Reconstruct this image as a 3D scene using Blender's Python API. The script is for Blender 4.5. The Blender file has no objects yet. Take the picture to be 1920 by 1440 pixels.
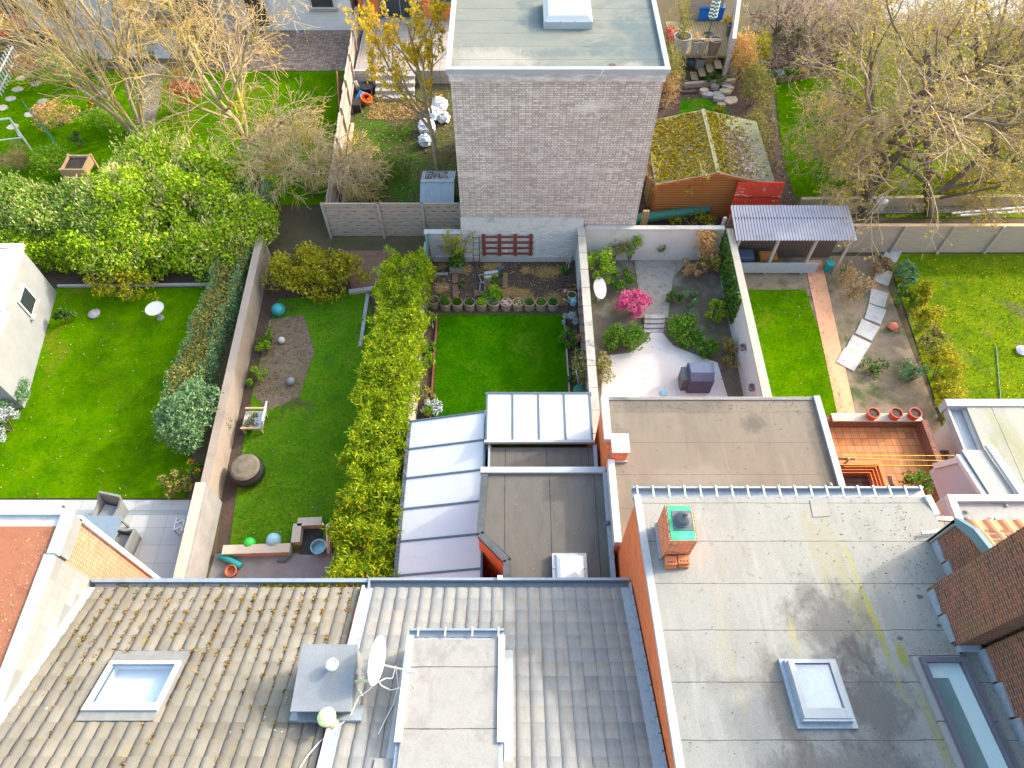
import bpy, math, random
import numpy as np
from mathutils import Vector, Matrix
from math import radians, sin, cos, tan, pi, atan2

sc = bpy.context.scene
COL = sc.collection
# ------------------------------------------------------------------ camera
CAMH, TH, FPX = 22.0, radians(33.7), 1330.0
cd = bpy.data.cameras.new("camera"); cam = bpy.data.objects.new("camera", cd); COL.objects.link(cam)
cam.location = (0, 0, CAMH); cam.rotation_euler = (TH, 0, 0)
cd.sensor_fit = 'HORIZONTAL'; cd.sensor_width = 36; cd.lens = 36 * FPX / 1920; cd.clip_end = 1500
sc.camera = cam
# ------------------------------------------------------------------ light
SUN_EL, SUN_AZ = radians(28), radians(63)      # azimuth from +Y towards +X
w = bpy.data.worlds.new("World"); sc.world = w; w.use_nodes = True
nt = w.node_tree; nt.nodes.clear()
sky = nt.nodes.new('ShaderNodeTexSky'); sky.sky_type = 'NISHITA'; sky.sun_disc = False
sky.sun_elevation = SUN_EL; sky.sun_rotation = SUN_AZ; sky.air_density = 1.5; sky.dust_density = 4; sky.ozone_density = 0.7
bg = nt.nodes.new('ShaderNodeBackground'); bg.inputs[1].default_value = 0.15
wo = nt.nodes.new('ShaderNodeOutputWorld')
nt.links.new(sky.outputs[0], bg.inputs[0]); nt.links.new(bg.outputs[0], wo.inputs[0])
sd = bpy.data.lights.new("sun", 'SUN'); sun = bpy.data.objects.new("sun", sd); COL.objects.link(sun)
sd.energy = 1.0; sd.angle = radians(2.2); sd.color = (1.0, 0.94, 0.85)
sv = Vector((cos(SUN_EL) * sin(SUN_AZ), cos(SUN_EL) * cos(SUN_AZ), sin(SUN_EL)))
sun.rotation_euler = sv.to_track_quat('Z', 'Y').to_euler(); sun.location = (30, 15, 40)
sc.view_settings.view_transform = 'Standard'; sc.view_settings.look = 'None'
sc.view_settings.exposure = 2.14; sc.view_settings.gamma = 1.0
sc.cycles.max_bounces = 6; sc.cycles.diffuse_bounces = 3; sc.cycles.transparent_max_bounces = 12

# ------------------------------------------------------------------ placing by sight line
def ray(u, v):
    a = (u - 960) / FPX; b = (720 - v) / FPX
    return Vector((a, sin(TH) + b * cos(TH), -cos(TH) + b * sin(TH)))
def P(u, v, z=0.0):
    d = ray(u, v); t = (z - CAMH) / d.z
    return Vector((d.x * t, d.y * t, z))
def PX(u, v, x):
    d = ray(u, v); t = x / d.x
    return Vector((x, d.y * t, CAMH + d.z * t))
def PYp(u, v, y):
    d = ray(u, v); t = y / d.y
    return Vector((d.x * t, y, CAMH + d.z * t))
def OP(u, v, y0, z0, s):           # on a roof plane z = z0 + (y0 - y) * s
    d = ray(u, v); t = (z0 + y0 * s - CAMH) / (d.z + d.y * s)
    return Vector((d.x * t, d.y * t, CAMH + d.z * t))

# ------------------------------------------------------------------ objects
WL = {}
def setp(o, label=None, cat=None, group=None, kind=None):
    if label: o['label'] = label
    if cat: o['category'] = cat
    if group: o['group'] = group
    if kind: o['kind'] = kind
    return o
def thing(name, label, cat, loc, group=None):
    o = bpy.data.objects.new(name, None); COL.objects.link(o); o.location = loc
    o.empty_display_size = 0.1
    WL[o] = Vector(loc); return setp(o, label, cat, group)
def link(name, me, mats, parent=None, smooth=False):
    o = bpy.data.objects.new(name, me); COL.objects.link(o)
    for m in (mats if isinstance(mats, (list, tuple)) else [mats]): me.materials.append(m)
    n = len(me.vertices); co = np.empty(n * 3, np.float32); me.vertices.foreach_get('co', co); co = co.reshape(-1, 3)
    if parent is not None:
        off = np.array(WL[parent]); o.parent = parent; WL[o] = WL[parent]
    else:
        off = np.array([(co[:, 0].min() + co[:, 0].max()) / 2, (co[:, 1].min() + co[:, 1].max()) / 2, co[:, 2].min()])
        o.location = off; WL[o] = Vector(off)
    co = (co - off).astype(np.float32); me.vertices.foreach_set('co', co.ravel())
    if smooth: me.polygons.foreach_set('use_smooth', [True] * len(me.polygons))
    me.update(); return o
def npmesh(name, V, Fq):
    V = np.asarray(V, np.float32); Fq = np.asarray(Fq, np.int32); k = Fq.shape[1]; n = len(Fq)
    me = bpy.data.meshes.new(name); me.vertices.add(len(V)); me.vertices.foreach_set('co', V.ravel())
    me.loops.add(n * k); me.loops.foreach_set('vertex_index', Fq.ravel())
    me.polygons.add(n); me.polygons.foreach_set('loop_start', np.arange(0, n * k, k, dtype=np.int32))
    me.update(calc_edges=True); return me
class MB:
    def __init__(s): s.v = []; s.f = []; s.mi = []; s.m = 0; s.cut = []
    def face(s, pts):
        i = len(s.v); s.v += [tuple(p) for p in pts]; s.f.append(tuple(range(i, i + len(pts)))); s.mi.append(s.m); return s
    def add(s, vs, fs):
        i = len(s.v); s.cut.append((i, len(s.f))); s.v += [tuple(p) for p in vs]
        for f in fs: s.f.append(tuple(i + k for k in f)); s.mi.append(s.m)
        return s
    def box(s, x0, y0, z0, x1, y1, z1):
        if x0 > x1: x0, x1 = x1, x0
        if y0 > y1: y0, y1 = y1, y0
        if z0 > z1: z0, z1 = z1, z0
        return s.add([(x0,y0,z0),(x1,y0,z0),(x1,y1,z0),(x0,y1,z0),(x0,y0,z1),(x1,y0,z1),(x1,y1,z1),(x0,y1,z1)],
                     [(3,2,1,0),(4,5,6,7),(0,1,5,4),(1,2,6,5),(2,3,7,6),(3,0,4,7)])
    def prism(s, poly, z0, z1):        # poly: xy list counter-clockwise; z1 may be a function of (x, y)
        n = len(poly); f = z1 if callable(z1) else (lambda x, y: z1); g = z0 if callable(z0) else (lambda x, y: z0)
        if sum(poly[i][0]*poly[(i+1)%n][1]-poly[(i+1)%n][0]*poly[i][1] for i in range(n)) < 0: poly = poly[::-1]
        vs = [(p[0], p[1], g(p[0], p[1])) for p in poly] + [(p[0], p[1], f(p[0], p[1])) for p in poly]
        return s.add(vs, [tuple(range(n-1,-1,-1)), tuple(range(n, 2*n))] + [(i,(i+1)%n,n+(i+1)%n,n+i) for i in range(n)])
    def slab(s, pts, d):               # thick polygon: pts in 3D extruded along vector d
        n = len(pts); d = Vector(d); vs = [Vector(p) for p in pts] + [Vector(p) + d for p in pts]
        nn = (vs[1]-vs[0]).cross(vs[2]-vs[1])
        fs = [tuple(range(n-1,-1,-1)), tuple(range(n,2*n))] + [(i,(i+1)%n,n+(i+1)%n,n+i) for i in range(n)]
        if nn.dot(d) < 0: fs = [f[::-1] for f in fs]
        return s.add(vs, fs)
    def bar(s, a, b, w, h, up=(0,0,1)):
        a = Vector(a); b = Vector(b); d = (b-a).normalized(); up = Vector(up)
        if abs(d.dot(up)) > .98: up = Vector((0,1,0))
        r = d.cross(up).normalized(); u = r.cross(d).normalized(); r *= w/2; u *= h/2
        vs = [a-r-u, a+r-u, a+r+u, a-r+u, b-r-u, b+r-u, b+r+u, b-r+u]
        return s.add(vs, [(0,1,2,3),(7,6,5,4),(4,5,1,0),(5,6,2,1),(6,7,3,2),(7,4,0,3)])
    def tube(s, pts, rad, n=8, cap=True):
        pts = [Vector(p) for p in pts]; m = len(pts)
        if not isinstance(rad, (list, tuple)): rad = [rad] * m
        vs = []; fs = []; pu = None
        for i, p in enumerate(pts):
            d = (pts[min(i+1,m-1)] - pts[max(i-1,0)]).normalized()
            up = Vector((0,0,1)) if abs(d.z) < .95 else Vector((1,0,0))
            if pu is not None: up = pu
            r = d.cross(up).normalized(); u = r.cross(d).normalized(); pu = u
            for k in range(n):
                a = 2*pi*k/n; vs.append(p + (r*cos(a) + u*sin(a)) * rad[i])
        for i in range(m-1):
            for k in range(n):
                fs.append((i*n+k, i*n+(k+1)%n, (i+1)*n+(k+1)%n, (i+1)*n+k))
        if cap: fs += [tuple(range(n-1,-1,-1)), tuple(range((m-1)*n, m*n))]
        return s.add(vs, fs)
    def lathe(s, c, prof, n=20, axis=None):
        c = Vector(c); vs = []; fs = []; m = len(prof)
        R = Vector(axis).to_track_quat('Z', 'Y').to_matrix() if axis is not None else None
        for r, z in prof:
            for k in range(n):
                a = 2*pi*k/n; q = Vector((r*cos(a), r*sin(a), z)); vs.append(c + (R @ q if R else q))
        for i in range(m-1):
            for k in range(n): fs.append((i*n+k, i*n+(k+1)%n, (i+1)*n+(k+1)%n, (i+1)*n+k))
        if prof[0][0] > 1e-4: fs.append(tuple(range(n-1,-1,-1)))
        if prof[-1][0] > 1e-4: fs.append(tuple(range((m-1)*n, m*n)))
        return s.add(vs, fs)
    def rot(s, c, az):
        c0, s0 = cos(az), sin(az)
        s.v = [(c[0]+(x-c[0])*c0-(y-c[1])*s0, c[1]+(x-c[0])*s0+(y-c[1])*c0, z) for x, y, z in s.v]; return s
    def mesh(s, name):
        me = bpy.data.meshes.new(name); me.from_pydata(s.v, [], s.f); me.polygons.foreach_set('material_index', s.mi); me.update(); return me
    def part(s, name, mats, parent, label=None, smooth=False):
        o = link(name, s.mesh(name), mats, parent, smooth); return setp(o, label)
    def pieces(s, name, mats, parent):          # every shape added becomes a part of its own
        ends = s.cut[1:] + [(len(s.v), len(s.f))]
        for (v0, f0), (v1, f1) in zip(s.cut, ends):
            q = MB(); q.v = s.v[v0:v1]; q.f = [tuple(i-v0 for i in f) for f in s.f[f0:f1]]; q.mi = s.mi[f0:f1]; q.part(name, mats, parent)
    def single(s, name, mats, label, cat, group=None, smooth=False, kind=None):
        o = link(name, s.mesh(name), mats, None, smooth); return setp(o, label, cat, group, kind)
    def struct(s, name, mats):
        o = link(name, s.mesh(name), mats, None); o['kind'] = 'structure'; return o
def copy_tree(o, parent=None, loc=None, label=None, rotz=None, scale=None):
    c = o.copy(); COL.objects.link(c)
    if parent is not None: c.parent = parent
    for ch in o.children: copy_tree(ch, c)
    if loc is not None: c.location = loc
    if rotz is not None: c.rotation_euler = (0, 0, rotz)
    if scale is not None: c.scale = (scale,) * 3 if not isinstance(scale, tuple) else scale
    if label: c['label'] = label
    return c

# ------------------------------------------------------------------ materials
class NT:
    def __init__(s, name):
        s.m = bpy.data.materials.new(name); s.m.use_nodes = True; s.t = s.m.node_tree; s.t.nodes.clear()
        s.out = s.n('ShaderNodeOutputMaterial'); s.b = s.n('ShaderNodeBsdfPrincipled')
        s.l(s.b.outputs[0], s.out.inputs[0]); s.pos = s.n('ShaderNodeNewGeometry').outputs['Position']
    def n(s, t, **k):
        x = s.t.nodes.new(t)
        for a, v in k.items(): setattr(x, a, v)
        return x
    def l(s, a, b): s.t.links.new(a, b)
    def vec(s, scale=(1,1,1), src=None, loc=(0,0,0)):
        x = s.n('ShaderNodeMapping'); x.inputs['Scale'].default_value = scale; x.inputs['Location'].default_value = loc
        s.l(src or s.pos, x.inputs[0]); return x.outputs[0]
    def noise(s, scale, vec=None, detail=6, rough=.6, dist=0):
        x = s.n('ShaderNodeTexNoise'); x.inputs['Scale'].default_value = scale; x.inputs['Detail'].default_value = detail
        x.inputs['Roughness'].default_value = rough; x.inputs['Distortion'].default_value = dist
        s.l(vec or s.pos, x.inputs['Vector']); return x.outputs['Fac']
    def ramp(s, fac, stops, mode='LINEAR'):
        x = s.n('ShaderNodeValToRGB'); e = x.color_ramp.elements; x.color_ramp.interpolation = mode
        while len(e) < len(stops): e.new(.5)
        for i, (p, c) in enumerate(stops): e[i].position = p; e[i].color = (*c, 1) if len(c) == 3 else c
        s.l(fac, x.inputs[0]); return x.outputs[0]
    def mix(s, fac, a, b, mode='MIX'):
        x = s.n('ShaderNodeMix', data_type='RGBA', blend_type=mode)
        for sock, val in ((x.inputs[0], fac), (x.inputs[6], a), (x.inputs[7], b)):
            if hasattr(val, 'is_output'): s.l(val, sock)
            else: sock.default_value = val if not isinstance(val, tuple) else (*val, 1)
        return x.outputs[2]
    def math(s, op, a, b=0.0, c=0.0):
        x = s.n('ShaderNodeMath', operation=op)
        for i, v in enumerate((a, b, c)):
            if hasattr(v, 'is_output'): s.l(v, x.inputs[i])
            else: x.inputs[i].default_value = v
        return x.outputs[0]
    def rng(s, v, a, b):
        x = s.n('ShaderNodeMapRange'); x.inputs[1].default_value = a; x.inputs[2].default_value = b; s.l(v, x.inputs[0]); return x.outputs[0]
    def bump(s, h, strength, dist=.02):
        x = s.n('ShaderNodeBump'); x.inputs['Strength'].default_value = strength; x.inputs['Distance'].default_value = dist
        s.l(h, x.inputs['Height']); s.l(x.outputs[0], s.b.inputs['Normal'])
    def done(s, col, rough=.85, metal=0, spec=.3):
        if hasattr(col, 'is_output'): s.l(col, s.b.inputs['Base Color'])
        else: s.b.inputs['Base Color'].default_value = (*col, 1)
        s.b.inputs['Roughness'].default_value = rough; s.b.inputs['Metallic'].default_value = metal
        s.b.inputs['Specular IOR Level'].default_value = spec; return s.m
def spread(cols, lo=.3, hi=.7):
    n = len(cols); return [(lo + (hi-lo)*i/max(1, n-1), c) for i, c in enumerate(cols)]
def M(name, cols, scale=3, rough=.85, stretch=(1,1,1), bump=.15, bscale=60, stains=(), seams=(), metal=0, spec=.3, fine=.18, lo=.3, hi=.7, spots=()):
    t = NT(name); v = t.vec(stretch)
    c = t.ramp(t.noise(scale, v, 8, .65), spread(cols, lo, hi)) if len(cols) > 1 else t.mix(0, cols[0], cols[0])
    for (sc_, ss, a, b, st) in stains:          # colour, scale, threshold band, stretch
        c = t.mix(t.rng(t.noise(ss, t.vec(st, loc=(ss*3.1, 7*ss, 1.7)), 7, .65, .4), a, b), c, sc_)
    for (sc_, cx, cy, rx, ry, k, ns) in spots:      # worn patch of its own place and shape
        dv = t.n('ShaderNodeVectorMath', operation='LENGTH'); t.l(t.vec((1/rx,1/ry,0), loc=(-cx/rx,-cy/ry,0)), dv.inputs[0])
        f = t.math('ADD', dv.outputs['Value'], t.math('MULTIPLY', t.math('SUBTRACT', t.noise(ns*1.6, t.vec((1,.55,1)), 9, .78, .5), .5), 3.0))
        c = t.mix(t.math('MULTIPLY', t.rng(f, 1.1, .45), k), c, sc_)
    if fine:
        g = t.rng(t.noise(bscale*1.7, None, 3, .7), .25, .75)
        c = t.mix(fine, c, t.mix(g, (0,0,0), (1,1,1)), 'OVERLAY')
    for (ax, period, off, wd, sc_) in seams:
        x = t.n('ShaderNodeSeparateXYZ'); t.l(t.pos, x.inputs[0]); a = x.outputs[ax]
        a = t.math('ADD', a, t.math('MULTIPLY', t.math('SUBTRACT', t.noise(1.3), .5), .05))
        m_ = t.math('PINGPONG', t.math('ADD', a, off), period / 2)
        k = t.math('LESS_THAN', m_, t.math('MULTIPLY', t.noise(5), wd * 2))
        c = t.mix(t.math('MULTIPLY', k, .85), c, sc_)
    if bump: t.bump(t.noise(bscale, None, 4, .6), bump)
    return t.done(c, rough, metal, spec)
def flat(name, c, rough=.6, metal=0, spec=.4, var=.10):
    t = NT(name); d = tuple(x*(1-var*2) for x in c)
    return t.done(t.mix(t.rng(t.noise(6, None, 7, .7), .3, .75), d, c), rough, metal, spec)
def isl(name, cols, rough=.8, trans=0.0, extra=None, mode='LINEAR'):
    t = NT(name); g = t.n('ShaderNodeNewGeometry'); r = g.outputs['Random Per Island']
    c = t.ramp(r, [(i/max(1, len(cols)-(0 if mode == 'CONSTANT' else 1)), x) for i, x in enumerate(cols)], mode)
    c = t.mix(t.rng(t.noise(.9, None, 3), .3, .7), t.mix(.25, c, cols[0]), c)
    t.done(c, rough, 0, 0 if name.startswith('grass') else .2)
    if trans:
        tr = t.n('ShaderNodeBsdfTranslucent'); t.l(c, tr.inputs[0]); mx = t.n('ShaderNodeMixShader'); mx.inputs[0].default_value = trans
        t.l(t.b.outputs[0], mx.inputs[1]); t.l(tr.outputs[0], mx.inputs[2]); t.l(mx.outputs[0], t.out.inputs[0])
    return t.m
def wallvec(t):                          # wall coordinates from position and face direction
    g = t.n('ShaderNodeNewGeometry'); nx = t.n('ShaderNodeSeparateXYZ'); t.l(g.outputs['True Normal'], nx.inputs[0])
    p = t.n('ShaderNodeSeparateXYZ'); t.l(t.pos, p.inputs[0])
    ax = t.math('GREATER_THAN', t.math('ABSOLUTE', nx.outputs[0]), .6); az = t.math('GREATER_THAN', t.math('ABSOLUTE', nx.outputs[2]), .7)
    u = t.math('ADD', t.math('MULTIPLY', p.outputs[0], t.math('SUBTRACT', 1, ax)), t.math('MULTIPLY', p.outputs[1], ax))
    v = t.math('ADD', p.outputs[2], t.math('MULTIPLY', p.outputs[1], az))
    c = t.n('ShaderNodeCombineXYZ'); t.l(u, c.inputs[0]); t.l(v, c.inputs[1]); return c.outputs[0]
def brick(name, cols, mortar, bw=.23, bh=.083, ms=.012, patch=None, english=False, rough=.9, offs=.5, stains=()):
    t = NT(name); v = wallvec(t)
    b = t.n('ShaderNodeTexBrick'); t.l(v, b.inputs['Vector'])
    b.inputs['Scale'].default_value = 1; b.inputs['Brick Width'].default_value = bw; b.inputs['Row Height'].default_value = bh
    b.inputs['Mortar Size'].default_value = ms; b.inputs['Mortar Smooth'].default_value = .2; b.offset = offs
    if english: b.squash = .5; b.squash_frequency = 2; b.offset = .25
    b.inputs['Color1'].default_value = (0,0,0,1); b.inputs['Color2'].default_value = (1,1,1,1); b.inputs['Mortar'].default_value = (.5,.5,.5,1)
    c = t.ramp(b.outputs['Color'], spread(cols, .05, .95))
    c = t.mix(t.rng(t.noise(1.2, None, 6, .6), .35, .7), c, t.mix(.35, c, cols[0]))
    if patch: c = t.mix(t.rng(t.noise(patch[1], t.vec((1,1,2.2), v), 5, .6), .5, .68), c, t.mix(.55, c, patch[0]))
    c = t.mix(b.outputs['Fac'], c, mortar)
    for (sc_, ss, a, bb, st) in stains: c = t.mix(t.rng(t.noise(ss, t.vec(st), 7, .65), a, bb), c, sc_)
    c = t.mix(.22, c, t.mix(t.rng(t.noise(70, None, 3, .7), .25, .75), (0,0,0), (1,1,1)), 'OVERLAY')
    t.bump(t.math('SUBTRACT', 1, b.outputs['Fac']), .4, .01); return t.done(c, rough, 0, .2)
def tiles(name, cols, w, h, gap, joint, wall=False, rough=.85):     # paving / slate laid in a grid
    t = NT(name); b = t.n('ShaderNodeTexBrick'); t.l(wallvec(t) if wall else t.pos, b.inputs['Vector'])
    b.inputs['Scale'].default_value = 1; b.inputs['Brick Width'].default_value = w; b.inputs['Row Height'].default_value = h
    b.inputs['Mortar Size'].default_value = gap; b.offset = .5 if wall else 0
    b.inputs['Color1'].default_value = (0,0,0,1); b.inputs['Color2'].default_value = (1,1,1,1)
    c = t.ramp(b.outputs['Color'], spread(cols, .05, .95)); c = t.mix(t.rng(t.noise(4, None, 7, .7), .3, .7), c, t.mix(.3, c, cols[0]))
    return t.done(t.mix(b.outputs['Fac'], c, joint), rough, 0, .3)
def wood(name, c1, c2, axis=0, rough=.75, plank=None):
    t = NT(name); st = [30, 30, 30]; st[axis] = 1.5
    c = t.ramp(t.noise(1, t.vec(tuple(st)), 6, .6), [(.25, c1), (.75, c2)])
    if plank:
        x = t.n('ShaderNodeSeparateXYZ'); t.l(t.pos, x.inputs[0])
        k = t.math('LESS_THAN', t.math('PINGPONG', x.outputs[plank[0]], plank[1]/2), plank[2])
        c = t.mix(t.math('MULTIPLY', k, .8), c, tuple(q*.25 for q in c1))
    return t.done(c, rough, 0, .3)
def glass(name, tint=(.9,.95,1), refl=.12):
    t = NT(name); tr = t.n('ShaderNodeBsdfTransparent'); tr.inputs[0].default_value = (*tint, 1)
    gl = t.n('ShaderNodeBsdfGlossy'); gl.inputs['Roughness'].default_value = .03; mx = t.n('ShaderNodeMixShader'); mx.inputs[0].default_value = refl
    t.l(tr.outputs[0], mx.inputs[1]); t.l(gl.outputs[0], mx.inputs[2]); t.l(mx.outputs[0], t.out.inputs[0]); return t.m

# ------------------------------------------------------------------ foliage
def leafmesh(name, C, N, L, W, rng, tilt=.7, fold=.25):
    C = np.asarray(C, float); n = len(C); N = np.asarray(N, float)
    d = N * (1-tilt) + rng.normal(size=(n,3)) * tilt; d /= np.linalg.norm(d, axis=1)[:,None] + 1e-9
    r = np.cross(d, rng.normal(size=(n,3))); r /= np.linalg.norm(r, axis=1)[:,None] + 1e-9
    nn = np.cross(r, d); s = rng.uniform(.6, 1.25, (n,1)); l = L*s; w = W*s
    a = C - d*l*.5; b = C + r*w*.5 + nn*w*fold; c = C + d*l*.5; e = C - r*w*.5 + nn*w*fold
    V = np.stack([a,b,c,e], 1).reshape(-1,3); F = np.arange(n*4).reshape(-1,4); return npmesh(name, V, F)
def clumps(rng, c, rad, k, kr, n, low=-.35, flatten=1.0):
    """points and outward normals of n leaves gathered in k clumps round an ellipsoid"""
    c = np.array(c, float); rad = np.array(rad, float)
    d = rng.normal(size=(k,3)); d /= np.linalg.norm(d, axis=1)[:,None]; d[:,2] = np.where(d[:,2] < low, -d[:,2]*.6, d[:,2])
    q = rng.uniform(.55, 1.0, (k,1)); cc = c + d*rad*q; rr = kr * rng.uniform(.6, 1.4, k)
    i = rng.integers(0, k, n); o = rng.normal(size=(n,3)); o /= np.linalg.norm(o, axis=1)[:,None]; o[:,2] *= flatten
    p = cc[i] + o * (rr[i] * rng.uniform(.35, 1.05, n)**.6)[:,None]
    nm = o*.6 + (p - c)/rad*.6 + np.array([0,0,.35]); nm /= np.linalg.norm(nm, axis=1)[:,None] + 1e-9
    p[:,2] = np.maximum(p[:,2], .03); return p, nm
def bush(name, label, cat, c, rad, mat, rng, n=2500, L=.12, W=.06, k=None, kr=None, group=None, stem=None, flowers=None, tilt=.7, low=-.35):
    """shrub: leafy crown part, woody stem part, optional blossom part"""
    t = thing(name, label, cat, (c[0], c[1], max(0, c[2]-rad[2])), group)
    k = k or max(8, int(n/90)); kr = kr or max(rad)*.3
    p, nm = clumps(rng, c, rad, k, kr, n, low); link('foliage', leafmesh('foliage', p, nm, L, W, rng, tilt), mat, t)
    m = MB(); b = Vector((c[0], c[1], max(0, c[2]-rad[2])))
    for q in range(5):
        a = q*1.26; m.tube([b + Vector((cos(a)*.05, sin(a)*.05, 0)), Vector((c[0]+cos(a)*rad[0]*.45, c[1]+sin(a)*rad[1]*.45, c[2]+rad[2]*.3))], [.025, .008], 5)
    m.part('stem', stem or MAT['bark'], t)
    if flowers:
        fm, fn, fl, fw = flowers; p, nm = clumps(rng, c, [r*1.04 for r in rad], k, kr, fn, 0)
        link('blossom', leafmesh('blossom', p, nm, fl, fw, rng, .35), fm, t)
    return t
def hedge_pts(rng, p0, p1, w, z0, z1, n, lump=.18, topround=.25):
    """leaf positions over the outside of a long hedge from p0 to p1 (xy)"""
    p0 = np.array(p0, float); p1 = np.array(p1, float); d = p1-p0; Ln = np.linalg.norm(d); d /= Ln; s = np.array([-d[1], d[0]])
    h = z1-z0; per = 2*h + w; t = rng.uniform(0, Ln, n); q = rng.uniform(0, per, n)
    off = np.where(q < h, -w/2, np.where(q < h+w, q-h-w/2, w/2)); z = np.where(q < h, z0+q, np.where(q < h+w, z1, z0+(per-q)))
    edge = np.maximum(0, np.abs(off)/(w/2)-.5)*topround; z = np.where((q >= h) & (q < h+w), z-edge, z)
    nx = np.where(q < h, -1.0, np.where(q < h+w, 0.0, 1.0)); nz = np.where((q >= h) & (q < h+w), 1.0, .25)
    lum = lump*(np.sin(t*2.3+off*1.7)+np.sin(t*5.1+z*3.3+1.3)*.7+rng.normal(size=n)*.45)
    off = off + nx*lum; z = z + np.where(nz > .5, lum, 0)
    dep = rng.uniform(0, .22, n); off -= nx*dep; z -= np.where(nz > .5, dep, 0)
    xy = p0 + d*t[:,None] + s*off[:,None]
    P_ = np.column_stack([xy, np.maximum(z, .02)]); N_ = np.column_stack([s[0]*nx, s[1]*nx, nz]); return P_, N_
def tubes(paths, name):
    """many tapering branches as one mesh; paths: list of (points array, radii, sides)"""
    by = {}
    for pts, rad, n in paths: by.setdefault((len(pts), n), []).append((pts, rad))
    Vs = []; Fs = []; base = 0
    for (m, n), L in by.items():
        A = np.array([x[0] for x in L]); R = np.array([x[1] for x in L]); B = len(L)
        d = np.gradient(A, axis=1); d /= np.linalg.norm(d, axis=2)[:,:,None] + 1e-9
        up = np.tile(np.array([.31,.52,.79]), (B,m,1)); r = np.cross(d, up); r /= np.linalg.norm(r, axis=2)[:,:,None] + 1e-9
        u = np.cross(r, d); an = 2*pi*np.arange(n)/n
        V = A[:,:,None,:] + (r[:,:,None,:]*np.cos(an)[None,None,:,None] + u[:,:,None,:]*np.sin(an)[None,None,:,None]) * R[:,:,None,None]
        idx = base + np.arange(B*m*n).reshape(B,m,n); nx = np.roll(idx, -1, axis=2)
        F = np.stack([idx[:,:-1], nx[:,:-1], nx[:,1:], idx[:,1:]], -1).reshape(-1,4)
        Vs.append(V.reshape(-1,3)); Fs.append(F); base += B*m*n
    return npmesh(name, np.concatenate(Vs), np.concatenate(Fs))
def grow(rng, start, d, length, rad, level, top, thick, thin, tips, cfg):
    m = 6 if level < 2 else 5 if level < top else 4
    pts = [np.array(start, float)]; dd = np.array(d, float); dd /= np.linalg.norm(dd); dirs = [dd]
    for i in range(m-1):
        dd = dd + rng.normal(size=3)*cfg['wob'] + np.array([0,0,cfg['up'] if level < top-1 else cfg['tipup']]); dd /= np.linalg.norm(dd)
        pts.append(pts[-1] + dd*length/(m-1)); dirs.append(dd)
    end = max(rad*.45, cfg.get('rmin', .006)); rr = np.linspace(rad, end, m); pts = np.array(pts)
    (thick if level <= cfg.get('thick', 1) else thin).append((pts, rr, 7 if level == 0 else 5 if level == 1 else 3))
    if level >= top: tips.append((pts, dirs)); return
    nc = cfg['n'][min(level, len(cfg['n'])-1)]
    for k in range(nc):
        f = cfg.get('from', .3) + (1-cfg.get('from', .3))*(k+rng.uniform(0,.9))/nc; x = f*(m-1); i = min(int(x), m-2)
        p = pts[i] + (pts[i+1]-pts[i])*(x-i); a = rng.normal(size=3); a -= dirs[i]*a.dot(dirs[i]); a /= np.linalg.norm(a)
        an = cfg['ang']*rng.uniform(.6, 1.35); nd = dirs[i]*cos(an) + a*sin(an)
        grow(rng, p, nd, length*cfg['len']*rng.uniform(.65, 1.25)*(1.15-.45*f), max(rad*cfg['rad']*(1.1-.4*f), cfg.get('rmin', .006)), level+1, top, thick, thin, tips, cfg)
def bare_tree(name, label, base, stems, top, cfg, seed, bark, twig, leaf=None, nleaf=0, L=.08, W=.05, group=None, cat='tree'):
    rng = np.random.default_rng(seed); t = thing(name, label, cat, base, group); thick = []; thin = []; tips = []
    for (off, d, ln, r) in stems: grow(rng, np.array(base)+np.array(off), d, ln, r, 0, top, thick, thin, tips, cfg)
    link('trunk', tubes(thick, 'trunk'), bark, t, True); link('crown', tubes(thin, 'crown'), twig, t)
    if leaf is not None and nleaf:
        C = np.concatenate([x[0][1:] for x in tips]); D = np.concatenate([np.array(x[1])[1:] for x in tips])
        i = rng.integers(0, len(C), nleaf); C = C[i] + rng.normal(size=(nleaf,3))*.05
        link('buds', leafmesh('buds', C, D[i], L, W, rng, .8), leaf, t)
    return t
def blades(name, poly, n, h, wd, mat, seed, z=0.01, dens=None):
    """short grass over a polygon as one uncountable mass"""
    rng = np.random.default_rng(seed); poly = np.array(poly, float); lo = poly.min(0); hi = poly.max(0); out = []
    while sum(len(o) for o in out) < n:
        q = rng.uniform(lo, hi, (n*2, 2)); ins = np.zeros(len(q), bool); j = len(poly)-1
        for i in range(len(poly)):
            xi, yi = poly[i]; xj, yj = poly[j]
            c = ((yi > q[:,1]) != (yj > q[:,1])) & (q[:,0] < (xj-xi)*(q[:,1]-yi)/(yj-yi+1e-12)+xi); ins ^= c; j = i
        q = q[ins]
        if dens is not None: q = q[rng.uniform(size=len(q)) < dens(q)]
        out.append(q)
    q = np.concatenate(out)[:n]; a = rng.uniform(0, 2*pi, n); hh = h*rng.uniform(.5, 1.3, n)
    r = np.column_stack([np.cos(a), np.sin(a)])*wd; t = rng.normal(size=(n,2))*h*.7
    b0 = np.column_stack([q-r, np.full(n, z)]); b1 = np.column_stack([q+r, np.full(n, z)]); tp = np.column_stack([q+t, z+hh])
    me = npmesh(name, np.stack([b0,b1,tp],1).reshape(-1,3), np.arange(n*3).reshape(-1,3))
    o = link(name, me, mat); o['kind'] = 'stuff'; return o
def sheet(name, pts, z, mat, label=None):
    m = MB(); m.face([(p[0], p[1], z) for p in pts]); o = m.struct(name, mat); return o
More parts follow.
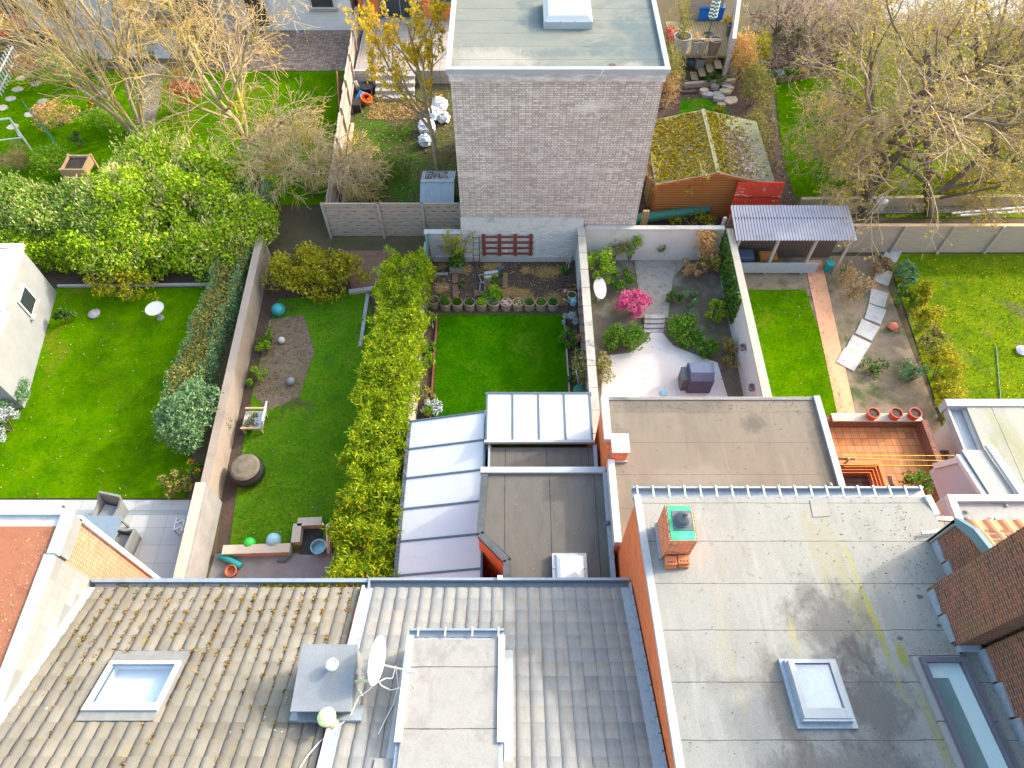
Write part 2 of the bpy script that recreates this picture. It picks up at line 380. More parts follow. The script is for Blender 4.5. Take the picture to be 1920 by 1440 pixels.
# ================================================================== materials in use
MAT = {}
MAT['bark'] = M('bark', [(.10,.075,.05),(.22,.18,.13)], 12, .95, (1,1,.3), .4, 40)
MAT['soil'] = M('soil', [(.035,.024,.018),(.075,.052,.04),(.05,.034,.026)], 5, 1, bump=.6, bscale=35, fine=.5)
MAT['ground'] = M('ground', [(.05,.055,.025),(.09,.07,.04),(.06,.08,.025)], .7, 1, bump=.5, bscale=30, fine=.4)
def lawnmat(name, a, b, c, extra=()): return M(name, [a,b,c], 1.1, 1, bump=.7, bscale=70, fine=.3, stains=extra, spec=.0)
MAT['lawn_deep'] = lawnmat('lawn_deep', (.020,.105,.001),(.034,.140,.001),(.060,.165,.001), [((.10,.17,.012),.8,.58,.75,(1,1,1))])
MAT['lawn_bright'] = lawnmat('lawn_bright', (.040,.125,.0005),(.070,.175,.0005),(.110,.205,.001), [((.04,.10,.003),.5,.52,.72,(1,1,1)),((.15,.17,.012),.35,.58,.70,(1,1,1)),((.13,.11,.03),1.3,.66,.74,(1,1,1))])
MAT['lawn_mid'] = lawnmat('lawn_mid', (.050,.150,.006),(.075,.185,.007),(.115,.21,.010), [((.085,.065,.04),.55,.60,.72,(1,1,1))])
MAT['lawn_rough'] = lawnmat('lawn_rough', (.070,.13,.006),(.12,.19,.005),(.19,.22,.008), [((.12,.10,.06),.6,.56,.7,(1,1,1))])
MAT['lawn_patchy'] = lawnmat('lawn_patchy', (.055,.085,.012),(.075,.075,.030),(.095,.080,.045), [((.045,.11,.008),.45,.50,.62,(1,1,1))])
MAT['grass_deep'] = isl('grass_deep', [(.018,.10,.001),(.036,.145,.001),(.07,.19,.002)], .9, .3)
MAT['grass_bright'] = isl('grass_bright', [(.045,.15,.0005),(.075,.20,.0005),(.13,.25,.001)], .9, .3)
MAT['grass_mid'] = isl('grass_mid', [(.04,.13,.005),(.07,.18,.006),(.12,.22,.01)], .9, .3)
MAT['grass_rough'] = isl('grass_rough', [(.05,.11,.006),(.10,.18,.008),(.22,.20,.03)], .9, .3)
MAT['straw'] = isl('straw', [(.36,.23,.08),(.52,.35,.14),(.28,.17,.07)], .9)
MAT['litter'] = isl('litter', [(.16,.10,.07),(.28,.20,.15),(.10,.065,.045),(.36,.28,.24)], .9)
MAT['white'] = flat('white_paint', (.52,.535,.55), .45, var=.05)
MAT['offwhite'] = flat('weathered_white', (.48,.48,.45), .7, var=.12)
MAT['zinc'] = M('zinc', [(.19,.235,.28),(.26,.305,.35),(.225,.27,.315)], 3, .45, bump=.05, metal=.25, spec=.5, fine=.1)
MAT['trim'] = M('pale_trim', [(.27,.30,.33),(.34,.37,.40)], 2, .5, bump=.03, fine=.08)
MAT['lead'] = M('lead', [(.20,.25,.30),(.28,.33,.385),(.23,.28,.34)], 6, .55, bump=.25, bscale=25, metal=.2, fine=.2)
MAT['dark_metal'] = flat('dark_metal', (.09,.13,.17), .5, .3)
MAT['black'] = flat('black_plastic', (.02,.02,.022), .5)
MAT['anthracite'] = flat('anthracite_frame', (.10,.11,.13), .5)
MAT['opal'] = M('opal_sheet', [(.43,.455,.48),(.475,.495,.515)], 1.2, .28, bump=.01, fine=.05, spec=.5, stains=[((.33,.345,.35),1.6,.60,.80,(1,2.5,1)),((.30,.30,.27),6,.68,.76,(1,1,1))])
MAT['glass'] = glass('window_glass'); MAT['glass_dark'] = flat('dark_window', (.03,.04,.045), .08, 0, .8)
MAT['felt_dark'] = M('dark_felt', [(.082,.078,.070),(.112,.106,.096),(.092,.088,.082)], 1.6, .95, (1,.35,1), .3, 80, [((.15,.13,.08),2.2,.60,.78,(1.6,.22,1)),((.30,.29,.26),1.1,.72,.80,(1,1,1))], [(0,1.25,.2,.010,(.02,.022,.025))], fine=.55)
MAT['felt_mid'] = M('grey_felt', [(.19,.19,.185),(.24,.24,.235),(.21,.215,.215)], 1.8, .95, bump=.3, bscale=80, stains=[((.12,.125,.125),1.2,.55,.75,(1,.6,1))], seams=[(1,1.15,.35,.010,(.06,.045,.04))], fine=.5)
MAT['felt_pale'] = M('pale_felt', [(.172,.180,.175),(.220,.225,.213),(.196,.202,.193)], .9, .95, (1,.5,1), .3, 80,
    [((.17,.16,.14),1.6,.58,.74,(1.6,.35,1)),((.26,.265,.256),2.2,.54,.8,(1.8,.16,1)),((.15,.155,.15),5.5,.62,.70,(1,.7,1)),((.27,.25,.15),.8,.62,.76,(1.4,.25,1))], [(1,.975,-1.66,.008,(.06,.06,.055))], fine=.6,
    spots=[((.065,.066,.064),6.15,3.75,.90,1.05,.72,1.3),((.070,.066,.062),6.45,2.3,.70,1.35,.70,1.3),((.09,.078,.068),4.8,2.3,.36,1.1,.65,1.8),((.075,.068,.066),5.6,1.2,1.3,.6,.65,1.5),((.15,.135,.12),4.1,2.6,.5,.2,.6,2),
      ((.25,.235,.04),7.0,4.0,.07,1.7,.7,1.4),((.21,.205,.10),6.75,4.6,.20,1.5,.45,1.6),((.20,.20,.03),7.25,3.15,.11,.26,.85,2),((.21,.20,.07),7.30,1.6,.10,1.3,.55,1.6),((.22,.205,.12),6.4,5.4,.2,1.2,.4,1.5),((.27,.24,.11),5.35,3.5,.07,.5,.7,2),((.06,.06,.05),8.2,3.7,.06,.05,.9,3),((.06,.06,.05),8.1,4.3,.07,.05,.9,3),((.07,.06,.045),7.35,3.45,.08,.06,.9,3)])
MAT['felt_tan'] = M('tan_felt', [(.130,.113,.090),(.170,.148,.118),(.150,.132,.106)], 1.0, .95, (1,.35,1), .3, 80, [((.195,.175,.148),1.8,.55,.8,(2.2,.18,1)),((.10,.09,.075),1.6,.60,.75,(2,.25,1)),((.10,.092,.075),.7,.64,.76,(1,1,1))], [(1,1.0,.3,.006,(.07,.06,.05))], fine=.6, spots=[((.075,.07,.06),6.9,10.3,.5,.35,.7,1.2),((.10,.09,.075),4.5,10.9,2.2,.25,.6,1.2),((.085,.078,.065),8.6,8.8,.25,1.8,.7,1.2),((.21,.19,.165),5.0,8.6,1.2,.4,.6,1.0)])
MAT['felt_red'] = M('red_felt', [(.205,.076,.043),(.265,.106,.060),(.235,.090,.050)], 2, .95, bump=.35, bscale=80, stains=[((.33,.16,.08),1.2,.62,.8,(1,1,1))], seams=[(1,1.0,.25,.006,(.25,.10,.06))], fine=.5)
MAT['felt_green'] = M('greenish_felt', [(.115,.135,.125),(.16,.172,.15),(.135,.152,.138)], .8, .8, (.5,1,1), .2, 70, [((.085,.115,.12),.42,.52,.62,(.8,1.2,1))], [(1,.78,.1,.010,(.06,.065,.06))], fine=.5,
    spots=[((.27,.26,.225),-.6,21.75,1.5,.75,.85,.9),((.25,.245,.21),-1.0,21.3,.9,.25,.8,1.2),((.24,.235,.20),3.9,21.45,.45,.2,.7,1.5),((.07,.10,.115),4.3,22.3,.7,1.0,.7,.9),((.085,.105,.115),1.4,22.1,1.2,.35,.6,1.0)])
MAT['felt_moss'] = M('mossy_felt', [(.22,.23,.20),(.32,.32,.28)], 1.2, .95, (1,.4,1), .3, 70, [((.22,.22,.10),.9,.5,.7,(1,.3,1))], [(0,1.0,.3,.010,(.05,.05,.05))], fine=.5)
MAT['concrete'] = M('concrete', [(.30,.30,.28),(.42,.41,.39),(.36,.36,.34)], 2.5, .95, bump=.3, bscale=50, stains=[((.18,.18,.16),1.6,.6,.8,(1,1,.3))], fine=.4)
MAT['render_wall'] = M('rendered_wall', [(.40,.415,.42),(.50,.51,.515)], 2, .95, (1,1,.35), .3, 40, [((.24,.25,.25),1.8,.55,.78,(2,2,.3))], fine=.3)
MAT['coping'] = M('coping_stone', [(.30,.29,.26),(.40,.385,.35)], 3, .95, bump=.3, bscale=40, stains=[((.16,.16,.14),2.2,.58,.7,(1,1,1))], seams=[(1,.9,.2,.012,(.08,.08,.07))], fine=.4)
MAT['cream_wall'] = M('cream_wall', [(.36,.32,.26),(.44,.40,.33)], 1.5, .9, (1,1,.4), .2, 40, [((.36,.33,.28),1.3,.6,.8,(1,1,.4))], fine=.25)
MAT['tan_wall'] = M('tan_wall', [(.215,.178,.148),(.28,.235,.195),(.245,.205,.17)], 1.2, .95, (1,1,.4), .3, 40, [((.25,.2,.165),1.0,.58,.75,(1,1,.5))], fine=.35)
MAT['brick_orange'] = brick('orange_brick', [(.70,.145,.04),(.78,.19,.06),(.60,.115,.032)], (.56,.24,.13), .21, .065, .007)
MAT['brick_chimney'] = brick('chimney_brick', [(.64,.125,.035),(.76,.18,.06),(.54,.10,.03),(.40,.09,.04)], (.56,.36,.24), .23, .075, .010, stains=[((.16,.09,.07),2.2,.60,.76,(1,1,.4)),((.66,.56,.48),3,.66,.74,(1,1,1))])
MAT['brick_red'] = brick('dark_red_brick', [(.085,.040,.032),(.20,.064,.040),(.13,.052,.040),(.27,.082,.042)], (.22,.165,.12), .21, .068, .009, patch=((.13,.085,.03), .8))
MAT['brick_peach'] = brick('peach_brick', [(.26,.11,.065),(.34,.16,.095),(.23,.11,.07),(.33,.19,.125)], (.37,.285,.21), .21, .068, .010)
MAT['brick_grey'] = brick('grey_brick', [(.40,.335,.285),(.54,.48,.42),(.66,.61,.55),(.48,.415,.36)], (.21,.195,.20), .235, .083, .011, patch=((.33,.265,.215), .34), english=True, stains=[((.62,.585,.55),.55,.56,.72,(.7,1,2.6)),((.30,.26,.235),1.1,.64,.74,(1.2,1,.35))])
MAT['brick_painted'] = brick('painted_brick', [(.70,.71,.72),(.78,.79,.80)], (.52,.53,.54), .22, .08, .010)
MAT['brick_silver'] = brick('limewashed_brick', [(.46,.475,.48),(.55,.565,.57),(.62,.63,.63)], (.36,.37,.37), .22, .075, .010, stains=[((.70,.71,.71),1.5,.56,.75,(1.5,1,.35)),((.20,.19,.17),2,.62,.8,(1,1,.5))])
MAT['block'] = brick('concrete_block', [(.40,.39,.36),(.50,.48,.45)], (.26,.25,.23), .40, .20, .012)
MAT['slate_clad'] = tiles('slate_cladding', [(.145,.158,.166),(.235,.245,.25),(.185,.195,.20),(.27,.275,.275)], .62, .30, .008, (.15,.16,.17), wall=True)
MAT['paver_grey'] = tiles('grey_paving', [(.34,.36,.37),(.40,.415,.42),(.37,.385,.39)], .60, .60, .006, (.20,.21,.22))
MAT['paver_terra'] = tiles('terracotta_paving', [(.36,.135,.045),(.46,.19,.07),(.40,.19,.09),(.30,.12,.045)], .24, .24, .008, (.14,.07,.03))
MAT['paver_path'] = M('orange_path', [(.52,.25,.13),(.62,.33,.19),(.56,.29,.16)], 3, .9, bump=.3, fine=.3)
MAT['paver_brown'] = tiles('brown_cobbles', [(.17,.12,.09),(.26,.19,.15),(.36,.28,.22),(.21,.15,.12)], .20, .12, .008, (.08,.06,.05))
MAT['patio_pale'] = M('pale_patio', [(.46,.45,.44),(.54,.525,.51)], .9, .9, bump=.1, stains=[((.52,.47,.41),.6,.6,.75,(1,1,1))], fine=.15)
MAT['patio_dark'] = M('dark_patio', [(.14,.145,.15),(.20,.20,.205)], 1.5, .95, bump=.2, fine=.4)
MAT['wood_grey'] = wood('grey_wood', (.25,.195,.15), (.43,.355,.285), 0); MAT['wood_grey_y'] = wood('grey_boards', (.23,.19,.155), (.40,.34,.285), 1)
MAT['wood_up'] = wood('grey_upright_wood', (.25,.22,.19), (.42,.38,.34), 2)
MAT['wood_orange'] = wood('orange_wood', (.30,.10,.025), (.44,.17,.05), 0, plank=(2,.13,.012))
MAT['wood_rail'] = wood('orange_rail', (.34,.115,.03), (.50,.20,.07), 0)
MAT['wood_deck'] = wood('deck_boards', (.24,.17,.08), (.36,.27,.14), 1, plank=(0,.14,.010))
MAT['wood_tread'] = wood('stair_boards', (.24,.18,.09), (.38,.30,.17), 0)
MAT['wood_dark'] = wood('dark_decking', (.07,.05,.042), (.13,.10,.085), 0, plank=(1,.15,.012))
MAT['wood_new'] = wood('new_wood', (.44,.27,.14), (.60,.42,.25), 0)
MAT['redwood'] = wood('stained_trellis', (.13,.035,.025), (.23,.07,.05), 0)
MAT['terracotta'] = flat('terracotta', (.42,.15,.075), .8); MAT['stone'] = M('grey_stone', [(.22,.22,.22),(.36,.36,.35)], 4, .9, bump=.4, fine=.4)
MAT['leaf_laurel'] = isl('laurel_leaf', [(.09,.23,.006),(.24,.44,.010),(.42,.58,.014),(.60,.66,.03)], .42, .3)
MAT['leaf_dark'] = isl('dark_leaf', [(.03,.09,.015),(.07,.17,.022),(.14,.26,.03)], .5, .2)
MAT['leaf_mid'] = isl('mid_leaf', [(.05,.14,.010),(.10,.24,.014),(.18,.34,.03)], .5, .25)
MAT['leaf_lime'] = isl('lime_leaf', [(.12,.26,.01),(.22,.40,.015),(.34,.50,.03)], .6, .3)
MAT['leaf_gold'] = isl('golden_leaf', [(.15,.19,.008),(.28,.29,.01),(.42,.38,.02),(.50,.38,.015)], .6, .3)
MAT['leaf_hedge'] = isl('hedge_spray', [(.07,.18,.006),(.16,.30,.008),(.34,.44,.010),(.58,.54,.010)], .6, .35)
MAT['leaf_blue'] = isl('bluegreen_leaf', [(.08,.19,.07),(.15,.28,.12),(.24,.36,.17)], .7, .2)
MAT['leaf_olive'] = isl('olive_leaf', [(.16,.18,.035),(.26,.25,.06),(.36,.29,.085)], .7, .2)
MAT['leaf_silver'] = isl('silver_leaf', [(.30,.36,.36),(.44,.50,.50),(.55,.60,.60)], .7, .2)
MAT['leaf_red'] = isl('red_leaf', [(.36,.05,.045),(.52,.11,.08),(.62,.20,.15)], .6, .3)
MAT['leaf_pink'] = isl('pink_blossom', [(.72,.11,.28),(.82,.22,.42),(.62,.07,.20)], .6, .3)
MAT['leaf_dry'] = isl('dry_leaf', [(.28,.17,.07),(.42,.28,.12),(.52,.37,.19)], .8, .25)
MAT['leaf_peach'] = isl('peach_leaf', [(.50,.25,.09),(.62,.38,.17),(.55,.42,.12)], .7, .3)
MAT['spike'] = isl('cream_spike', [(.55,.51,.18),(.66,.62,.28),(.46,.50,.12)], .7, .2)
MAT['bud_orange'] = isl('orange_bud', [(.34,.15,.05),(.48,.27,.06),(.28,.11,.05)], .7, .2)
MAT['bud_yellow'] = isl('yellow_bud', [(.52,.40,.01),(.72,.54,.02),(.40,.36,.02)], .7, .3)
MAT['flower_yellow'] = isl('yellow_flower', [(.62,.42,.004),(.78,.54,.01),(.46,.36,.02)], .7, .3)
MAT['flower_mix'] = isl('mixed_flower', [(.75,.72,.70),(.60,.35,.40),(.70,.50,.20),(.25,.20,.45)], .7)
MAT['bark_pale'] = M('pale_bark', [(.24,.19,.12),(.38,.31,.20)], 3, .95, bump=.3, stains=[((.42,.33,.04),1.0,.5,.64,(1,1,.7))])
MAT['twig_pale'] = M('pale_twig', [(.42,.31,.16),(.58,.47,.28)], 1, .95, bump=0, stains=[((.52,.38,.05),.55,.50,.62,(1,1,1))], fine=0)
MAT['bark_brown'] = M('brown_bark', [(.105,.080,.055),(.19,.15,.105)], 3, .95, bump=.3, stains=[((.17,.15,.03),1.0,.52,.66,(1,1,.7))])
MAT['twig_brown'] = M('brown_twig', [(.27,.205,.12),(.46,.36,.22)], 1, .95, bump=0, fine=0)
MAT['twig_grey'] = M('grey_twig', [(.34,.28,.24),(.52,.44,.38)], 1, .95, bump=0, fine=0)
MAT['teal'] = flat('teal_plastic', (.02,.30,.30), .4); MAT['green_plastic'] = flat('green_plastic', (.03,.50,.06), .4)
MAT['blue'] = flat('blue_plastic', (.015,.16,.55), .4); MAT['orange_plastic'] = flat('orange_plastic', (.80,.16,.03), .45)
MAT['skyblue'] = flat('pale_blue_plastic', (.25,.50,.60), .4); MAT['green_metal'] = flat('green_metal', (.02,.14,.10), .5)
MAT['bluegrey'] = flat('bluegrey_cover', (.075,.105,.18), .6); MAT['grey_plastic'] = flat('grey_plastic', (.20,.22,.23), .6)
MAT['wicker'] = M('grey_wicker', [(.15,.165,.165),(.22,.235,.235)], 30, .8, (1,1,3), .3, 90)
MAT['tabletop'] = flat('bluegrey_tabletop', (.17,.24,.31), .35)
def tile_material(name, cols, lich, moss):
    t = NT(name); g = t.n('ShaderNodeNewGeometry'); c = t.ramp(g.outputs['Random Per Island'], spread(cols, 0, 1))
    c = t.mix(t.rng(t.noise(1, t.vec((9,1.3,1.3)), 6, .65), .35, .7), c, t.mix(.45, c, tuple(q*.55 for q in cols[0])))
    c = t.mix(t.rng(t.noise(.7, None, 6), .45, .75), c, cols[-1])
    c = t.mix(t.math('MULTIPLY', t.rng(t.noise(3.5, None, 7, .7), .60, .70), moss), c, (.20,.155,.025))
    v = t.n('ShaderNodeTexVoronoi'); v.inputs['Scale'].default_value = 5; t.l(t.pos, v.inputs['Vector'])
    c = t.mix(t.math('MULTIPLY', t.math('LESS_THAN', v.outputs['Distance'], t.math('MULTIPLY', t.rng(t.noise(.8, t.vec((1,1,1), loc=(4,2,0)), 4), .48, .66), .10)), lich), c, (.50,.48,.43))
    c = t.mix(.3, c, t.mix(t.rng(t.noise(90, None, 3, .7), .25, .75), (0,0,0), (1,1,1)), 'OVERLAY')
    t.bump(t.noise(60), .15); return t.done(c, .85, 0, .3)
MAT['tile_warm'] = tile_material('warm_grey_tile', [(.135,.128,.110),(.175,.167,.145),(.155,.149,.133),(.205,.197,.174)], .9, .85)
MAT['tile_cool'] = tile_material('cool_grey_tile', [(.180,.192,.205),(.228,.238,.250),(.204,.215,.228),(.250,.248,.235)], 0, .25)
MAT['tile_orange'] = tile_material('orange_tile', [(.50,.20,.10),(.60,.28,.15),(.55,.25,.13)], 0, .1)
MAT['moss'] = isl('moss', [(.14,.13,.012),(.30,.24,.01),(.44,.34,.01),(.10,.12,.02)], .95)
MAT['shingle'] = brick('mossy_shingle', [(.13,.14,.085),(.20,.195,.11),(.17,.18,.13)], (.07,.075,.05), .30, .14, .010)
MAT['corrugated'] = M('corrugated_sheet', [(.36,.33,.355),(.50,.465,.49),(.42,.395,.43)], 1.4, .6, bump=.1, stains=[((.30,.20,.16),1.5,.6,.75,(1,1,1))])
MAT['yellow_line'] = flat('yellow_line', (.75,.50,.02), .6)
MAT['cable'] = flat('white_cable', (.75,.75,.72), .5)
RNG = np.random.default_rng(11)

# ================================================================== the ground
S = 260
sheet('ground', [(-S,-S),(S,-S),(S,S),(-S,S)], -.012, MAT['ground'])
def pp(*uv, z=0.0): return [tuple(P(u, v, z))[:2] for u, v in uv]

# ================================================================== foreground: tiled houses
def tile_mesh(name, x0, x1, ye, ze, pitch, rows, wt=.275, g=.345, holes=()):
    ca, sa = cos(pitch), sin(pitch); V = []; F = []
    prof = [(0,-.009),(.03,-.009),(.06,.003),(.34,.017),(.62,.011),(.80,.002),(.975,.0)]
    nc = int((x1-x0)/wt)+1; rng = np.random.default_rng(3)
    for j in range(rows):
        for i in range(nc):
            xa = x0+i*wt; wq = min(wt, x1-xa)
            if wq < .04: continue
            cx, cs = xa+wq/2, (j+.5)*g
            if any(a < cx < b and c < cs < d for a, b, c, d in holes): continue
            dz = rng.normal()*.003; k = len(V); lip = []
            for e, s in ((.026, j*g-.03), (.0, (j+1)*g+.02)):
                for px_, pz in prof:
                    h = pz+e+dz; x = xa+min(px_*wt, wq)
                    V.append((x, ye - s*ca + h*sa, ze + s*sa + h*ca))
            for px_, pz in prof:
                h = pz-.012; s = j*g-.03; V.append((xa+min(px_*wt, wq), ye - s*ca + h*sa, ze + s*sa + h*ca))
            for q in range(6):
                F.append((k+q+1, k+q, k+7+q, k+8+q)); F.append((k+q, k+q+1, k+15+q, k+14+q))
    me = npmesh(name, V, F); return me
PIT = radians(27); YE, ZE = 5.16, 5.68
def roofz(y): return ZE + (YE-y)*tan(PIT)
def roofpt(x, s, h=0): return Vector((x, YE - s*cos(PIT) + h*sin(PIT), ZE + s*sin(PIT) + h*cos(PIT)))
def roof_s(u, v):
    p = OP(u, v, YE, ZE, tan(PIT)); return p.x, (YE-p.y)/cos(PIT)
def roof_bar(m, x0, s0, x1, s1, h0, h1):      # box lying on the tiled slope
    a = [roofpt(x0,s0,h0), roofpt(x1,s0,h0), roofpt(x1,s1,h0), roofpt(x0,s1,h0)]
    m.slab(a, roofpt(0,0,h1)-roofpt(0,0,h0)); return m
YR = -1.3; ROWS = 21
def house_body(m, x0, x1):
    yb = 4.95; zr = roofz(YR)-.80
    prof = [(yb,0),(yb,roofz(yb)-.82),(YR,zr),(-7.6,roofz(yb)-.82),(-7.6,0)]
    m.slab([(x0,y,z) for y, z in prof], (x1-x0,0,0))
# --- left tiled house
hA = thing('tiled_house', 'house with weathered warm grey tiled roof dotted with moss and lichen', 'house', (-6.6, 0, 0))
MB_ = MB(); house_body(MB_, -9.78, -3.44); MB_.part('wall', MAT['brick_orange'], hA)
xa, sa_ = roof_s(155,1340); xb, sb_ = roof_s(300,1340); xc, sc_ = roof_s(345,1243)
wx0, wx1, ws0, ws1 = -8.33, -6.75, sc_-.30, sa_+.02
roofA = link('roof', tile_mesh('roof', -9.72, -3.52, YE, ZE, PIT, ROWS, holes=[(wx0,wx1,ws0+.05,ws1-.02)]), MAT['tile_warm'], hA)
m = MB(); m.slab([roofpt(-9.78,ROWS*.345,-.05), roofpt(-3.44,ROWS*.345,-.05), (-3.44,-7.7,roofz(YE)-.2), (-9.78,-7.7,roofz(YE)-.2)], (0,0,.06)); m.part('front_roof', MAT['tile_warm'], hA)
m = MB(); m.box(-9.80,5.33,5.42,-3.36,5.42,5.70); m.box(-9.80,5.02,5.42,-3.36,5.33,5.52); m.part('gutter', MAT['zinc'], hA)
m = MB(); m.box(-9.76,5.10,5.52,-6.2,5.33,5.56); m.part('gutter_lining', MAT['trim'], hA)
rs = np.random.default_rng(5); n = 900; xx = np.where(rs.uniform(size=n) < .75, rs.uniform(-5.9,-3.5,n), rs.uniform(-9.3,-6.2,n)); yy = rs.uniform(5.14,5.31,n)
mo = link('moss', leafmesh('moss', np.column_stack([xx,yy,5.57+rs.uniform(0,.05,n)]), np.tile([0,0,1.],(n,1)), .06, .05, rs, .8), MAT['moss'], hA)
# moss cushions on the tiles
n = 420; sx = rs.uniform(-9.6,-3.6,n); ss = np.abs(rs.normal(0,1.6,n))+.1; pts = []
for x, s in zip(sx, ss):
    if wx0-.05 < x < wx1+.05 and ws0 < s < ws1: continue
    xg = -9.72 + round((x+9.72)/.275)*.275 + rs.normal()*.02; sg = s if rs.uniform() < .5 else round(s/.345)*.345
    for q in range(rs.integers(3,9)): pts.append(roofpt(xg+rs.normal()*.018, sg+rs.normal()*.04, .012+rs.uniform(0,.03)))
link('roof_moss', leafmesh('roof_moss', np.array(pts), np.tile([0,.4,.9],(len(pts),1)), .05, .045, rs, .8), isl('brown_moss', [(.20,.13,.02),(.32,.17,.03),(.12,.10,.02),(.07,.06,.03)], .95), hA)
# roof window
m = MB(); fw = .085
rw0, rw1, rs0, rs1 = wx0+.06, wx1-.06, sc_+.02, sa_-.03
for a, b, c, d in ((rw0,rs0,rw0+fw,rs1),(rw1-fw,rs0,rw1,rs1),(rw0+fw,rs0,rw1-fw,rs0+.08),(rw0+fw,rs1-.17,rw1-fw,rs1)): roof_bar(m, a, b, c, d, -.05, .10)
wf = m.part('roof_window', MAT['trim'], hA)
m = MB(); roof_bar(m, wx0,ws0,rw0-.005,ws1,-.06,.012); roof_bar(m, rw1+.005,ws0,wx1,ws1,-.06,.012); roof_bar(m, rw0-.005,ws0,rw1+.005,rs0-.004,-.06,.008); roof_bar(m, rw0-.005,rs1+.004,rw1+.005,ws1+.14,-.02,.05); m.part('flashing', M('window_flashing', [(.13,.14,.145),(.19,.195,.195)], 5, .6, bump=.1, fine=.3), wf)
m = MB(); roof_bar(m, rw0+fw,rs0+.08,rw1-fw,rs1-.17,.055,.065); m.part('pane', MAT['glass'], wf)
m = MB(); x0,x1,s0,s1 = rw0+fw,rw1-fw,rs0+.08,rs1-.17
top = [roofpt(x0,s0,.0),roofpt(x1,s0,.0),roofpt(x1,s1,.0),roofpt(x0,s1,.0)]; bot = [p+Vector((0,0,-.30)) for p in top]
for i in range(4): m.face([top[i],top[(i+1)%4],bot[(i+1)%4],bot[i]])
m.part('reveal', MAT['white'], wf); m = MB(); m.face([p+Vector((0,0,.01)) for p in bot]); m.part('blind', flat('pale_blind',(.72,.73,.76),.7,var=.02), wf)
# lead strip and upstand between the two tiled roofs
m = MB(); roof_bar(m,-3.46,0,-3.40,7.1,-.02,.14); m.part('verge_trim', MAT['trim'], hA); m = MB(); roof_bar(m,-3.40,0,-3.22,7.1,-.02,.05); m.part('verge_flashing', MAT['lead'], hA)
# --- middle tiled house
hC = thing('tiled_house', 'house with darker grey tiled roof and a flat felt dormer', 'house', (-.3, 0, 0))
m = MB(); house_body(m, -3.40, 2.72); m.part('wall', MAT['brick_orange'], hC)
dx0, dx1 = -2.12, -.14; sD0 = (YE-3.72)/cos(PIT)
bxa, bxb, bya, byb = -4.16, -3.05, 2.30, 3.44
link('roof', tile_mesh('roof', -3.22, 2.58, YE, ZE, PIT, ROWS, holes=[(dx0,dx1,sD0,9)]), MAT['tile_cool'], hC)
m = MB(); m.slab([roofpt(-3.40,ROWS*.345,-.05), roofpt(2.72,ROWS*.345,-.05), (2.72,-7.7,roofz(YE)-.2), (-3.40,-7.7,roofz(YE)-.2)], (0,0,.06)); m.part('front_roof', MAT['tile_cool'], hC)
m = MB(); m.box(-3.30,5.36,5.44,2.74,5.42,5.74); m.box(-3.30,5.0,5.44,2.74,5.36,5.52); m.box(-3.34,5.0,5.42,-3.30,5.42,5.75); gA = m.part('gutter', MAT['zinc'], hC)
m = MB(); m.box(-.34,5.35,5.73,-.22,5.46,5.80); m.part('bracket', MAT['offwhite'], gA)
# stepped lead along the brick party wall
m = MB()
for k in range(21):
    s = k*.345; roof_bar(m, 2.52,s-.02,2.72,s+.36,-.01,.045+.002*(k%2)); roof_bar(m, 2.70,s-.02,2.742,s+.30,.04,.20)
m.part('stepped_flashing', MAT['lead'], hC)
# dormer
zd = lambda y: 7.16 + (3.72-y)*.30
dm = MB(); dm.slab([(dx0+.02,3.70,roofz(3.70)-.3),(dx0+.02,3.70,zd(3.70)-.03),(dx0+.02,-1,zd(-1)-.03),(dx0+.02,-1,roofz(-1)-.3)], (dx1-dx0-.04,0,0)); dmr = dm.part('dormer', MAT['lead'], hC)
m = MB(); m.slab([(dx0+.10,3.66,zd(3.66)-.02),(dx1-.10,3.66,zd(3.66)-.02),(dx1-.10,-1,zd(-1)-.02),(dx0+.10,-1,zd(-1)-.02)], (0,0,.04)); m.part('felt_roof', MAT['felt_mid'], dmr)
m = MB()
for xs in (dx0, dx1-.13): m.slab([(xs,3.74,zd(3.74)-.03),(xs+.13,3.74,zd(3.74)-.03),(xs+.13,1.72,zd(1.72)-.03),(xs,1.72,zd(1.72)-.03)], (0,0,.11))
m.pieces('edge_trim', MAT['white'], dmr)
m = MB(); m.box(dx0+.02,3.74,zd(3.74)-.10,dx1-.02,3.86,zd(3.74)-.05); m.box(dx0+.02,3.84,zd(3.74)-.10,dx1-.02,3.88,zd(3.74)+.05); m.part('dormer_gutter', MAT['zinc'], dmr)
m = MB()
for xs in (dx0+.2,dx0+.75,dx0+1.3,dx1-.15): m.box(xs,3.72,zd(3.74)+.04,xs+.03,3.90,zd(3.74)+.065)
m.pieces('gutter_bracket', MAT['white'], dmr)
m = MB()
for k in range(6):
    s = sD0+.15+k*.42; roof_bar(m, dx1,s,dx1+.16,s+.43,.0,.05+.003*(k%2)); roof_bar(m, dx0-.15,s,dx0,s+.43,.0,.05+.003*(k%2))
m.pieces('side_flashing', MAT['trim'], dmr)
m = MB(); roof_bar(m, dx0-.35,sD0+2.55,dx0+.05,9,-.01,.07); roof_bar(m, dx1-.05,sD0+2.6,dx1+.18,9,-.01,.07); m.pieces('felt_apron', MAT['felt_mid'], dmr)
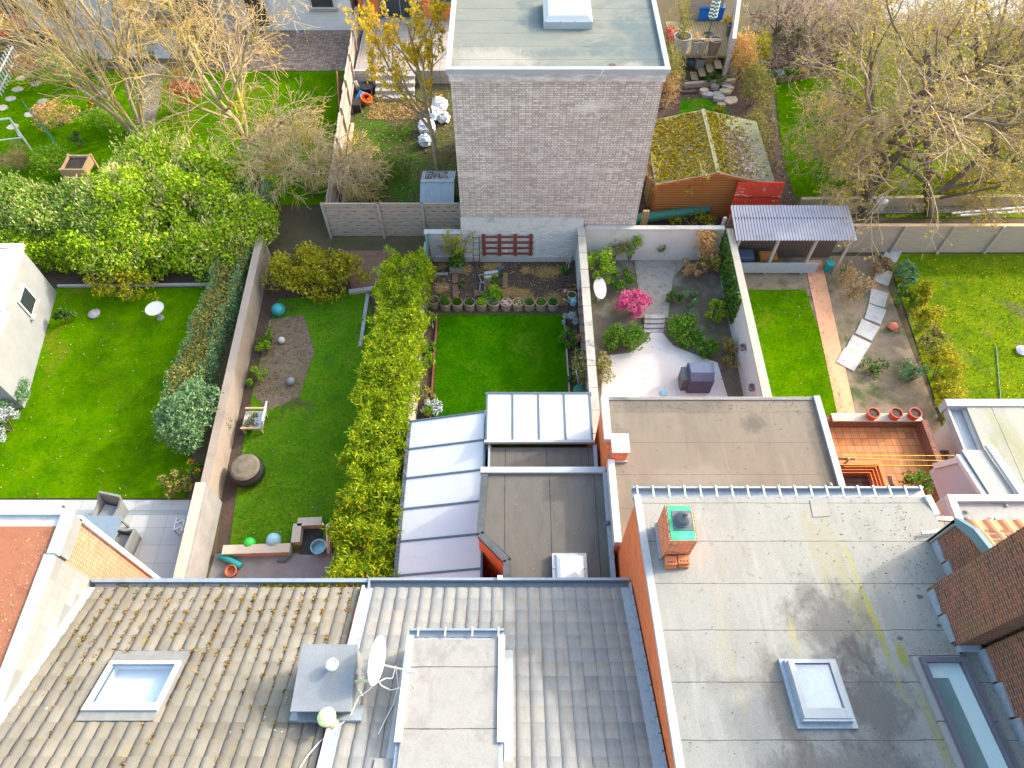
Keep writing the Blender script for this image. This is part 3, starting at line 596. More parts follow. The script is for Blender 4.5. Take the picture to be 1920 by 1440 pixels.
# felt covered chimney box astride both roofs
cb = thing('felt_clad_chimney', 'square grey felt covered chimney box astride the two tiled roofs', 'chimney', ((bxa+bxb)/2,(bya+byb)/2,6.5))
m = MB(); m.slab([(bxa,bya,6.3),(bxb,bya,6.3),(bxb,byb,6.0),(bxa,byb,6.0)], (0,0,.01))
m.v = []; m.f = []; m.mi = []
m.prism([(bxa+.06,bya),(bxb,bya),(bxb-.02,byb),(bxa+.10,byb)], 5.9, lambda x, y: 7.56 + (y-byb)*.02)
m.part('box', M('box_felt', [(.17,.19,.21),(.22,.24,.26)], 2, .95, bump=.3, bscale=80, fine=.4), cb)
m = MB(); m.prism([(bxa+.02,bya-.04),(bxb+.03,bya-.04),(bxb+.02,byb+.03),(bxa+.05,byb+.03)], 7.50, 7.60); m.part('cover', M('cover_felt', [(.165,.185,.21),(.215,.235,.255)], 2, .95, bump=.3, bscale=80, fine=.4), cb)
m = MB(); roof_bar(m, bxa-.05,(YE-bya)/cos(PIT)-.1,bxb+.20,(YE-bya)/cos(PIT)+.22,.0,.10); m.part('apron', MAT['zinc'], cb)
p = P(626,1250,7.6); vt = thing('roof_vent', 'small white mushroom vent on top of the felt chimney box', 'vent', p)
m = MB(); m.lathe(p, [(.05,0),(.05,.16)], 14); m.part('pipe', MAT['white'], vt, smooth=False)
m = MB(); m.lathe(p+Vector((0,0,.15)), [(.03,0),(.12,.0),(.125,.03),(.10,.07),(.09,.05),(.0,.055)], 18); m.part('cap', MAT['white'], vt)
vl = OP(627,1358,YE,ZE,tan(PIT)); ax = Vector((-.12,.12,1)).normalized(); vt = thing('flue_pipe', 'pale yellow green flue pipe with round cap in front of the felt box', 'flue', vl)
lime = M('flue_paint', [(.52,.58,.26),(.66,.70,.40)], 4, .6, bump=.1, stains=[((.25,.20,.08),6,.62,.72,(1,1,1))])
m = MB(); m.lathe(vl-ax*.1, [(.095,0),(.095,.52)], 18, ax); m.part('pipe', lime, vt)
m = MB(); m.lathe(vl+ax*.46, [(.10,-.02),(.17,-.02),(.175,.02),(.15,.07),(.08,.11),(0,.125)], 22, ax); m.part('cap', lime, vt)
# satellite dish
dc = P(705,1238,7.75); ds = thing('satellite_dish', 'white satellite dish with rusty rim, seen edge on beside the chimney box', 'satellite dish', dc)
axd = Vector((.97,-.14,.12)).normalized()
m = MB(); prof = [(0,-.09),(.16,-.075),(.32,-.035),(.44,.01),(.455,.012),(.45,.03),(.43,.025),(.30,-.015),(.15,-.055),(0,-.07)]
m.lathe(dc, prof, 36, axd); m.part('reflector', M('dish_paint', [(.82,.80,.76),(.88,.87,.84)], 3, .4, bump=0, stains=[((.60,.16,.05),2.2,.60,.64,(1,1,1))], fine=.05), ds, smooth=True)
lnb = P(768,1258,7.80); m = MB(); m.tube([dc+axd*.02-Vector((0,.05,.05)), lnb], .018, 8); m.part('arm', MAT['offwhite'], ds)
m = MB(); m.tube([lnb-axd*.05, lnb+axd*.06], [.05,.045], 12); m.tube([lnb+axd*.06, lnb+axd*.12], .03, 10); m.part('receiver', MAT['white'], ds)
m = MB(); m.tube([P(664,1278,7.42), P(702,1276,7.50)], .028, 10); m.tube([P(700,1277,7.50), dc-axd*.09], .022, 8); m.part('mount', lime, ds)
cab = MB()
def arc(uvz, r=.009): cab.tube([P(*q) for q in uvz], r, 5)
def onroof(u, v, h=.06):
    p = OP(u, v, YE, ZE, tan(PIT)); return p + Vector((0, h*sin(PIT), h*cos(PIT)))
cab.tube([P(704,1280,7.50), P(690,1295,7.4), onroof(676,1325,.3), onroof(655,1350), onroof(628,1371), onroof(600,1395), onroof(578,1420), onroof(565,1440), onroof(556,1462)], .011, 6)
arc([(705,1273,7.6),(716,1286,7.4),(733,1294,7.3),(748,1290,7.3),(762,1281,7.35),(772,1280,7.45),(778,1290,7.5),(774,1300,7.5),(765,1297,7.5),(762,1283,7.5),(758,1270,7.6),(766,1258,7.75)])
cab.tube([P(712,1278,7.5), P(722,1272,7.4), P(736,1272,7.3), onroof(746,1280,.5), onroof(748,1298,.2), onroof(738,1325), onroof(722,1355), onroof(710,1380)], .009, 5)
cab.tube([P(663,1262,7.3), P(666,1278,7.2), onroof(670,1296,.2), onroof(681,1309)], .009, 5)
for q in range(5): cab.tube([P(664,1258+q,7.32), P(676+q*2,1252+q*4,7.3), P(690,1262-q*5,7.4)], .007, 5)
cab.single('aerial_cable', MAT['cable'], 'loose white aerial cables looping from the satellite dish over the tiles', 'cable')
# ================================================================== flat roofed orange brick house (right of the tiled houses)
DS = .2265
def dz(y): return 7.40 + (6.72-y)*DS
def DP(u, v, h=0):
    p = OP(u, v, 6.72, 7.40, DS); return p + Vector((0, h*.22, h*.975))
hD = thing('flat_roofed_house', 'orange brick house with large pale stained felt roof sloping to a gutter', 'house', (5.8, 1.5, 0))
pl = [(2.78,-6),(2.78,6.66),(9.22,6.66),(9.22,5.62),(8.90,5.6),(8.75,-6)]
m = MB(); m.prism(pl, 0, lambda x, y: dz(y)-.10); m.part('wall', MAT['brick_orange'], hD)
m = MB(); m.prism([(2.86,-6),(2.86,6.70),(9.24,6.70),(9.24,5.60),(8.93,5.58),(8.80,-6)], lambda x, y: dz(y)-.09, lambda x, y: dz(y)); m.part('roof', MAT['felt_pale'], hD)
m = MB()
m.slab([(2.72,-6,dz(-6)-.06),(2.87,-6,dz(-6)-.06),(2.87,6.74,dz(6.74)-.06),(2.72,6.74,dz(6.74)-.06)], (0,0,.11)); m.part('edge_trim', MAT['trim'], hD)
m = MB(); m.box(2.72,6.72,7.22,9.28,6.95,7.27); m.box(2.72,6.92,7.22,9.28,6.96,7.40); m.box(2.72,6.70,7.24,9.28,6.725,7.36); g = m.part('gutter', MAT['zinc'], hD)
m = MB()
for k in range(19): x = 2.80+k*.355; m.box(x,6.68,7.40,x+.035,6.98,7.425)
m.pieces('gutter_bracket', MAT['white'], g)
p = DP(1535,952); m = MB(); m.slab([DP(1518,938,.004),DP(1548,937,.004),DP(1556,968,.004),DP(1524,970,.004)], (0,0,.012)); m.part('felt_patch', M('patch_felt', [(.20,.20,.19),(.235,.23,.22)], 2, .95, fine=.5), hD)
# chimney
b0 = DP(1240,1046); cx0, cx1, cy0 = b0.x, DP(1290,1048).x, b0.y; cy1 = cy0+.78; zt = P(1303,1010,8.9).z
m = MB(); m.prism([(cx0,cy0),(cx1,cy0),(cx1,cy1),(cx0,cy1)], 7.2, 8.70); chm = m.part('chimney', MAT['brick_chimney'], hD)
m = MB(); m.prism([(cx0+.03,cy0+.02),(cx1-.03,cy0+.02),(cx1-.03,cy1-.03),(cx0+.03,cy1-.03)], 8.695, 8.715); m.part('green_membrane', M('green_membrane', [(.02,.30,.14),(.04,.42,.21),(.10,.45,.27)], 5, .5, bump=.3, bscale=14, stains=[((.16,.17,.15),4,.58,.72,(1,1,1))]), chm)
cc = Vector(((cx0+cx1)/2+.03, (cy0+cy1)/2+.04, 8.71)); m = MB(); m.box(cc.x-.20,cc.y-.22,8.71,cc.x+.20,cc.y+.20,8.73); m.part('cover_plate', MAT['anthracite'], chm)
m = MB(); m.lathe(cc+Vector((0,0,.02)), [(.17,0),(.17,.02),(.145,.03),(.145,.13),(.135,.15),(.06,.22),(.06,.25),(.04,.25),(.04,.36),(.0,.36)], 24); m.part('cowl', MAT['anthracite'], chm, smooth=False)
m = MB(); m.box(cx0-.05,cy0-.03,dz(cy0)-.05,cx0-.003,cy1+.02,dz(cy1)+.20); m.part('flashing', MAT['lead'], chm)
hb = flat('hollow_brick', (.50,.17,.07), .85); hole = flat('hole_shade', (.05,.02,.015), .9)  # dark disc colour stands in for the shade inside the holes
def hollow_brick(u, v, label):
    p = DP(u, v); t = thing('hollow_brick', label, 'brick', p, 'hollow bricks at the chimney foot')
    m = MB(); m.box(p.x-.115,p.y-.02,p.z-.01,p.x+.115,p.y+.16,p.z+.09); m.box(p.x-.115,p.y+.02,p.z+.09,p.x+.115,p.y+.20,p.z+.185); m.part('body', hb, t)
    m = MB()
    for k in (-1,0,1): m.lathe((p.x+k*.065,p.y+.07,p.z+.183), [(.018,0),(.018,.005),(0,.005)], 10)
    m.pieces('hole', hole, t); return t
hollow_brick(1257,1066,'hollow orange brick under the green topped chimney, nearer the white roof edge'); hollow_brick(1280,1064,'hollow orange brick under the green topped chimney, on its paler roof side')
# roof window standing on a felted curb
rw = thing('roof_window', 'white framed roof window on a felted curb in the pale felt roof', 'skylight', DP(1520,1300))
x0, x1 = 5.02, 5.86; y1, y0 = 2.98, 1.98
def dbox(m, xa, ya, xb, yb, h0, h1):
    m.prism([(xa,ya),(xb,ya),(xb,yb),(xa,yb)], lambda x, y: dz(y)+h0, lambda x, y: dz(y)+h1); return m
m = MB(); dbox(m, x0-.10,y0-.14,x1+.10,y1+.06,-.05,.07); dbox(m, x0-.03,y0-.05,x1+.03,y1+.03,.07,.15); m.part('curb', MAT['lead'], rw)
m = MB(); dbox(m,x0,y0,x0+.10,y1,.15,.24); dbox(m,x1-.10,y0,x1,y1,.15,.24); dbox(m,x0+.10,y0,x1-.10,y0+.17,.15,.235); dbox(m,x0+.10,y1-.05,x1-.10,y1,.15,.235); fr = m.part('frame', MAT['trim'], rw)
m = MB(); dbox(m,x0-.01,y0-.04,x1+.01,y0-.002,.10,.20); m.part('sill', MAT['white'], fr)
m = MB(); dbox(m,x0+.10,y0+.17,x1-.10,y1-.05,.19,.20); m.part('pane', MAT['glass'], rw)
m = MB(); m.box(x0+.05,y0+.1,7.6,x1-.05,y1,7.62); 
m = MB(); q = [(x0+.10,y0+.17),(x1-.10,y0+.17),(x1-.10,y1-.05),(x0+.10,y1-.05)]
for i in range(4):
    a, b = q[i], q[(i+1)%4]; m.face([(a[0],a[1],dz(a[1])+.18),(b[0],b[1],dz(b[1])+.18),(b[0],b[1],dz(b[1])+.02),(a[0],a[1],dz(a[1])+.02)])
m.face([(a[0],a[1],dz(a[1])+.03) for a in q]); m.part('shaft', MAT['white'], rw)
m = MB(); dbox(m,x0+.32,y0+.45,x1-.26,y1-.12,.032,.036); dbox(m, x0+.14,y0+.20,x0+.20,y1-.1,.032,.04); m.part('shaft_floor', flat('floor_glimpse',(.62,.66,.70),.6,var=.02), rw)
# long glass rooflight
gl = thing('long_rooflight', 'long dark framed glass rooflight along the brick gable', 'skylight', DP(1790,1340))
x0, x1, y1, y0 = 7.50, 8.30, 3.06, -1.2
m = MB(); dbox(m,x0,y0,x0+.07,y1,-.05,.16); dbox(m,x1-.07,y0,x1,y1,-.05,.16); dbox(m,x0+.07,y1-.09,x1-.07,y1,-.05,.15); fr = m.part('frame', flat('plum_frame',(.11,.11,.145),.5), gl)
m = MB(); dbox(m,x0-.12,y0,x0-.003,y1+.06,-.02,.07); dbox(m,x1+.003,y0,x1+.12,y1+.06,-.02,.05); dbox(m,x0-.003,y1+.003,x1+.003,y1+.10,-.02,.07); m.part('curb', MAT['felt_mid'], gl)
m = MB(); dbox(m,x0+.07,y0,x1-.07,y1-.09,.12,.13); m.part('pane', glass('greenish_glass',(.93,.98,.98),.10), gl)
m = MB(); z0 = .015; dbox(m,x0+.07,y0,x1-.07,y1-.09,z0-.01,z0); m.part('floor', flat('teal_floor',(.20,.28,.285),.6,var=.03), gl)
m = MB(); dbox(m,x0+.42,y0,x1-.07,y1-.09,.018,.03); dbox(m,x0+.07,y1-.36,x0+.42,y1-.09,.018,.035); m.part('shaft', flat('pale_shaft',(.84,.88,.89),.6,var=.02), gl)
# small vents
def roof_pipe(u, v, z, label, r=.06, h=.22, base=None):
    p = P(u, v, z) if base is None else base; t = thing('vent_pipe', label, 'vent', p, 'black roof vents')
    m = MB(); m.lathe(p, [(.13,0),(.13,.012),(r,.02),(r,h)], 16); m.part('pipe', MAT['anthracite'], t)
    m = MB(); m.lathe(p+Vector((0,0,h-.03)), [(r*1.3,0),(r*1.4,.03),(r*1.1,.07),(0,.085)], 16); m.part('cap', MAT['anthracite'], t); return t
roof_pipe(1550,916,4.5,'black roof vent standing near the zinc edge of the tan flat roof')
roof_pipe(1138,985,4.0,'short black vent in the dark felt roof beside the white wall coping', .05,.16)

# ================================================================== dark brick house far right
hS = thing('dark_brick_house', 'tall dark red brick gable with chimney breast and orange roof tiles', 'house', (9.6, 2, 0))
m = MB()
m.slab([(8.88,5.52,0),(8.88,5.52,8.62),(8.88,5.22,9.10),(8.88,-1.5,12.4),(8.88,-1.5,0)], (4.5,0,0)); wS = m.part('wall', MAT['brick_red'], hS)
m = MB(); m.box(8.70,-6,0,8.90,3.20,12.2); m.part('gable', MAT['brick_red'], hS)
m = MB(); m.box(8.30,3.28,0,8.89,4.46,11.2); m.part('chimney', MAT['brick_red'], hS)
m = MB()
for a, b in ((3.36,3.86),(3.90,4.38)): m.box(8.26,a,dz((a+b)/2)-.05,8.296,b,dz(a)+.14)
for a, b in ((4.50,5.0),(5.04,5.5)): m.box(8.84,a,dz((a+b)/2)-.05,8.876,b,dz(a)+.15)
for k in range(6): m.box(8.66,2.62-k*.6,dz(2.9-k*.6)-.10,8.697,3.18-k*.6,dz(2.62-k*.6)+.15)
m.pieces('stepped_flashing', MAT['lead'], hS)
m = MB(); m.box(8.30,3.16,dz(3.2)-.1,8.72,3.275,dz(3.2)+.14); m.part('corner_flashing', MAT['lead'], hS)
m = MB(); m.bar((8.88,5.56,7.5),(8.88,5.56,8.75),.16,.05); m.box(8.80,5.525,7.6,8.97,5.60,8.72); m.part('corner_board', MAT['offwhite'], hS)
m = MB(); m.slab([(8.80,5.60,8.62),(8.80,5.60,8.82),(8.80,5.20,9.22),(8.80,4.47,9.56),(8.80,4.47,9.30),(8.80,5.10,9.02)], (.10,0,0)); m.part('verge_flashing', flat('blue_slate_verge',(.11,.20,.25),.6), hS)
m = MB()
for r_ in range(16):
    for k in range(15):
        xa = 8.92+k*.30; ya = 5.50-r_*.33; za = 8.90+r_*.33*.50
        pr = [(0,0),(.05,.05),(.10,.07),(.16,.05),(.20,.0),(.30,.0)]
        for i in range(5):
            (a, h), (b, g_) = pr[i], pr[i+1]
            m.face([(xa+a,ya,za+h+.03),(xa+a,ya-.36,za+h+.18),(xa+b,ya-.36,za+g_+.18),(xa+b,ya,za+g_+.03)])
m.part('roof', MAT['tile_orange'], hS)
# annex with pale flat roof
a0 = P(1775,928,7.1); hT = thing('flat_roofed_annex', 'annex with white framed pale flat roof scattered with stones', 'annex', (11.5,6.3,0))
m = MB(); m.box(a0.x+.03,5.62,0,14,a0.y-.05,6.98); m.part('wall', MAT['brick_red'], hT)
m = MB(); m.box(a0.x+.10,5.62,6.98,13.9,a0.y-.10,7.02); m.part('roof', M('annex_felt', [(.22,.22,.21),(.28,.275,.265),(.36,.355,.34)], .9, .9, bump=.2, stains=[((.22,.22,.215),.8,.55,.68,(1,1,1))], fine=.4), hT)
m = MB(); m.box(a0.x,a0.y-.16,6.95,14,a0.y,7.13); m.box(a0.x,5.60,6.95,a0.x+.16,a0.y-.16,7.125); m.part('parapet', MAT['white'], hT)
m = MB(); m.box(a0.x-.06,5.6,6.2,a0.x-.002,a0.y-.02,6.95); m.part('fascia', MAT['offwhite'], hT)
rs = np.random.default_rng(8)
stones = [(1812,972),(1818,985),(1832,988),(1856,975),(1855,985),(1899,985),(1886,948),(1900,935),(1865,974),(1812,960)]
for k, (u, v) in enumerate(stones):
    p = P(u, v, 7.02); m = MB(); r = rs.uniform(.035,.06)
    m.lathe(p, [(r*.7,0),(r*1.05,r*.5),(r*.8,r*1.1),(r*.2,r*1.3)], 7)
    m.v = [(x+rs.normal()*.008, y+rs.normal()*.008, z) for x, y, z in m.v]
    m.single('loose_stone', MAT['stone'], 'small loose brownish stone lying on the pale annex roof', 'stone', 'loose stones on the annex roof')
# roof corner between: white boards around a light well
lw = thing('light_well_frame', 'weathered white boards framing the small light well beside the flat roof', 'frame', P(1750,950,7.0))
m = MB(); m.bar(P(1738,930,7.45),P(1756,966,7.45),.13,.10); m.part('edge_board', MAT['white'], lw)
m = MB(); m.bar(P(1750,972,7.35),P(1786,974,7.35),.10,.08); m.bar(P(1746,972,7.3),P(1756,1002,7.3),.10,.12); m.part('cross_board', MAT['offwhite'], lw)
m = MB(); m.slab([P(1750,976,7.0),P(1790,978,7.0),P(1796,1000,7.0),P(1756,1004,7.0)], (0,0,.04)); m.part('well_floor', MAT['felt_moss'], lw)
m = MB(); m.bar(P(1728,1000,7.72),P(1790,992,7.72),.06,.05); m.pieces('flashing', MAT['lead'], lw)
# lean-to with lavender side panel
ln = thing('lean_to_dormer', 'lean-to with lavender side panel in white frame behind the annex', 'dormer', P(1800,900,5.5))
A_, B_, C_ = P(1762,905,5.6), P(1803,858,5.9), P(1830,925,6.4)
xw = A_.x; ya, yb = 7.05, 8.75
m = MB(); m.slab([(xw+.5,ya,4.6),(xw+.5,ya,6.35),(xw+.5,yb-.25,5.95),(xw+.5,yb,5.0),(xw+.5,yb,4.6)], (.85,0,0)); m.part('side_panel', flat('lavender_panel',(.36,.37,.42),.6,var=.04), ln)
m = MB(); m.slab([(xw+.46,ya,6.35),(xw+.46,yb-.2,5.95),(xw+.46,yb-.2,5.83),(xw+.46,ya,6.22)], (.12,0,0)); m.slab([(xw+.45,yb-.28,5.95),(xw+.45,yb+.08,4.9),(xw+.45,yb-.08,4.9),(xw+.45,yb-.42,5.9)], (.12,0,0)); m.slab([(xw+1.22,ya,6.42),(xw+1.40,ya,6.42),(xw+1.40,yb,5.98),(xw+1.22,yb,5.98)], (0,0,.1)); m.part('frame', MAT['white'], ln)
m = MB(); m.slab([(xw+.60,ya,6.37),(xw+1.20,ya,6.37),(xw+1.20,yb-.1,5.97),(xw+.60,yb-.1,5.97)], (0,0,.03)); m.part('roof', MAT['grey_plastic'], ln)
# mossy grey extension roof at the right edge
e0 = P(1858,880,3.5); hR = thing('rear_extension', 'rear extension with mossy streaked grey felt roof and pale rendered walls', 'extension', (e0.x+2,9.2,0))
m = MB(); m.box(e0.x+.02,6.9,0,18.5,11.6,3.4); m.part('wall', MAT['render_wall'], hR)
m = MB(); m.box(e0.x+.05,6.9,3.4,18.45,11.5,3.5); m.part('roof', MAT['felt_moss'], hR)
m = MB(); m.box(e0.x-.45,6.9,3.20,e0.x,11.55,3.26); m.box(e0.x-.50,6.9,3.16,e0.x-.44,11.55,3.42); m.box(e0.x-.55,11.5,3.1,18.5,11.75,3.55); m.part('gutter', MAT['trim'], hR)

# ================================================================== tan flat roofed extension
hF = thing('rear_extension', 'long rear extension with wide tan felt flat roof', 'extension', (5.8, 9, 0))
m = MB(); m.box(2.66,6.68,0,8.92,11.16,4.40); m.part('wall', MAT['brick_orange'], hF)
m = MB(); m.box(2.80,6.68,4.40,8.80,11.10,4.50); m.part('roof', MAT['felt_tan'], hF)
m = MB(); m.box(8.80,6.68,4.38,8.98,11.2,4.60); m.part('edge_trim', MAT['zinc'], hF); m = MB(); m.box(2.80,11.10,4.38,8.80,11.20,4.54); m.part('rear_edge', MAT['felt_mid'], hF)
m = MB(); m.box(2.62,6.68,4.38,2.80,9.05,4.72); m.box(2.60,9.75,4.38,2.80,11.2,4.60); m.pieces('wall_coping', MAT['white'], hF)
m = MB(); m.box(2.74,9.10,3.6,3.14,9.60,5.02); ch = m.part('chimney', MAT['brick_chimney'], hF)
m = MB(); m.box(2.70,9.06,5.02,3.19,9.65,5.09); m.part('cap', MAT['concrete'], ch)
m = MB(); m.box(2.71,9.05,4.45,3.18,9.097,4.58); m.part('flashing', MAT['trim'], ch)

# ================================================================== dark felt annex of the middle house
hE = thing('rear_annex', 'annex with dark grey felt flat roof and one chamfered brick corner', 'annex', (1, 7.4, 0))
eL, eK, eM = P(905,892,4), P(896,1002,4), P(946,1052,4)
pe = [(eM.x+.02,5.0),(2.62,5.0),(2.62,9.02),(eL.x,9.02),(eK.x,eK.y),(eM.x,eM.y)]
m = MB(); m.prism(pe, 0, 3.90); m.part('wall', MAT['brick_orange'], hE)
inner = [(eM.x+.16,5.0),(2.60,5.0),(2.60,8.96),(eL.x+.16,8.96),(eK.x+.16,eK.y+.06),(eM.x+.16,eM.y+.08)]
m = MB(); m.prism(inner, 3.90, 4.0); m.part('roof', MAT['felt_dark'], hE)
m = MB()
for a, b in (((eL.x,9.02),(eK.x,eK.y)),((eK.x,eK.y),(eM.x,eM.y)),((eM.x,eM.y),(eM.x,5.0))):
    m.bar((a[0]+.06,a[1],3.99),(b[0]+.06,b[1],3.99),.19,.16)
m.part('felt_kerb', M('kerb_felt', [(.05,.06,.07),(.09,.10,.11)], 4, .9, fine=.4), hE)
m = MB(); m.box(eL.x-.06,8.96,3.93,2.62,9.14,4.10); m.part('edge_trim', MAT['trim'], hE)
m = MB(); m.box(2.54,5.0,3.99,2.66,8.95,4.14); m.part('upstand', MAT['lead'], hE)
p = P(1068,1062,4.0); m = MB(); m.box(p.x-.46,p.y-.55,4.0,p.x+.44,p.y+.30,4.16); sk = thing('skylight', 'square clear dome skylight with silver frame on the dark felt roof', 'skylight', (p.x,p.y,4.0)); m.part('frame', MAT['trim'], sk)
m = MB(); m.lathe((p.x,p.y-.125,4.16), [(.50,0),(.47,.05),(.36,.10),(.18,.13),(0,.14)], 4); m.rot((p.x,p.y-.125), pi/4); m.part('dome', M('clear_dome', [(.56,.60,.64),(.68,.71,.74)], 2, .12, bump=0, spec=.7, fine=.03), sk)
m = MB()
for a, b in ((-.36,.24),(0,.24),(.34,.24),(-.40,-.1),(.38,-.1)): m.lathe((p.x+a,p.y+b,4.16), [(.025,0),(.02,.03),(0,.035)], 8)
m.pieces('screw', MAT['concrete'], sk)
# lower dark roof and upper opal veranda
hG = thing('low_annex_roof', 'small low dark felt roof strip between the opal roof and annex', 'annex', (.8, 9.8, 0))
m = MB(); m.box(-.72,9.02,0,2.58,10.42,2.86); m.part('wall', MAT['brick_orange'], hG)
m = MB(); m.box(-.68,9.15,2.86,2.54,10.38,2.95); m.part('roof', MAT['felt_dark'], hG)
m = MB(); m.box(2.46,9.15,2.95,2.56,10.40,3.10); m.box(-.72,9.15,2.86,-.66,10.4,3.06); m.pieces('upstand', MAT['lead'], hG)
def opal_roof(name, label, corners, nb, along, loc, group=None):
    t = thing(name, label, 'canopy', loc, group); a, b, c, d = [Vector(q) for q in corners]      # a-b near edge, d-c far edge
    m = MB(); bars = MB()
    for k in range(nb):
        f0, f1 = k/nb, (k+1)/nb
        if along: q = [a.lerp(b,f0), a.lerp(b,f1), d.lerp(c,f1), d.lerp(c,f0)]
        else: q = [a.lerp(d,f0), b.lerp(c,f0), b.lerp(c,f1), a.lerp(d,f1)]
        mm = MB(); mm.slab(q, (0,0,.02)); mm.part('panel', MAT['opal'], t)
    for k in range(nb+1):
        f = k/nb
        p, q = (a.lerp(b,f), d.lerp(c,f)) if along else (a.lerp(d,f), b.lerp(c,f))
        u = Vector((0,0,.02)); bb = MB(); bb.bar(p+u, q+u, .055, .06); bb.part('glazing_bar', MAT['dark_metal'], t)
    return t, (a, b, c, d)
zH0, zH1 = 3.12, 2.75
oH, q = opal_roof('veranda_roof', 'opal veranda roof of four upright panels next to the lawn', [(-.78,10.52,zH0),(2.44,10.52,zH0),(2.50,12.42,zH1),(-.80,12.42,zH1)], 4, True, (.85,11.5,0), 'opal panel roofs')
m = MB(); m.bar((-.84,10.47,zH0+.02),(2.50,10.47,zH0+.02),.09,.12); m.part('ridge_trim', MAT['trim'], oH)
m = MB(); m.box(-.86,12.42,zH1-.12,2.56,12.50,zH1+.04); m.part('gutter', MAT['dark_metal'], oH)
m = MB(); m.box(-.80,10.5,0,-.72,12.40,zH1-.1); m.box(-.78,12.3,0,2.5,12.38,zH1-.12); m.part('side_wall', MAT['opal'], oH)
zL, zR = 2.25, 2.85
oI, q = opal_roof('veranda_roof', 'long opal veranda roof of seven wide panels beside the yellow green hedge', [(-3.22,4.6,zL),(-.86,4.6,zR),(-.86,11.70,zR),(-3.28,11.70,zL)], 7, False, (-2.1,8.5,0), 'opal panel roofs')
m = MB(); m.box(-3.36,4.6,zL-.12,-3.24,11.74,zL+.03); m.part('gutter', MAT['dark_metal'], oI)
m = MB(); m.bar((-.84,4.6,zR+.05),(-.84,11.72,zR+.05),.06,.12); m.part('wall_trim', MAT['dark_metal'], oI)
m = MB(); m.box(-3.30,4.6,0,-3.24,11.66,zL-.12); m.box(-3.24,11.6,0,-.86,11.66,zL-.1); m.part('side_wall', MAT['opal'], oI)
rs = np.random.default_rng(4); n = 500
link('gutter_moss', leafmesh('gutter_moss', np.column_stack([rs.uniform(-3.35,-3.25,n), rs.uniform(5.5,11.6,n), zL+.03+rs.uniform(0,.02,n)]), np.tile([0,0,1.],(n,1)), .05, .04, rs, .8), MAT['litter'], oI)

# ================================================================== left foreground: red felt house
zB = 7.25
hB = thing('red_felt_house', 'house with red felt flat roof, slate clad flank and peach brick rear', 'house', (-13, 0, 0))
m = MB(); m.box(-18,5.42,0,-9.88,6.38,zB-.05); m.part('rear_wall', MAT['brick_peach'], hB)
m = MB(); m.box(-18,-6,0,-9.86,5.418,zB-.05); m.part('flank_wall', MAT['slate_clad'], hB)
m = MB(); m.box(-17.9,-6,zB-.05,-10.02,6.06,zB+.02); m.part('roof', MAT['felt_red'], hB)
m = MB(); m.box(-17.9,6.06,zB-.06,-9.98,6.30,zB-.01); m.part('roof_gutter', M('puddled_zinc', [(.40,.42,.44),(.55,.57,.58)], 1.2, .5, bump=.05, stains=[((.13,.08,.06),.9,.50,.6,(1,1,1))]), hB)
m = MB(); m.box(-18,6.30,zB-.10,-9.80,6.46,zB+.10); m.box(-9.98,5.42,zB-.10,-9.80,6.30,zB+.095); m.box(-10.04,-6,zB-.08,-9.84,5.42,zB+.07); m.part('edge_trim', MAT['trim'], hB)
m = MB(); m.box(-9.87,5.45,zB-.45,-9.80,6.40,zB-.10); m.part('fascia', MAT['grey_plastic'], hB)
m = MB(); m.box(-9.90,6.36,0,-9.80,6.48,zB-.35); m.part('corner_strip', MAT['white'], hB)
p = P(121,955,zB); m = MB(); m.lathe((p.x,p.y,zB-.01), [(.085,0),(.085,.10),(.06,.10),(.06,.03),(0,.03)], 16); m.part('outlet', MAT['offwhite'], hB)
# valley flashing where slates meet the tiles
m = MB()
for k in range(18):
    s = k*.36; roof_bar(m, -9.86,s-.02,-9.66,s+.37,.0,.05+.002*(k%2))
m.part('valley_flashing', MAT['trim'], hA)

# bits lying about on the flat roofs
def debris(parent, name, n, xf, zf, mat, L, seed):
    g = np.random.default_rng(seed); q = xf(g, n); C = np.column_stack([q[:,0], q[:,1], [zf(x, y)+.008 for x, y in q]]); an = g.uniform(0, 6.28, n)
    o = link(name, leafmesh(name, C, np.column_stack([np.cos(an), np.sin(an), np.zeros(n)]), L, L*.75, g, .1), mat, parent); o['kind'] = 'stuff'
lich = isl('roof_lichen', [(.42,.36,.06),(.30,.30,.14),(.22,.16,.10),(.50,.46,.30)], .95); twg = isl('roof_grit', [(.06,.05,.04),(.14,.11,.08),(.22,.20,.17)], .95)
debris(hB, 'lichen', 420, lambda g, n: np.column_stack([-10.06-np.abs(g.normal(0,.45,n)), g.uniform(-1,6,n)]), lambda x, y: zB+.02, lich, .035, 1)
debris(hD, 'grit', 700, lambda g, n: np.column_stack([np.where(g.uniform(size=n) < .5, 8.7-np.abs(g.normal(0,.7,n)), g.uniform(3,8.6,n)), g.uniform(.3,6.6,n)]), lambda x, y: dz(y), twg, .028, 2)
debris(hD, 'lichen', 160, lambda g, n: np.column_stack([g.normal(7.2,.8,n).clip(3,8.5), g.uniform(.5,6.5,n)]), lambda x, y: dz(y), lich, .04, 3)
debris(hF, 'grit', 420, lambda g, n: np.column_stack([g.uniform(2.9,8.75,n), np.where(g.uniform(size=n) < .5, 11.05-np.abs(g.normal(0,.25,n)), g.uniform(6.8,11,n))]), lambda x, y: 4.5, twg, .032, 4)
debris(hE, 'grit', 200, lambda g, n: np.column_stack([g.uniform(0,2.5,n), g.uniform(5.6,8.9,n)]), lambda x, y: 4.0, lich, .022, 5)
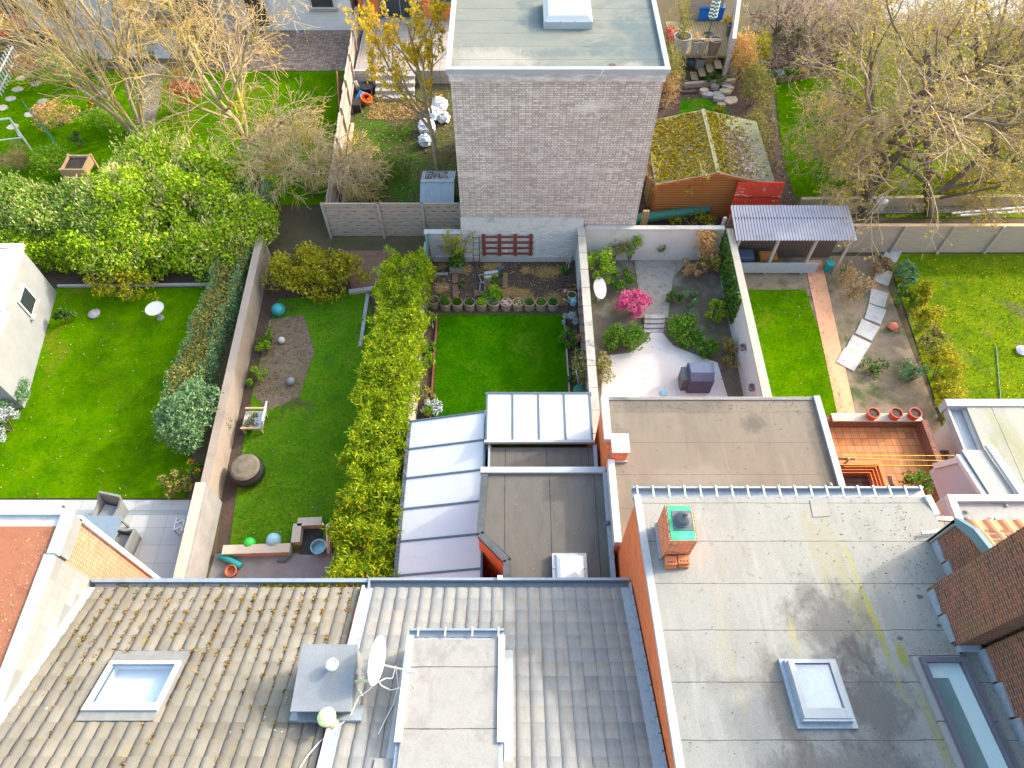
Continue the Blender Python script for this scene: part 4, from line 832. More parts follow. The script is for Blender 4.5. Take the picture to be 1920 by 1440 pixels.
# ================================================================== central garden
sheet('garden_soil', [(-3.42,10.5),(2.62,10.5),(2.62,20.92),(-3.42,20.92)], .000, MAT['soil'])
lawn = [(-2.88,10.8),(2.10,10.8),(2.03,18.02),(-2.93,18.02)]
sheet('lawn', lawn, .010, MAT['lawn_deep']); blades('grass', lawn, 60000, .035, .007, MAT['grass_deep'], 1, .01)
def pole(name, a, b, r, mat, label, cat, group=None):
    m = MB(); m.tube([a, b], r, 8); return m.single(name, mat, label, cat, group)
def board(name, a, b, w_, h, mat, label, cat, group=None):
    m = MB(); m.bar(a, b, w_, h); return m.single(name, mat, label, cat, group)
board('lawn_edging', (-2.98,18.0,.05), (-2.93,11,.05), .06, .12, MAT['redwood'], 'reddish timber edging along the narrow bed left of the small lawn', 'edging')
board('lawn_edging', (2.07,18.0,.04), (2.14,12.5,.04), .06, .10, MAT['wood_grey_y'], 'grey timber edging between the small lawn and the bed with pots', 'edging')
# straw and litter on the bed
def scatter(name, poly, n, L, W, mat, seed, z=.02, dens=None, tilt=.9):
    rng = np.random.default_rng(seed); poly = np.array(poly, float); lo, hi = poly.min(0), poly.max(0); out = []
    while sum(map(len, out)) < n:
        q = rng.uniform(lo, hi, (n*2,2)); ins = np.zeros(len(q), bool); j = len(poly)-1
        for i in range(len(poly)):
            xi, yi = poly[i]; xj, yj = poly[j]; ins ^= ((yi > q[:,1]) != (yj > q[:,1])) & (q[:,0] < (xj-xi)*(q[:,1]-yi)/(yj-yi+1e-12)+xi); j = i
        q = q[ins]
        if dens is not None: q = q[rng.uniform(size=len(q)) < dens(q)]
        out.append(q)
    q = np.concatenate(out)[:n]; C = np.column_stack([q, z+rng.uniform(0,.03,n)]); a = rng.uniform(0,2*pi,n)
    o = link(name, leafmesh(name, C, np.column_stack([np.cos(a),np.sin(a),np.full(n,.1)]), L, W, rng, .15), mat); o['kind'] = 'stuff'; return o
def patchy(seed, k, lo, hi, r):
    g = np.random.default_rng(seed); c = g.uniform(lo, hi, (k,2)); rr = g.uniform(.5,1.3,k)*r
    return lambda q: np.clip(np.exp(-(((q[:,None,:]-c[None])**2).sum(2)/rr[None]**2)).sum(1), .02, 1)
bed = [(-3.25,18.45),(2.3,18.45),(2.5,20.75),(-3.25,20.75)]
scatter('straw', bed, 15000, .11, .016, MAT['straw'], 3, dens=lambda q, f=patchy(5, 15, (-3.2,18.6), (2.4,20.6), .33): np.clip(f(q)**2, .01, 1))
scatter('leaf_litter', bed, 900, .05, .035, MAT['litter'], 4); scatter('fallen_petals', bed, 140, .045, .04, MAT['flower_mix'], 6)
# walls round the garden
gw = thing('garden_wall', 'grey limewashed brick back wall behind the straw covered bed', 'wall', (-.4,21.0,0))
m = MB(); m.box(-2.05,20.93,0,2.86,21.02,1.72); m.box(-3.52,20.93,0,-2.05,21.12,1.52); m.part('wall', MAT['brick_silver'], gw)
m = MB(); m.slab([(-2.05,20.925,1.72),(2.86,20.925,1.72),(2.86,21.10,2.20),(-2.05,21.10,2.20)], (0,.06,.0)); m.part('sloped_top', MAT['concrete'], gw)
m = MB(); m.box(-3.56,20.90,1.52,-2.06,21.16,1.58); m.box(-3.3,20.86,0,2.5,20.929,.28); m.part('coping', MAT['concrete'], gw)
rwl = thing('garden_wall', 'pale rendered wall with grey coping right of the small lawn', 'wall', (2.76,16,0))
m = MB(); m.box(2.66,11.22,0,2.86,20.92,1.78); m.part('wall', MAT['render_wall'], rwl)
m = MB(); m.box(2.62,11.22,1.78,2.92,21.0,1.85); m.part('coping', MAT['coping'], rwl)
lwl = thing('garden_wall', 'low cream wall half hidden by the tall yellow green hedge', 'wall', (-3.5,14,0))
m = MB(); m.box(-3.58,11.2,0,-3.44,20.9,1.15); m.part('wall', MAT['cream_wall'], lwl)
fp = thing('fence_panel', 'dark fence panel in the corner of the bed behind the hedge', 'fence', (-3.38,19.4,0))
m = MB(); m.box(-3.43,17.9,0,-3.38,20.9,1.5); m.part('panel', MAT['anthracite'], fp)
m = MB(); m.bar((-3.36,17.9,1.48),(-3.36,20.9,1.55),.05,.06); m.part('top_rail', MAT['green_metal'], fp)
# trellis on the wall
tr = thing('trellis', 'reddish brown wooden trellis hung on the grey back wall', 'trellis', (0,20.9,.6))
a, b = PYp(902,441,20.88), PYp(999,477,20.88)
for k in range(4):
    z = b.z + (a.z-b.z)*(.06+.29*k); m = MB(); m.box(a.x,20.84,z-.05,b.x,20.875,z+.05); m.part('rail', MAT['redwood'], tr)
for k in range(4):
    x = a.x+.10+(b.x-a.x-.20)*k/3; m = MB(); m.box(x-.07,20.877,b.z-.08,x+.07,20.91,a.z+.04); m.part('upright', MAT['redwood'], tr)
ob = thing('plant_ladder', 'thin black metal plant ladder leaning beside the red trellis', 'plant support', P(893,500,0))
m = MB(); p0, p1 = P(888,502,0), P(899,502,0); q0, q1 = PYp(887,443,20.85), PYp(898,443,20.85)
m.tube([p0,q0],.016,6); m.tube([p1,q1],.016,6)
for f in (.2,.4,.6,.8,.95): m.tube([Vector(p0).lerp(q0,f), Vector(p1).lerp(q1,f)], .012, 5)
m.part('frame', MAT['black'], ob)
# round planters
GP = 'round concrete planters along the lawn edge'
us = [812.8,834.9,857.4,880.4,903,925.6,949.1,971.3,992.5,1014.6,1036.8]
what = [('leftmost round planter, nearly bare soil with a few grey stems','litter',40,.10,.02,.05,.8), ('second round planter from the left with a bushy grass tuft','leaf_mid',260,.26,.022,.17,.5),
 ('third round planter from the left with upright grassy leaves','grass_mid',260,.16,.02,.08,.35), ('fourth round planter from the left with dense grassy leaves','leaf_dark',300,.13,.02,.08,.4),
 ('round planter filled with a bright lime green leafy plant','leaf_lime',200,.11,.07,.10,.7), ('round planter with grey green needle leaves in front of the lime shrub','leaf_blue',300,.14,.018,.09,.4),
 ('round planter with white and violet pansies','flower_mix',75,.07,.06,.07,.6), ('round planter with cream pebbles and pale blooms, sixth from the right wall side','spike',70,.06,.055,.06,.6),
 ('third round planter from the right end with sparse dark green leaves','leaf_dark',230,.11,.03,.07,.6), ('second round planter from the right end with fine green leaves','leaf_mid',280,.10,.03,.08,.6),
 ('rightmost round planter with a dense dark green cushion','leaf_dark',420,.08,.03,.09,.7)]
what[7] = ('round planter with cream pebbles and pale blooms, right of the pansies',) + what[7][1:]
tub = M('tub_concrete', [(.17,.115,.075),(.27,.205,.16),(.215,.165,.12)], 5, .95, (4,4,.5), .4, 40, [((.13,.12,.05),4,.5,.7,(1,1,1))], fine=.35)
def plantpot(name, label, cat, c, r, h, mat, group=None, soil=True, taper=.85, n=20, rim=.03):
    t = thing(name, label, cat, c, group); m = MB()
    m.lathe(c, [(r*taper,0),(r,h),(r-rim,h),(r-rim,h-.05),(0,h-.05)], n); m.part('pot', mat, t)
    if soil: m = MB(); m.lathe(Vector(c)+Vector((0,0,h-.06)), [(r-rim,0.015),(0,.02)], n); m.part('soil', MAT['soil'], t)
    return t
def tuft(t, c, r, n, L, W, mat, rng, up=.8, tilt=.5, zs=.05, name='plant'):
    a = rng.uniform(0,2*pi,n); q = r*np.sqrt(rng.uniform(0,1,n)); C = np.column_stack([c[0]+q*np.cos(a), c[1]+q*np.sin(a), c[2]+L*.35+rng.uniform(0,1,n)*zs])
    N = np.column_stack([np.cos(a)*q/r*.7, np.sin(a)*q/r*.7, np.full(n,up)])
    return link(name, leafmesh(name, C, N, L, W, rng, tilt), mat, t)
rs = np.random.default_rng(21)
for k, u in enumerate(us):
    p = P(u, 566 if k else 562, .33); p.z = 0; lb, mt, n, L, W, zs, tl = what[k]
    t = plantpot('planter', lb, 'planter', p, .238, .33, tub, GP, taper=.97, n=26, rim=.045)
    tuft(t, (p.x,p.y,.28), .17, n, L, W, MAT[mt], rs, .8, tl, zs)
# other things in the bed
def slab_at(name, quad, z0, z1, mat, label, cat, group=None):
    m = MB(); m.prism([tuple(P(u,v,z0))[:2] for u, v in quad], z0, z1); return m.single(name, mat, label, cat, group)
brownp = M('brown_slab', [(.14,.085,.06),(.21,.13,.095)], 6, .95, bump=.3, fine=.3)
slab_at('stepping_slab', [(849,534),(859,534),(860,559),(849,559)], .0, .04, brownp, 'long brown slab behind the grassy planters, nearer the lawn', 'paving slab')
slab_at('stepping_slab', [(848,516),(858,516),(859,532),(848,532)], .0, .045, brownp, 'short brown slab directly below the green crate planter', 'paving slab')
slab_at('stepping_slab', [(943,512),(952,512),(952,559),(943,559)], .0, .04, M('olive_slab', [(.16,.115,.055),(.23,.15,.09)], 3, .95, bump=.3), 'olive brown plank path right of the lime shrub', 'paving slab')
slab_at('thin_board', [(816,512),(840,512),(840,516),(816,516)], .0, .04, MAT['stone'], 'thin grey slat lying at the back of the bed near the crate planter', 'slat')
slab_at('thin_board', [(817,538),(841,538),(841,541),(817,541)], .0, .04, MAT['stone'], 'thin grey slat lying in the straw nearer the planters', 'slat')
cp = P(857,512,0); t = thing('crate_planter', 'greenish crate planter holding a tall dark leaved plant by the wall', 'planter', cp)
m = MB(); m.box(cp.x-.30,cp.y-.02,0,cp.x+.24,cp.y+.42,.28); m.part('crate', M('crate', [(.20,.22,.17),(.28,.29,.23)], 5, .9), t)
p_, n_ = clumps(rs, (cp.x,cp.y+.2,.55), (.30,.28,.40), 14, .14, 520, -.3); link('plant', leafmesh('plant', p_, n_, .22, .08, rs, .5), MAT['leaf_dark'], t)
p_, n_ = clumps(rs, (cp.x+.16,cp.y+.25,.98), (.20,.2,.18), 5, .12, 90, -.3); link('plant_top', leafmesh('plant_top', p_, n_, .20, .08, rs, .5), MAT['leaf_lime'], t)
bp = P(858,492,0)
bare_tree('young_shrub', 'tall sparse yellow green shrub in front of the back wall', (bp.x,bp.y-.1,0), [((0,0,0),(.1*k-.25,-.05,1),1.7,.022) for k in range(6)], 2,
    dict(wob=.08, up=.03, tipup=.02, n=[6,4], ang=.7, len=.35, rad=.5), 4, MAT['bark'], MAT['twig_brown'], MAT['leaf_gold'], 900, .11, .035, cat='shrub')
bush('lime_shrub', 'bright lime green leafy shrub standing behind the middle planters', 'shrub', tuple(P(925,552,.35)), (.38,.42,.45), MAT['leaf_lime'], rs, 1300, .12, .06)
sp = P(927,520,.5); bush('lime_seedling', 'small upright green shoot at the back of the lime shrub', 'plant', (sp.x,sp.y,.35), (.20,.16,.35), MAT['leaf_mid'], rs, 160, .16, .05)
bush('bedding_plant', 'small round dark green plant beside the brown slab', 'plant', tuple(P(867,533,.12)), (.17,.17,.15), MAT['leaf_dark'], rs, 300, .07, .03)
hy = P(938,512,0); t = thing('hyacinth_clump', 'blue flowering clump with strappy leaves by the pale trough', 'plant', hy)
tuft(t, (hy.x,hy.y,0), .16, 110, .30, .022, MAT['leaf_dark'], rs, .7, .5, .05, 'leaf'); tuft(t, (hy.x,hy.y,.20), .12, 90, .035, .03, isl('blue_flower', [(.10,.15,.45),(.18,.25,.60)]), rs, .7, .8, .12, 'flower')
def trough(a, b, w_, h, mat, label):
    t = thing('trough', label, 'trough', a, 'small troughs in the bed'); d = (Vector(b)-Vector(a)); d.z = 0; d.normalize(); r = Vector((-d.y,d.x,0))*w_/2
    m = MB(); z = Vector((0,0,h))
    for s in (-1,1): m.bar(Vector(a)+r*s*.9+z/2, Vector(b)+r*s*.9+z/2, w_*.1, h)
    for q in (a, b): m.bar(Vector(q)-r+z/2, Vector(q)+r+z/2, w_*.1, h)
    m.part('rim', mat, t); m = MB(); m.bar(Vector(a)+z*.3, Vector(b)+z*.3, w_*.85, h*.5); m.part('soil', MAT['soil'], t)
trough(P(902,519,0), P(907,532,0), .20, .16, MAT['stone'], 'narrow grey trough set at a slant, touching the pale block')
trough(P(905,534,0), P(904,552,0), .22, .16, MAT['stone'], 'narrow grey trough left of the lime shrub, nearer the planters')
m = MB(); m.bar(P(908,517,.10)+Vector((0,.06,0)), P(934,513,.10)+Vector((0,.06,0)), .14, .2); m.bar(P(908,521,.07)-Vector((0,.03,0)), P(934,518,.07)-Vector((0,.03,0)), .12, .14); m.single('concrete_block', MAT['concrete'], 'pale ribbed concrete block lying in the middle of the bed', 'block')
m = MB(); p = P(898,550,0); m.box(p.x-.2,p.y-.16,0,p.x+.1,p.y+.16,.05); m.single('paving_slab', brownp, 'square reddish brown slab left of the grey troughs', 'paving slab')
# bed with pots on the right
def cpot(u, v, r, h, mat, label, plant=None, z=None):
    p = P(u, v, h); p.z = 0; t = plantpot('flower_pot', label, 'flower pot', p, r, h, mat, 'pots in the corner of the bed', taper=.72, rim=.02)
    if plant: tuft(t, (p.x,p.y,h-.05), r*.7, *plant)
    return t
cpot(1063,533,.19,.32,MAT['black'],'large black pot with pale rim at the back of the pot group')
cpot(1074.5,537,.155,.28,MAT['terracotta'],'bright empty terracotta pot against the right wall')
cpot(1061,546,.18,.26,MAT['terracotta'],'terracotta pot with white blooms in front of the black pot',(60,.05,.045,MAT['flower_mix'],rs,.8,.7,.06))
cpot(1072.5,552,.19,.30,flat('lime_pot',(.36,.52,.20),.5),'pale green pot beside the watering can')
wc = P(1075,570,0); t = thing('watering_can', 'pale blue watering can standing below the green pot', 'watering can', wc)
m = MB(); m.lathe(wc, [(.12,0),(.13,.02),(.115,.26),(.09,.30),(.05,.31)], 18); m.part('body', MAT['skyblue'], t)
m = MB(); m.tube([wc+Vector((-.10,-.02,.08)), wc+Vector((-.24,-.05,.22)), wc+Vector((-.34,-.07,.34))], [.03,.022,.018], 8); m.tube([wc+Vector((-.34,-.07,.34)), wc+Vector((-.40,-.08,.37))], [.02,.05], 10); m.part('spout', MAT['skyblue'], t)
m = MB(); m.tube([wc+Vector((.11,0,.08)), wc+Vector((.20,.02,.18)), wc+Vector((.17,.02,.32)), wc+Vector((.03,0,.38)), wc+Vector((-.06,0,.31))], .014, 6); m.part('handle', MAT['skyblue'], t)
pole('garden_cane', P(1066,588,0), P(1066,566,.9), .012, MAT['black'], 'black cane stuck in the soil next to the watering can', 'cane')
pole('garden_cane', P(1074,668,0), P(1077,632,.9), .02, MAT['black'], 'long black stake beside the green shrub by the lawn', 'cane')
bush('silver_plant', 'silvery white leaved plant in the narrow bed beside the lawn', 'plant', tuple(P(1069,600,.25)), (.30,.34,.26), MAT['leaf_silver'], rs, 700, .11, .03)
bush('green_shrub', 'fresh green shrub next to the lawn edging, below the silvery plant', 'shrub', tuple(P(1066,634,.3)), (.34,.42,.32), MAT['leaf_mid'], rs, 800, .11, .05)
bush('low_herb', 'small brownish herb lying at the low end of the pot bed', 'plant', tuple(P(1074,686,.12)), (.22,.25,.14), MAT['leaf_olive'], rs, 260, .09, .025)
bush('low_herb', 'fine green herb close to the opal roof corner', 'plant', tuple(P(1072,712,.12)), (.26,.28,.18), MAT['leaf_dark'], rs, 340, .10, .025)
ap = P(1082,640,0); m = MB(); m.lathe(ap, [(.08,0),(.15,.12),(.14,.24),(.07,.32),(.09,.36),(.07,.36),(.05,.30)], 18); m.single('clay_jar', MAT['terracotta'], 'terracotta jar half hidden by the green shrub', 'jar')
pole('white_pipe', P(1086,731,0), P(1080,692,.25), .025, MAT['white'], 'white plastic pipe lying in the bed near the water butt', 'pipe')
wb = P(1089,735,.5); wb.z = 0; t = thing('water_butt', 'small dark green domed water butt at the opal roof corner', 'water butt', wb)
m = MB(); m.lathe(wb, [(.24,0),(.27,.4),(.28,.55),(.26,.58)], 20); m.part('barrel', MAT['green_metal'], t); m = MB(); m.lathe(wb+Vector((0,0,.58)), [(.29,0),(.28,.04),(.18,.10),(0,.13)], 20); m.part('lid', MAT['green_metal'], t)
dt = thing('expanding_trellis', 'brown expanding lattice trellis fixed to the right garden wall', 'trellis', (2.62,15.5,.8))
m = MB()
for k in range(12):
    y = 13.3+k*.42
    m.bar((2.63,y,.45),(2.63,y+.9,1.62),.02,.035); m.bar((2.61,y+.9,.45),(2.61,y,1.62),.02,.035)
m.part('lattice', MAT['redwood'], dt)
bush('wall_climber', 'sparse green grey climber on the lattice of the right wall', 'climber', (2.52,14.6,.8), (.12,1.1,.7), MAT['leaf_olive'], rs, 700, .09, .05)
nt_ = thing('plant_net', 'leaning canes with green netting in the right back corner', 'plant support', P(1068,508,0))
m = MB(); a = P(1064,512,0); b = PYp(1078,436,20.8); m.tube([a,b],.022,6); a2 = P(1060,505,0); b2 = PYp(1075,440,20.85); m.tube([a2,b2],.015,6); m.part('cane', MAT['wood_up'], nt_)
m = MB()
for k in range(14): f = k/13; m.tube([Vector(a).lerp(b,f)-Vector((0,0,0)), Vector(a2).lerp(b2,f)+Vector((.28,.1,0))], .008, 4)
m.part('netting', MAT['green_metal'], nt_)
bush('corner_shrub', 'small green shrub at the foot of the netting in the back corner', 'plant', tuple(P(1056,508,.15)), (.22,.2,.2), MAT['leaf_mid'], rs, 260, .10, .045)
LB = 'shrubs in the narrow left bed'
for (u, v, r, mt, n, lb) in ((806,602,.30,'leaf_lime',260,'fresh lime green shrub at the planter end of the narrow left bed'),(806,652,.34,'leaf_mid',420,'green leafy shrub halfway along the narrow left bed'),
    (806,678,.30,'leaf_lime',320,'yellow green shrub in the narrow left bed, just below its green neighbour'),(805,742,.34,'leaf_olive',420,'brownish grey shrub low in the narrow left bed'),(808,763,.36,'leaf_silver',520,'grey green shrub by the opal roof end of the left bed'),(798,772,.24,'leaf_lime',260,'small bright green plant squeezed between hedge and opal roof')):
    c = P(u, v, .3); bush('bed_shrub', lb, 'shrub', (c.x,c.y,.32), (r,r*1.1,r), MAT[mt], rs, n, .11, .05, group=LB)
mlt = P(812,610,0); m = MB(); m.bar(P(812,616,.02)+Vector((0,0,0)), P(810.5,597,.25), .03, .03); m.single('striped_cane', flat('striped_cane',(.45,.50,.35),.6), 'short coloured cane beside the timber edging on the left', 'cane')
# ================================================================== tall yellow green hedge
hg = thing('conifer_hedge', 'tall bushy yellow green hedge running beside the opal roof and lawn', 'hedge', (-4.4,12,0))
rs2 = np.random.default_rng(31); PP = []; NN = []
for (p0, p1, w_, z1, n) in (((-4.52,5.6),(-4.38,10.5),1.55,2.25,26000),((-4.38,10.3),(-4.24,15.2),1.6,2.35,25000),((-4.22,15.0),(-4.10,19.4),1.5,2.2,19000)):
    a, b = hedge_pts(rs2, p0, p1, w_, .5, z1, n, .17); PP.append(a); NN.append(b)
link('foliage', leafmesh('foliage', np.concatenate(PP), np.concatenate(NN)+np.array([0,0,.25]), .17, .040, rs2, .5), MAT['leaf_hedge'], hg)
# feathery tufts standing out of the hedge
C = []; N = []
for k in range(260):
    y = rs2.uniform(5.7,19.3); x = -4.35+rs2.uniform(-.7,.8); z = 2.3+rs2.uniform(-.1,.28)
    if rs2.uniform() < .55: x = -3.42+rs2.normal()*.08; z = rs2.uniform(1.3,2.35)
    d = np.column_stack([rs2.normal(size=34)*.8, rs2.normal(size=34)*.8, rs2.uniform(.1,1,34)]); d /= np.linalg.norm(d,axis=1)[:,None]
    C.append(np.array([x,y,z])+d*.13); N.append(d)
link('fresh_tufts', leafmesh('fresh_tufts', np.concatenate(C), np.concatenate(N), .22, .024, rs2, .2), MAT['leaf_hedge'], hg)
m = MB()
for k in range(22): y = 5.9+k*.62; m.tube([(-4.3,y,0),(-4.3+rs2.normal()*.1,y+.1,1.9)], [.05,.02], 6)
m.part('stem', MAT['bark'], hg)

# ================================================================== garden with bare patches, left of the hedge
sheet('garden_soil', pp((470,470),(720,470),(740,1100),(400,1100)), .000, MAT['soil'])
lk = pp((520,562),(690,545),(712,700),(712,1025),(430,1030),(455,840),(480,700))
sheet('lawn', lk, .012, MAT['lawn_mid'])
bare = pp((505,600),(570,590),(590,660),(560,745),(505,770),(475,740)); sheet('bare_patch', bare, .016, M('bare_soil', [(.12,.075,.055),(.19,.13,.10),(.09,.10,.03)], 2.2, 1, bump=.5, fine=.45))
blades('grass', lk, 26000, .05, .008, MAT['grass_mid'], 9, .012)
sheet('patio', pp((404,1038),(735,1038),(750,1120),(380,1120)), .014, MAT['patio_dark'])
sheet('soil_border', pp((640,470),(745,470),(725,545),(660,545)), .008, M('brown_mulch', [(.15,.085,.06),(.22,.13,.09)], 4, 1, bump=.5, fine=.5))
rs = np.random.default_rng(41)
bush('golden_shrub', 'broad golden green shrub at the back of the patchy garden', 'shrub', tuple(P(590,512,.8)), (2.05,1.05,.95), MAT['leaf_gold'], rs, 9000, .15, .06, k=70, kr=.35)
board('border_sleeper', P(655,548,.08), P(712,540,.08), .18, .16, MAT['concrete'], 'pale kerb between golden shrub and the tall hedge', 'kerb')
m = MB()
for a, b in (((690,552),(683,600)),((683,602),(676,650))): m.bar(P(*a,.06),P(*b,.06),.14,.12)
m.single('kerb', MAT['stone'], 'grey kerb stones along the hedge side of the patchy lawn', 'kerb')
def ball(u, v, r, mat, label, name='play_ball', cat='ball'):
    p = P(u, v, r); m = MB(); m.lathe((p.x,p.y,0), [(0,0)]+[(r*sin(a),r-r*cos(a)) for a in np.linspace(.25,2.9,10)]+[(0,2*r)], 20); return m.single(name, mat, label, cat, smooth=True)
ball(522,581,.27,MAT['teal'],'large teal ball lying below the golden shrub')
ball(468*1.0,1019,.20,MAT['green_plastic'],'bright green ball near the stone kerb at the patio'); ball(513,1013,.24,MAT['skyblue'],'pale turquoise ball near the stone kerb at the patio')
ball(545,715,.16,MAT['grey_plastic'],'small grey ball on the bare patch'); ball(528,638,.14,MAT['offwhite'],'small white ball on the bare patch')
for (u, v, r, mt, lb) in ((504,632,.34,'leaf_mid','small bright green shrub beside the tan wall, uppermost of the pair'),(497,655,.30,'leaf_lime','small lime shrub beside the tan wall, just below the green one'),(480,705,.32,'leaf_lime','low yellow green shrub hugging the tan wall'),(470,790,.30,'leaf_olive','olive green shrub between tan wall and the white chair')):
    bush('wall_shrub', lb, 'shrub', tuple(P(u,v,.25)), (r,r*1.4,r*.9), MAT[mt], rs, 420, .11, .05)
ch = P(482,800,0); t = thing('garden_chair', 'pale wooden lounge chair with white cushion on the patchy lawn', 'chair', ch)
m = MB(); m.box(ch.x-.38,ch.y-.30,.30,ch.x+.32,ch.y+.42,.36); m.part('seat', MAT['white'], t)
m = MB(); m.slab([(ch.x+.30,ch.y-.34,.34),(ch.x+.30,ch.y+.45,.34),(ch.x+.48,ch.y+.50,.92),(ch.x+.48,ch.y-.30,.92)], (.06,0,0)); m.part('backrest', MAT['white'], t)
for a in (-.34,.28):
    for b in (-.28,.40): m = MB(); m.box(ch.x+a-.03,ch.y+b-.03,0,ch.x+a+.03,ch.y+b+.03,.30); m.part('leg', MAT['wood_new'], t)
m = MB(); m.box(ch.x-.36,ch.y-.38,.48,ch.x+.34,ch.y-.32,.52); m.box(ch.x-.36,ch.y+.44,.48,ch.x+.34,ch.y+.50,.52); m.pieces('armrest', MAT['wood_new'], t)
kc = P(462,880,.5); kc.z = 0; t = thing('fire_bowl', 'round dark covered barrel with brown top on the patchy lawn', 'barrel', kc)
m = MB(); m.lathe(kc, [(.42,0),(.55,.2),(.58,.5),(.50,.66)], 22); m.part('body', MAT['black'], t); m = MB(); m.lathe(kc+Vector((0,0,.66)), [(.50,0),(.42,.06),(.2,.1),(0,.11)], 22); m.part('cover', M('bag_brown', [(.10,.085,.06),(.18,.15,.11)], 4, .8), t)
m = MB(); m.bar(P(420,1034,.16),P(546,1030,.16),.30,.32); m.bar(P(560,985,.16),P(556,1020,.16),.28,.32); m.bar(P(560,982,.16),P(605,980,.16),.28,.32); m.single('stone_kerb', MAT['cream_wall'], 'pale stone kerb wall stepping round the sunken stairs', 'kerb')
m = MB(); m.prism(pp((566,992),(606,992),(606,1040),(562,1040)), .0, .03); m.single('stair_pit_shade', flat('pit_shade',(.03,.03,.03),.9), 'flat dark slab painted as the shade of sunken stairs beside the white post', 'stairs')  # flat slab; the shade inside the pit is put into its colour
pole('white_post', P(617,1035,0), P(616,985,1.0), .09, MAT['white'], 'thick white post standing beside the sunken stairs', 'post')
m = MB(); m.lathe(P(600,1030,0), [(.22,0),(.26,.25),(.25,.28),(.22,.26),(.20,.05),(0,.05)], 20); m.single('basin', MAT['skyblue'], 'pale blue plastic basin at the foot of the white post', 'basin')
m = MB(); m.tube([P(412,1042,.1),P(430,1050,.15),P(452,1062,.12)], .10, 10); m.single('rolled_tarp', MAT['teal'], 'rolled teal tarpaulin on the dark patio', 'tarpaulin')
m = MB(); p = P(436,1074,0); m.lathe(p, [(.16,0),(.2,.2),(.17,.22),(.14,.06),(0,.06)], 16); m.single('clay_pot', MAT['terracotta'], 'terracotta pot beside the rolled teal tarpaulin', 'flower pot')
m = MB(); m.tube([P(545,1010,.1),P(548,1040,.1),P(535,1052,.08),P(520,1052,.05)], .03, 8); m.single('garden_hose', MAT['green_metal'], 'green hose curled at the corner of the stone kerb', 'hose')
t = thing('toy_cart', 'black low cart on the dark patio next to the hedge', 'cart', P(655,1062,0)); p = P(655,1062,0)
m = MB(); m.box(p.x-.42,p.y-.2,.15,p.x+.42,p.y+.22,.42); m.part('tray', MAT['black'], t)
for a in (-.32,.32): m = MB(); m.lathe((p.x+a,p.y-.22,.13), [(.13,-.04),(.13,.04)], 16, (0,1,0)); m.part('wheel', MAT['anthracite'], t)
m = MB(); p = P(668,1040,0); m.box(p.x-.36,p.y-.10,0,p.x+.36,p.y+.10,.28); m.single('window_box', MAT['terracotta'], 'orange trough beside the hedge above the black cart', 'planter')
# wall between the two left gardens
wl = thing('garden_wall', 'long tan sunlit wall between the clipped hedge and the patchy garden', 'wall', (-10.1,15,0))
m = MB(); m.prism([(-10.42,21.2),(-10.20,21.2),(-9.78,9.9),(-10.0,9.9)], 0, 1.15); m.part('wall', MAT['tan_wall'], wl)
m = MB(); m.prism([(-10.46,21.2),(-10.17,21.2),(-9.75,9.9),(-10.04,9.9)], 1.15, 1.21); m.part('coping', MAT['tan_wall'], wl)
wl = thing('garden_wall', 'cream topped wall between the tiled patio and the dark patio', 'wall', (-9.9,7.5,0))
m = MB(); m.prism([(-10.05,9.9),(-9.72,9.9),(-9.58,5.1),(-9.88,5.1)], 0, 1.35); m.part('wall', M('shaded_concrete_wall' if False else 'wall_shade_grey', [(.20,.20,.20),(.27,.27,.265)], 2, .95, bump=.2, fine=.3), wl)  # dark grey stands in for the shade on this wall face
m = MB(); m.prism([(-10.10,9.95),(-9.80,9.95),(-9.66,5.1),(-9.94,5.1)], 1.35, 1.43); m.part('coping', MAT['cream_wall'], wl)

# ================================================================== big lawn garden, far left
lm = [(-21,10.05),(-11.0,10.05),(-12.3,19.5),(-21,19.5)]
sheet('lawn', lm, .010, MAT['lawn_bright']); blades('grass', lm, 40000, .04, .008, MAT['grass_bright'], 12, .01)
sheet('patio', [(-21,5.0),(-9.9,5.0),(-9.9,9.98),(-21,9.98)], .014, MAT['paver_grey'])
m = MB(); a, b = P(155,961,0), P(365,957,0); m.prism([(-21,a.y-.09),(-10.0,a.y-.09),(-10.0,a.y+.09),(-21,a.y+.09)], .016, .022); m.single('drain_channel', M('drain_slot', [(.20,.24,.26),(.30,.34,.36)], 20, .6, (3,1,1)), 'slotted grey drain channel across the tiled patio', 'drain')
sheet('soil_border', [(-21,19.4),(-12.1,19.4),(-12.1,20.2),(-21,20.2)], .014, MAT['soil'])
board('lawn_kerb', (-18.6,19.45,.05), (-12.1,19.55,.05), .10, .12, MAT['concrete'], 'grey kerb at the far end of the large bright lawn', 'kerb')
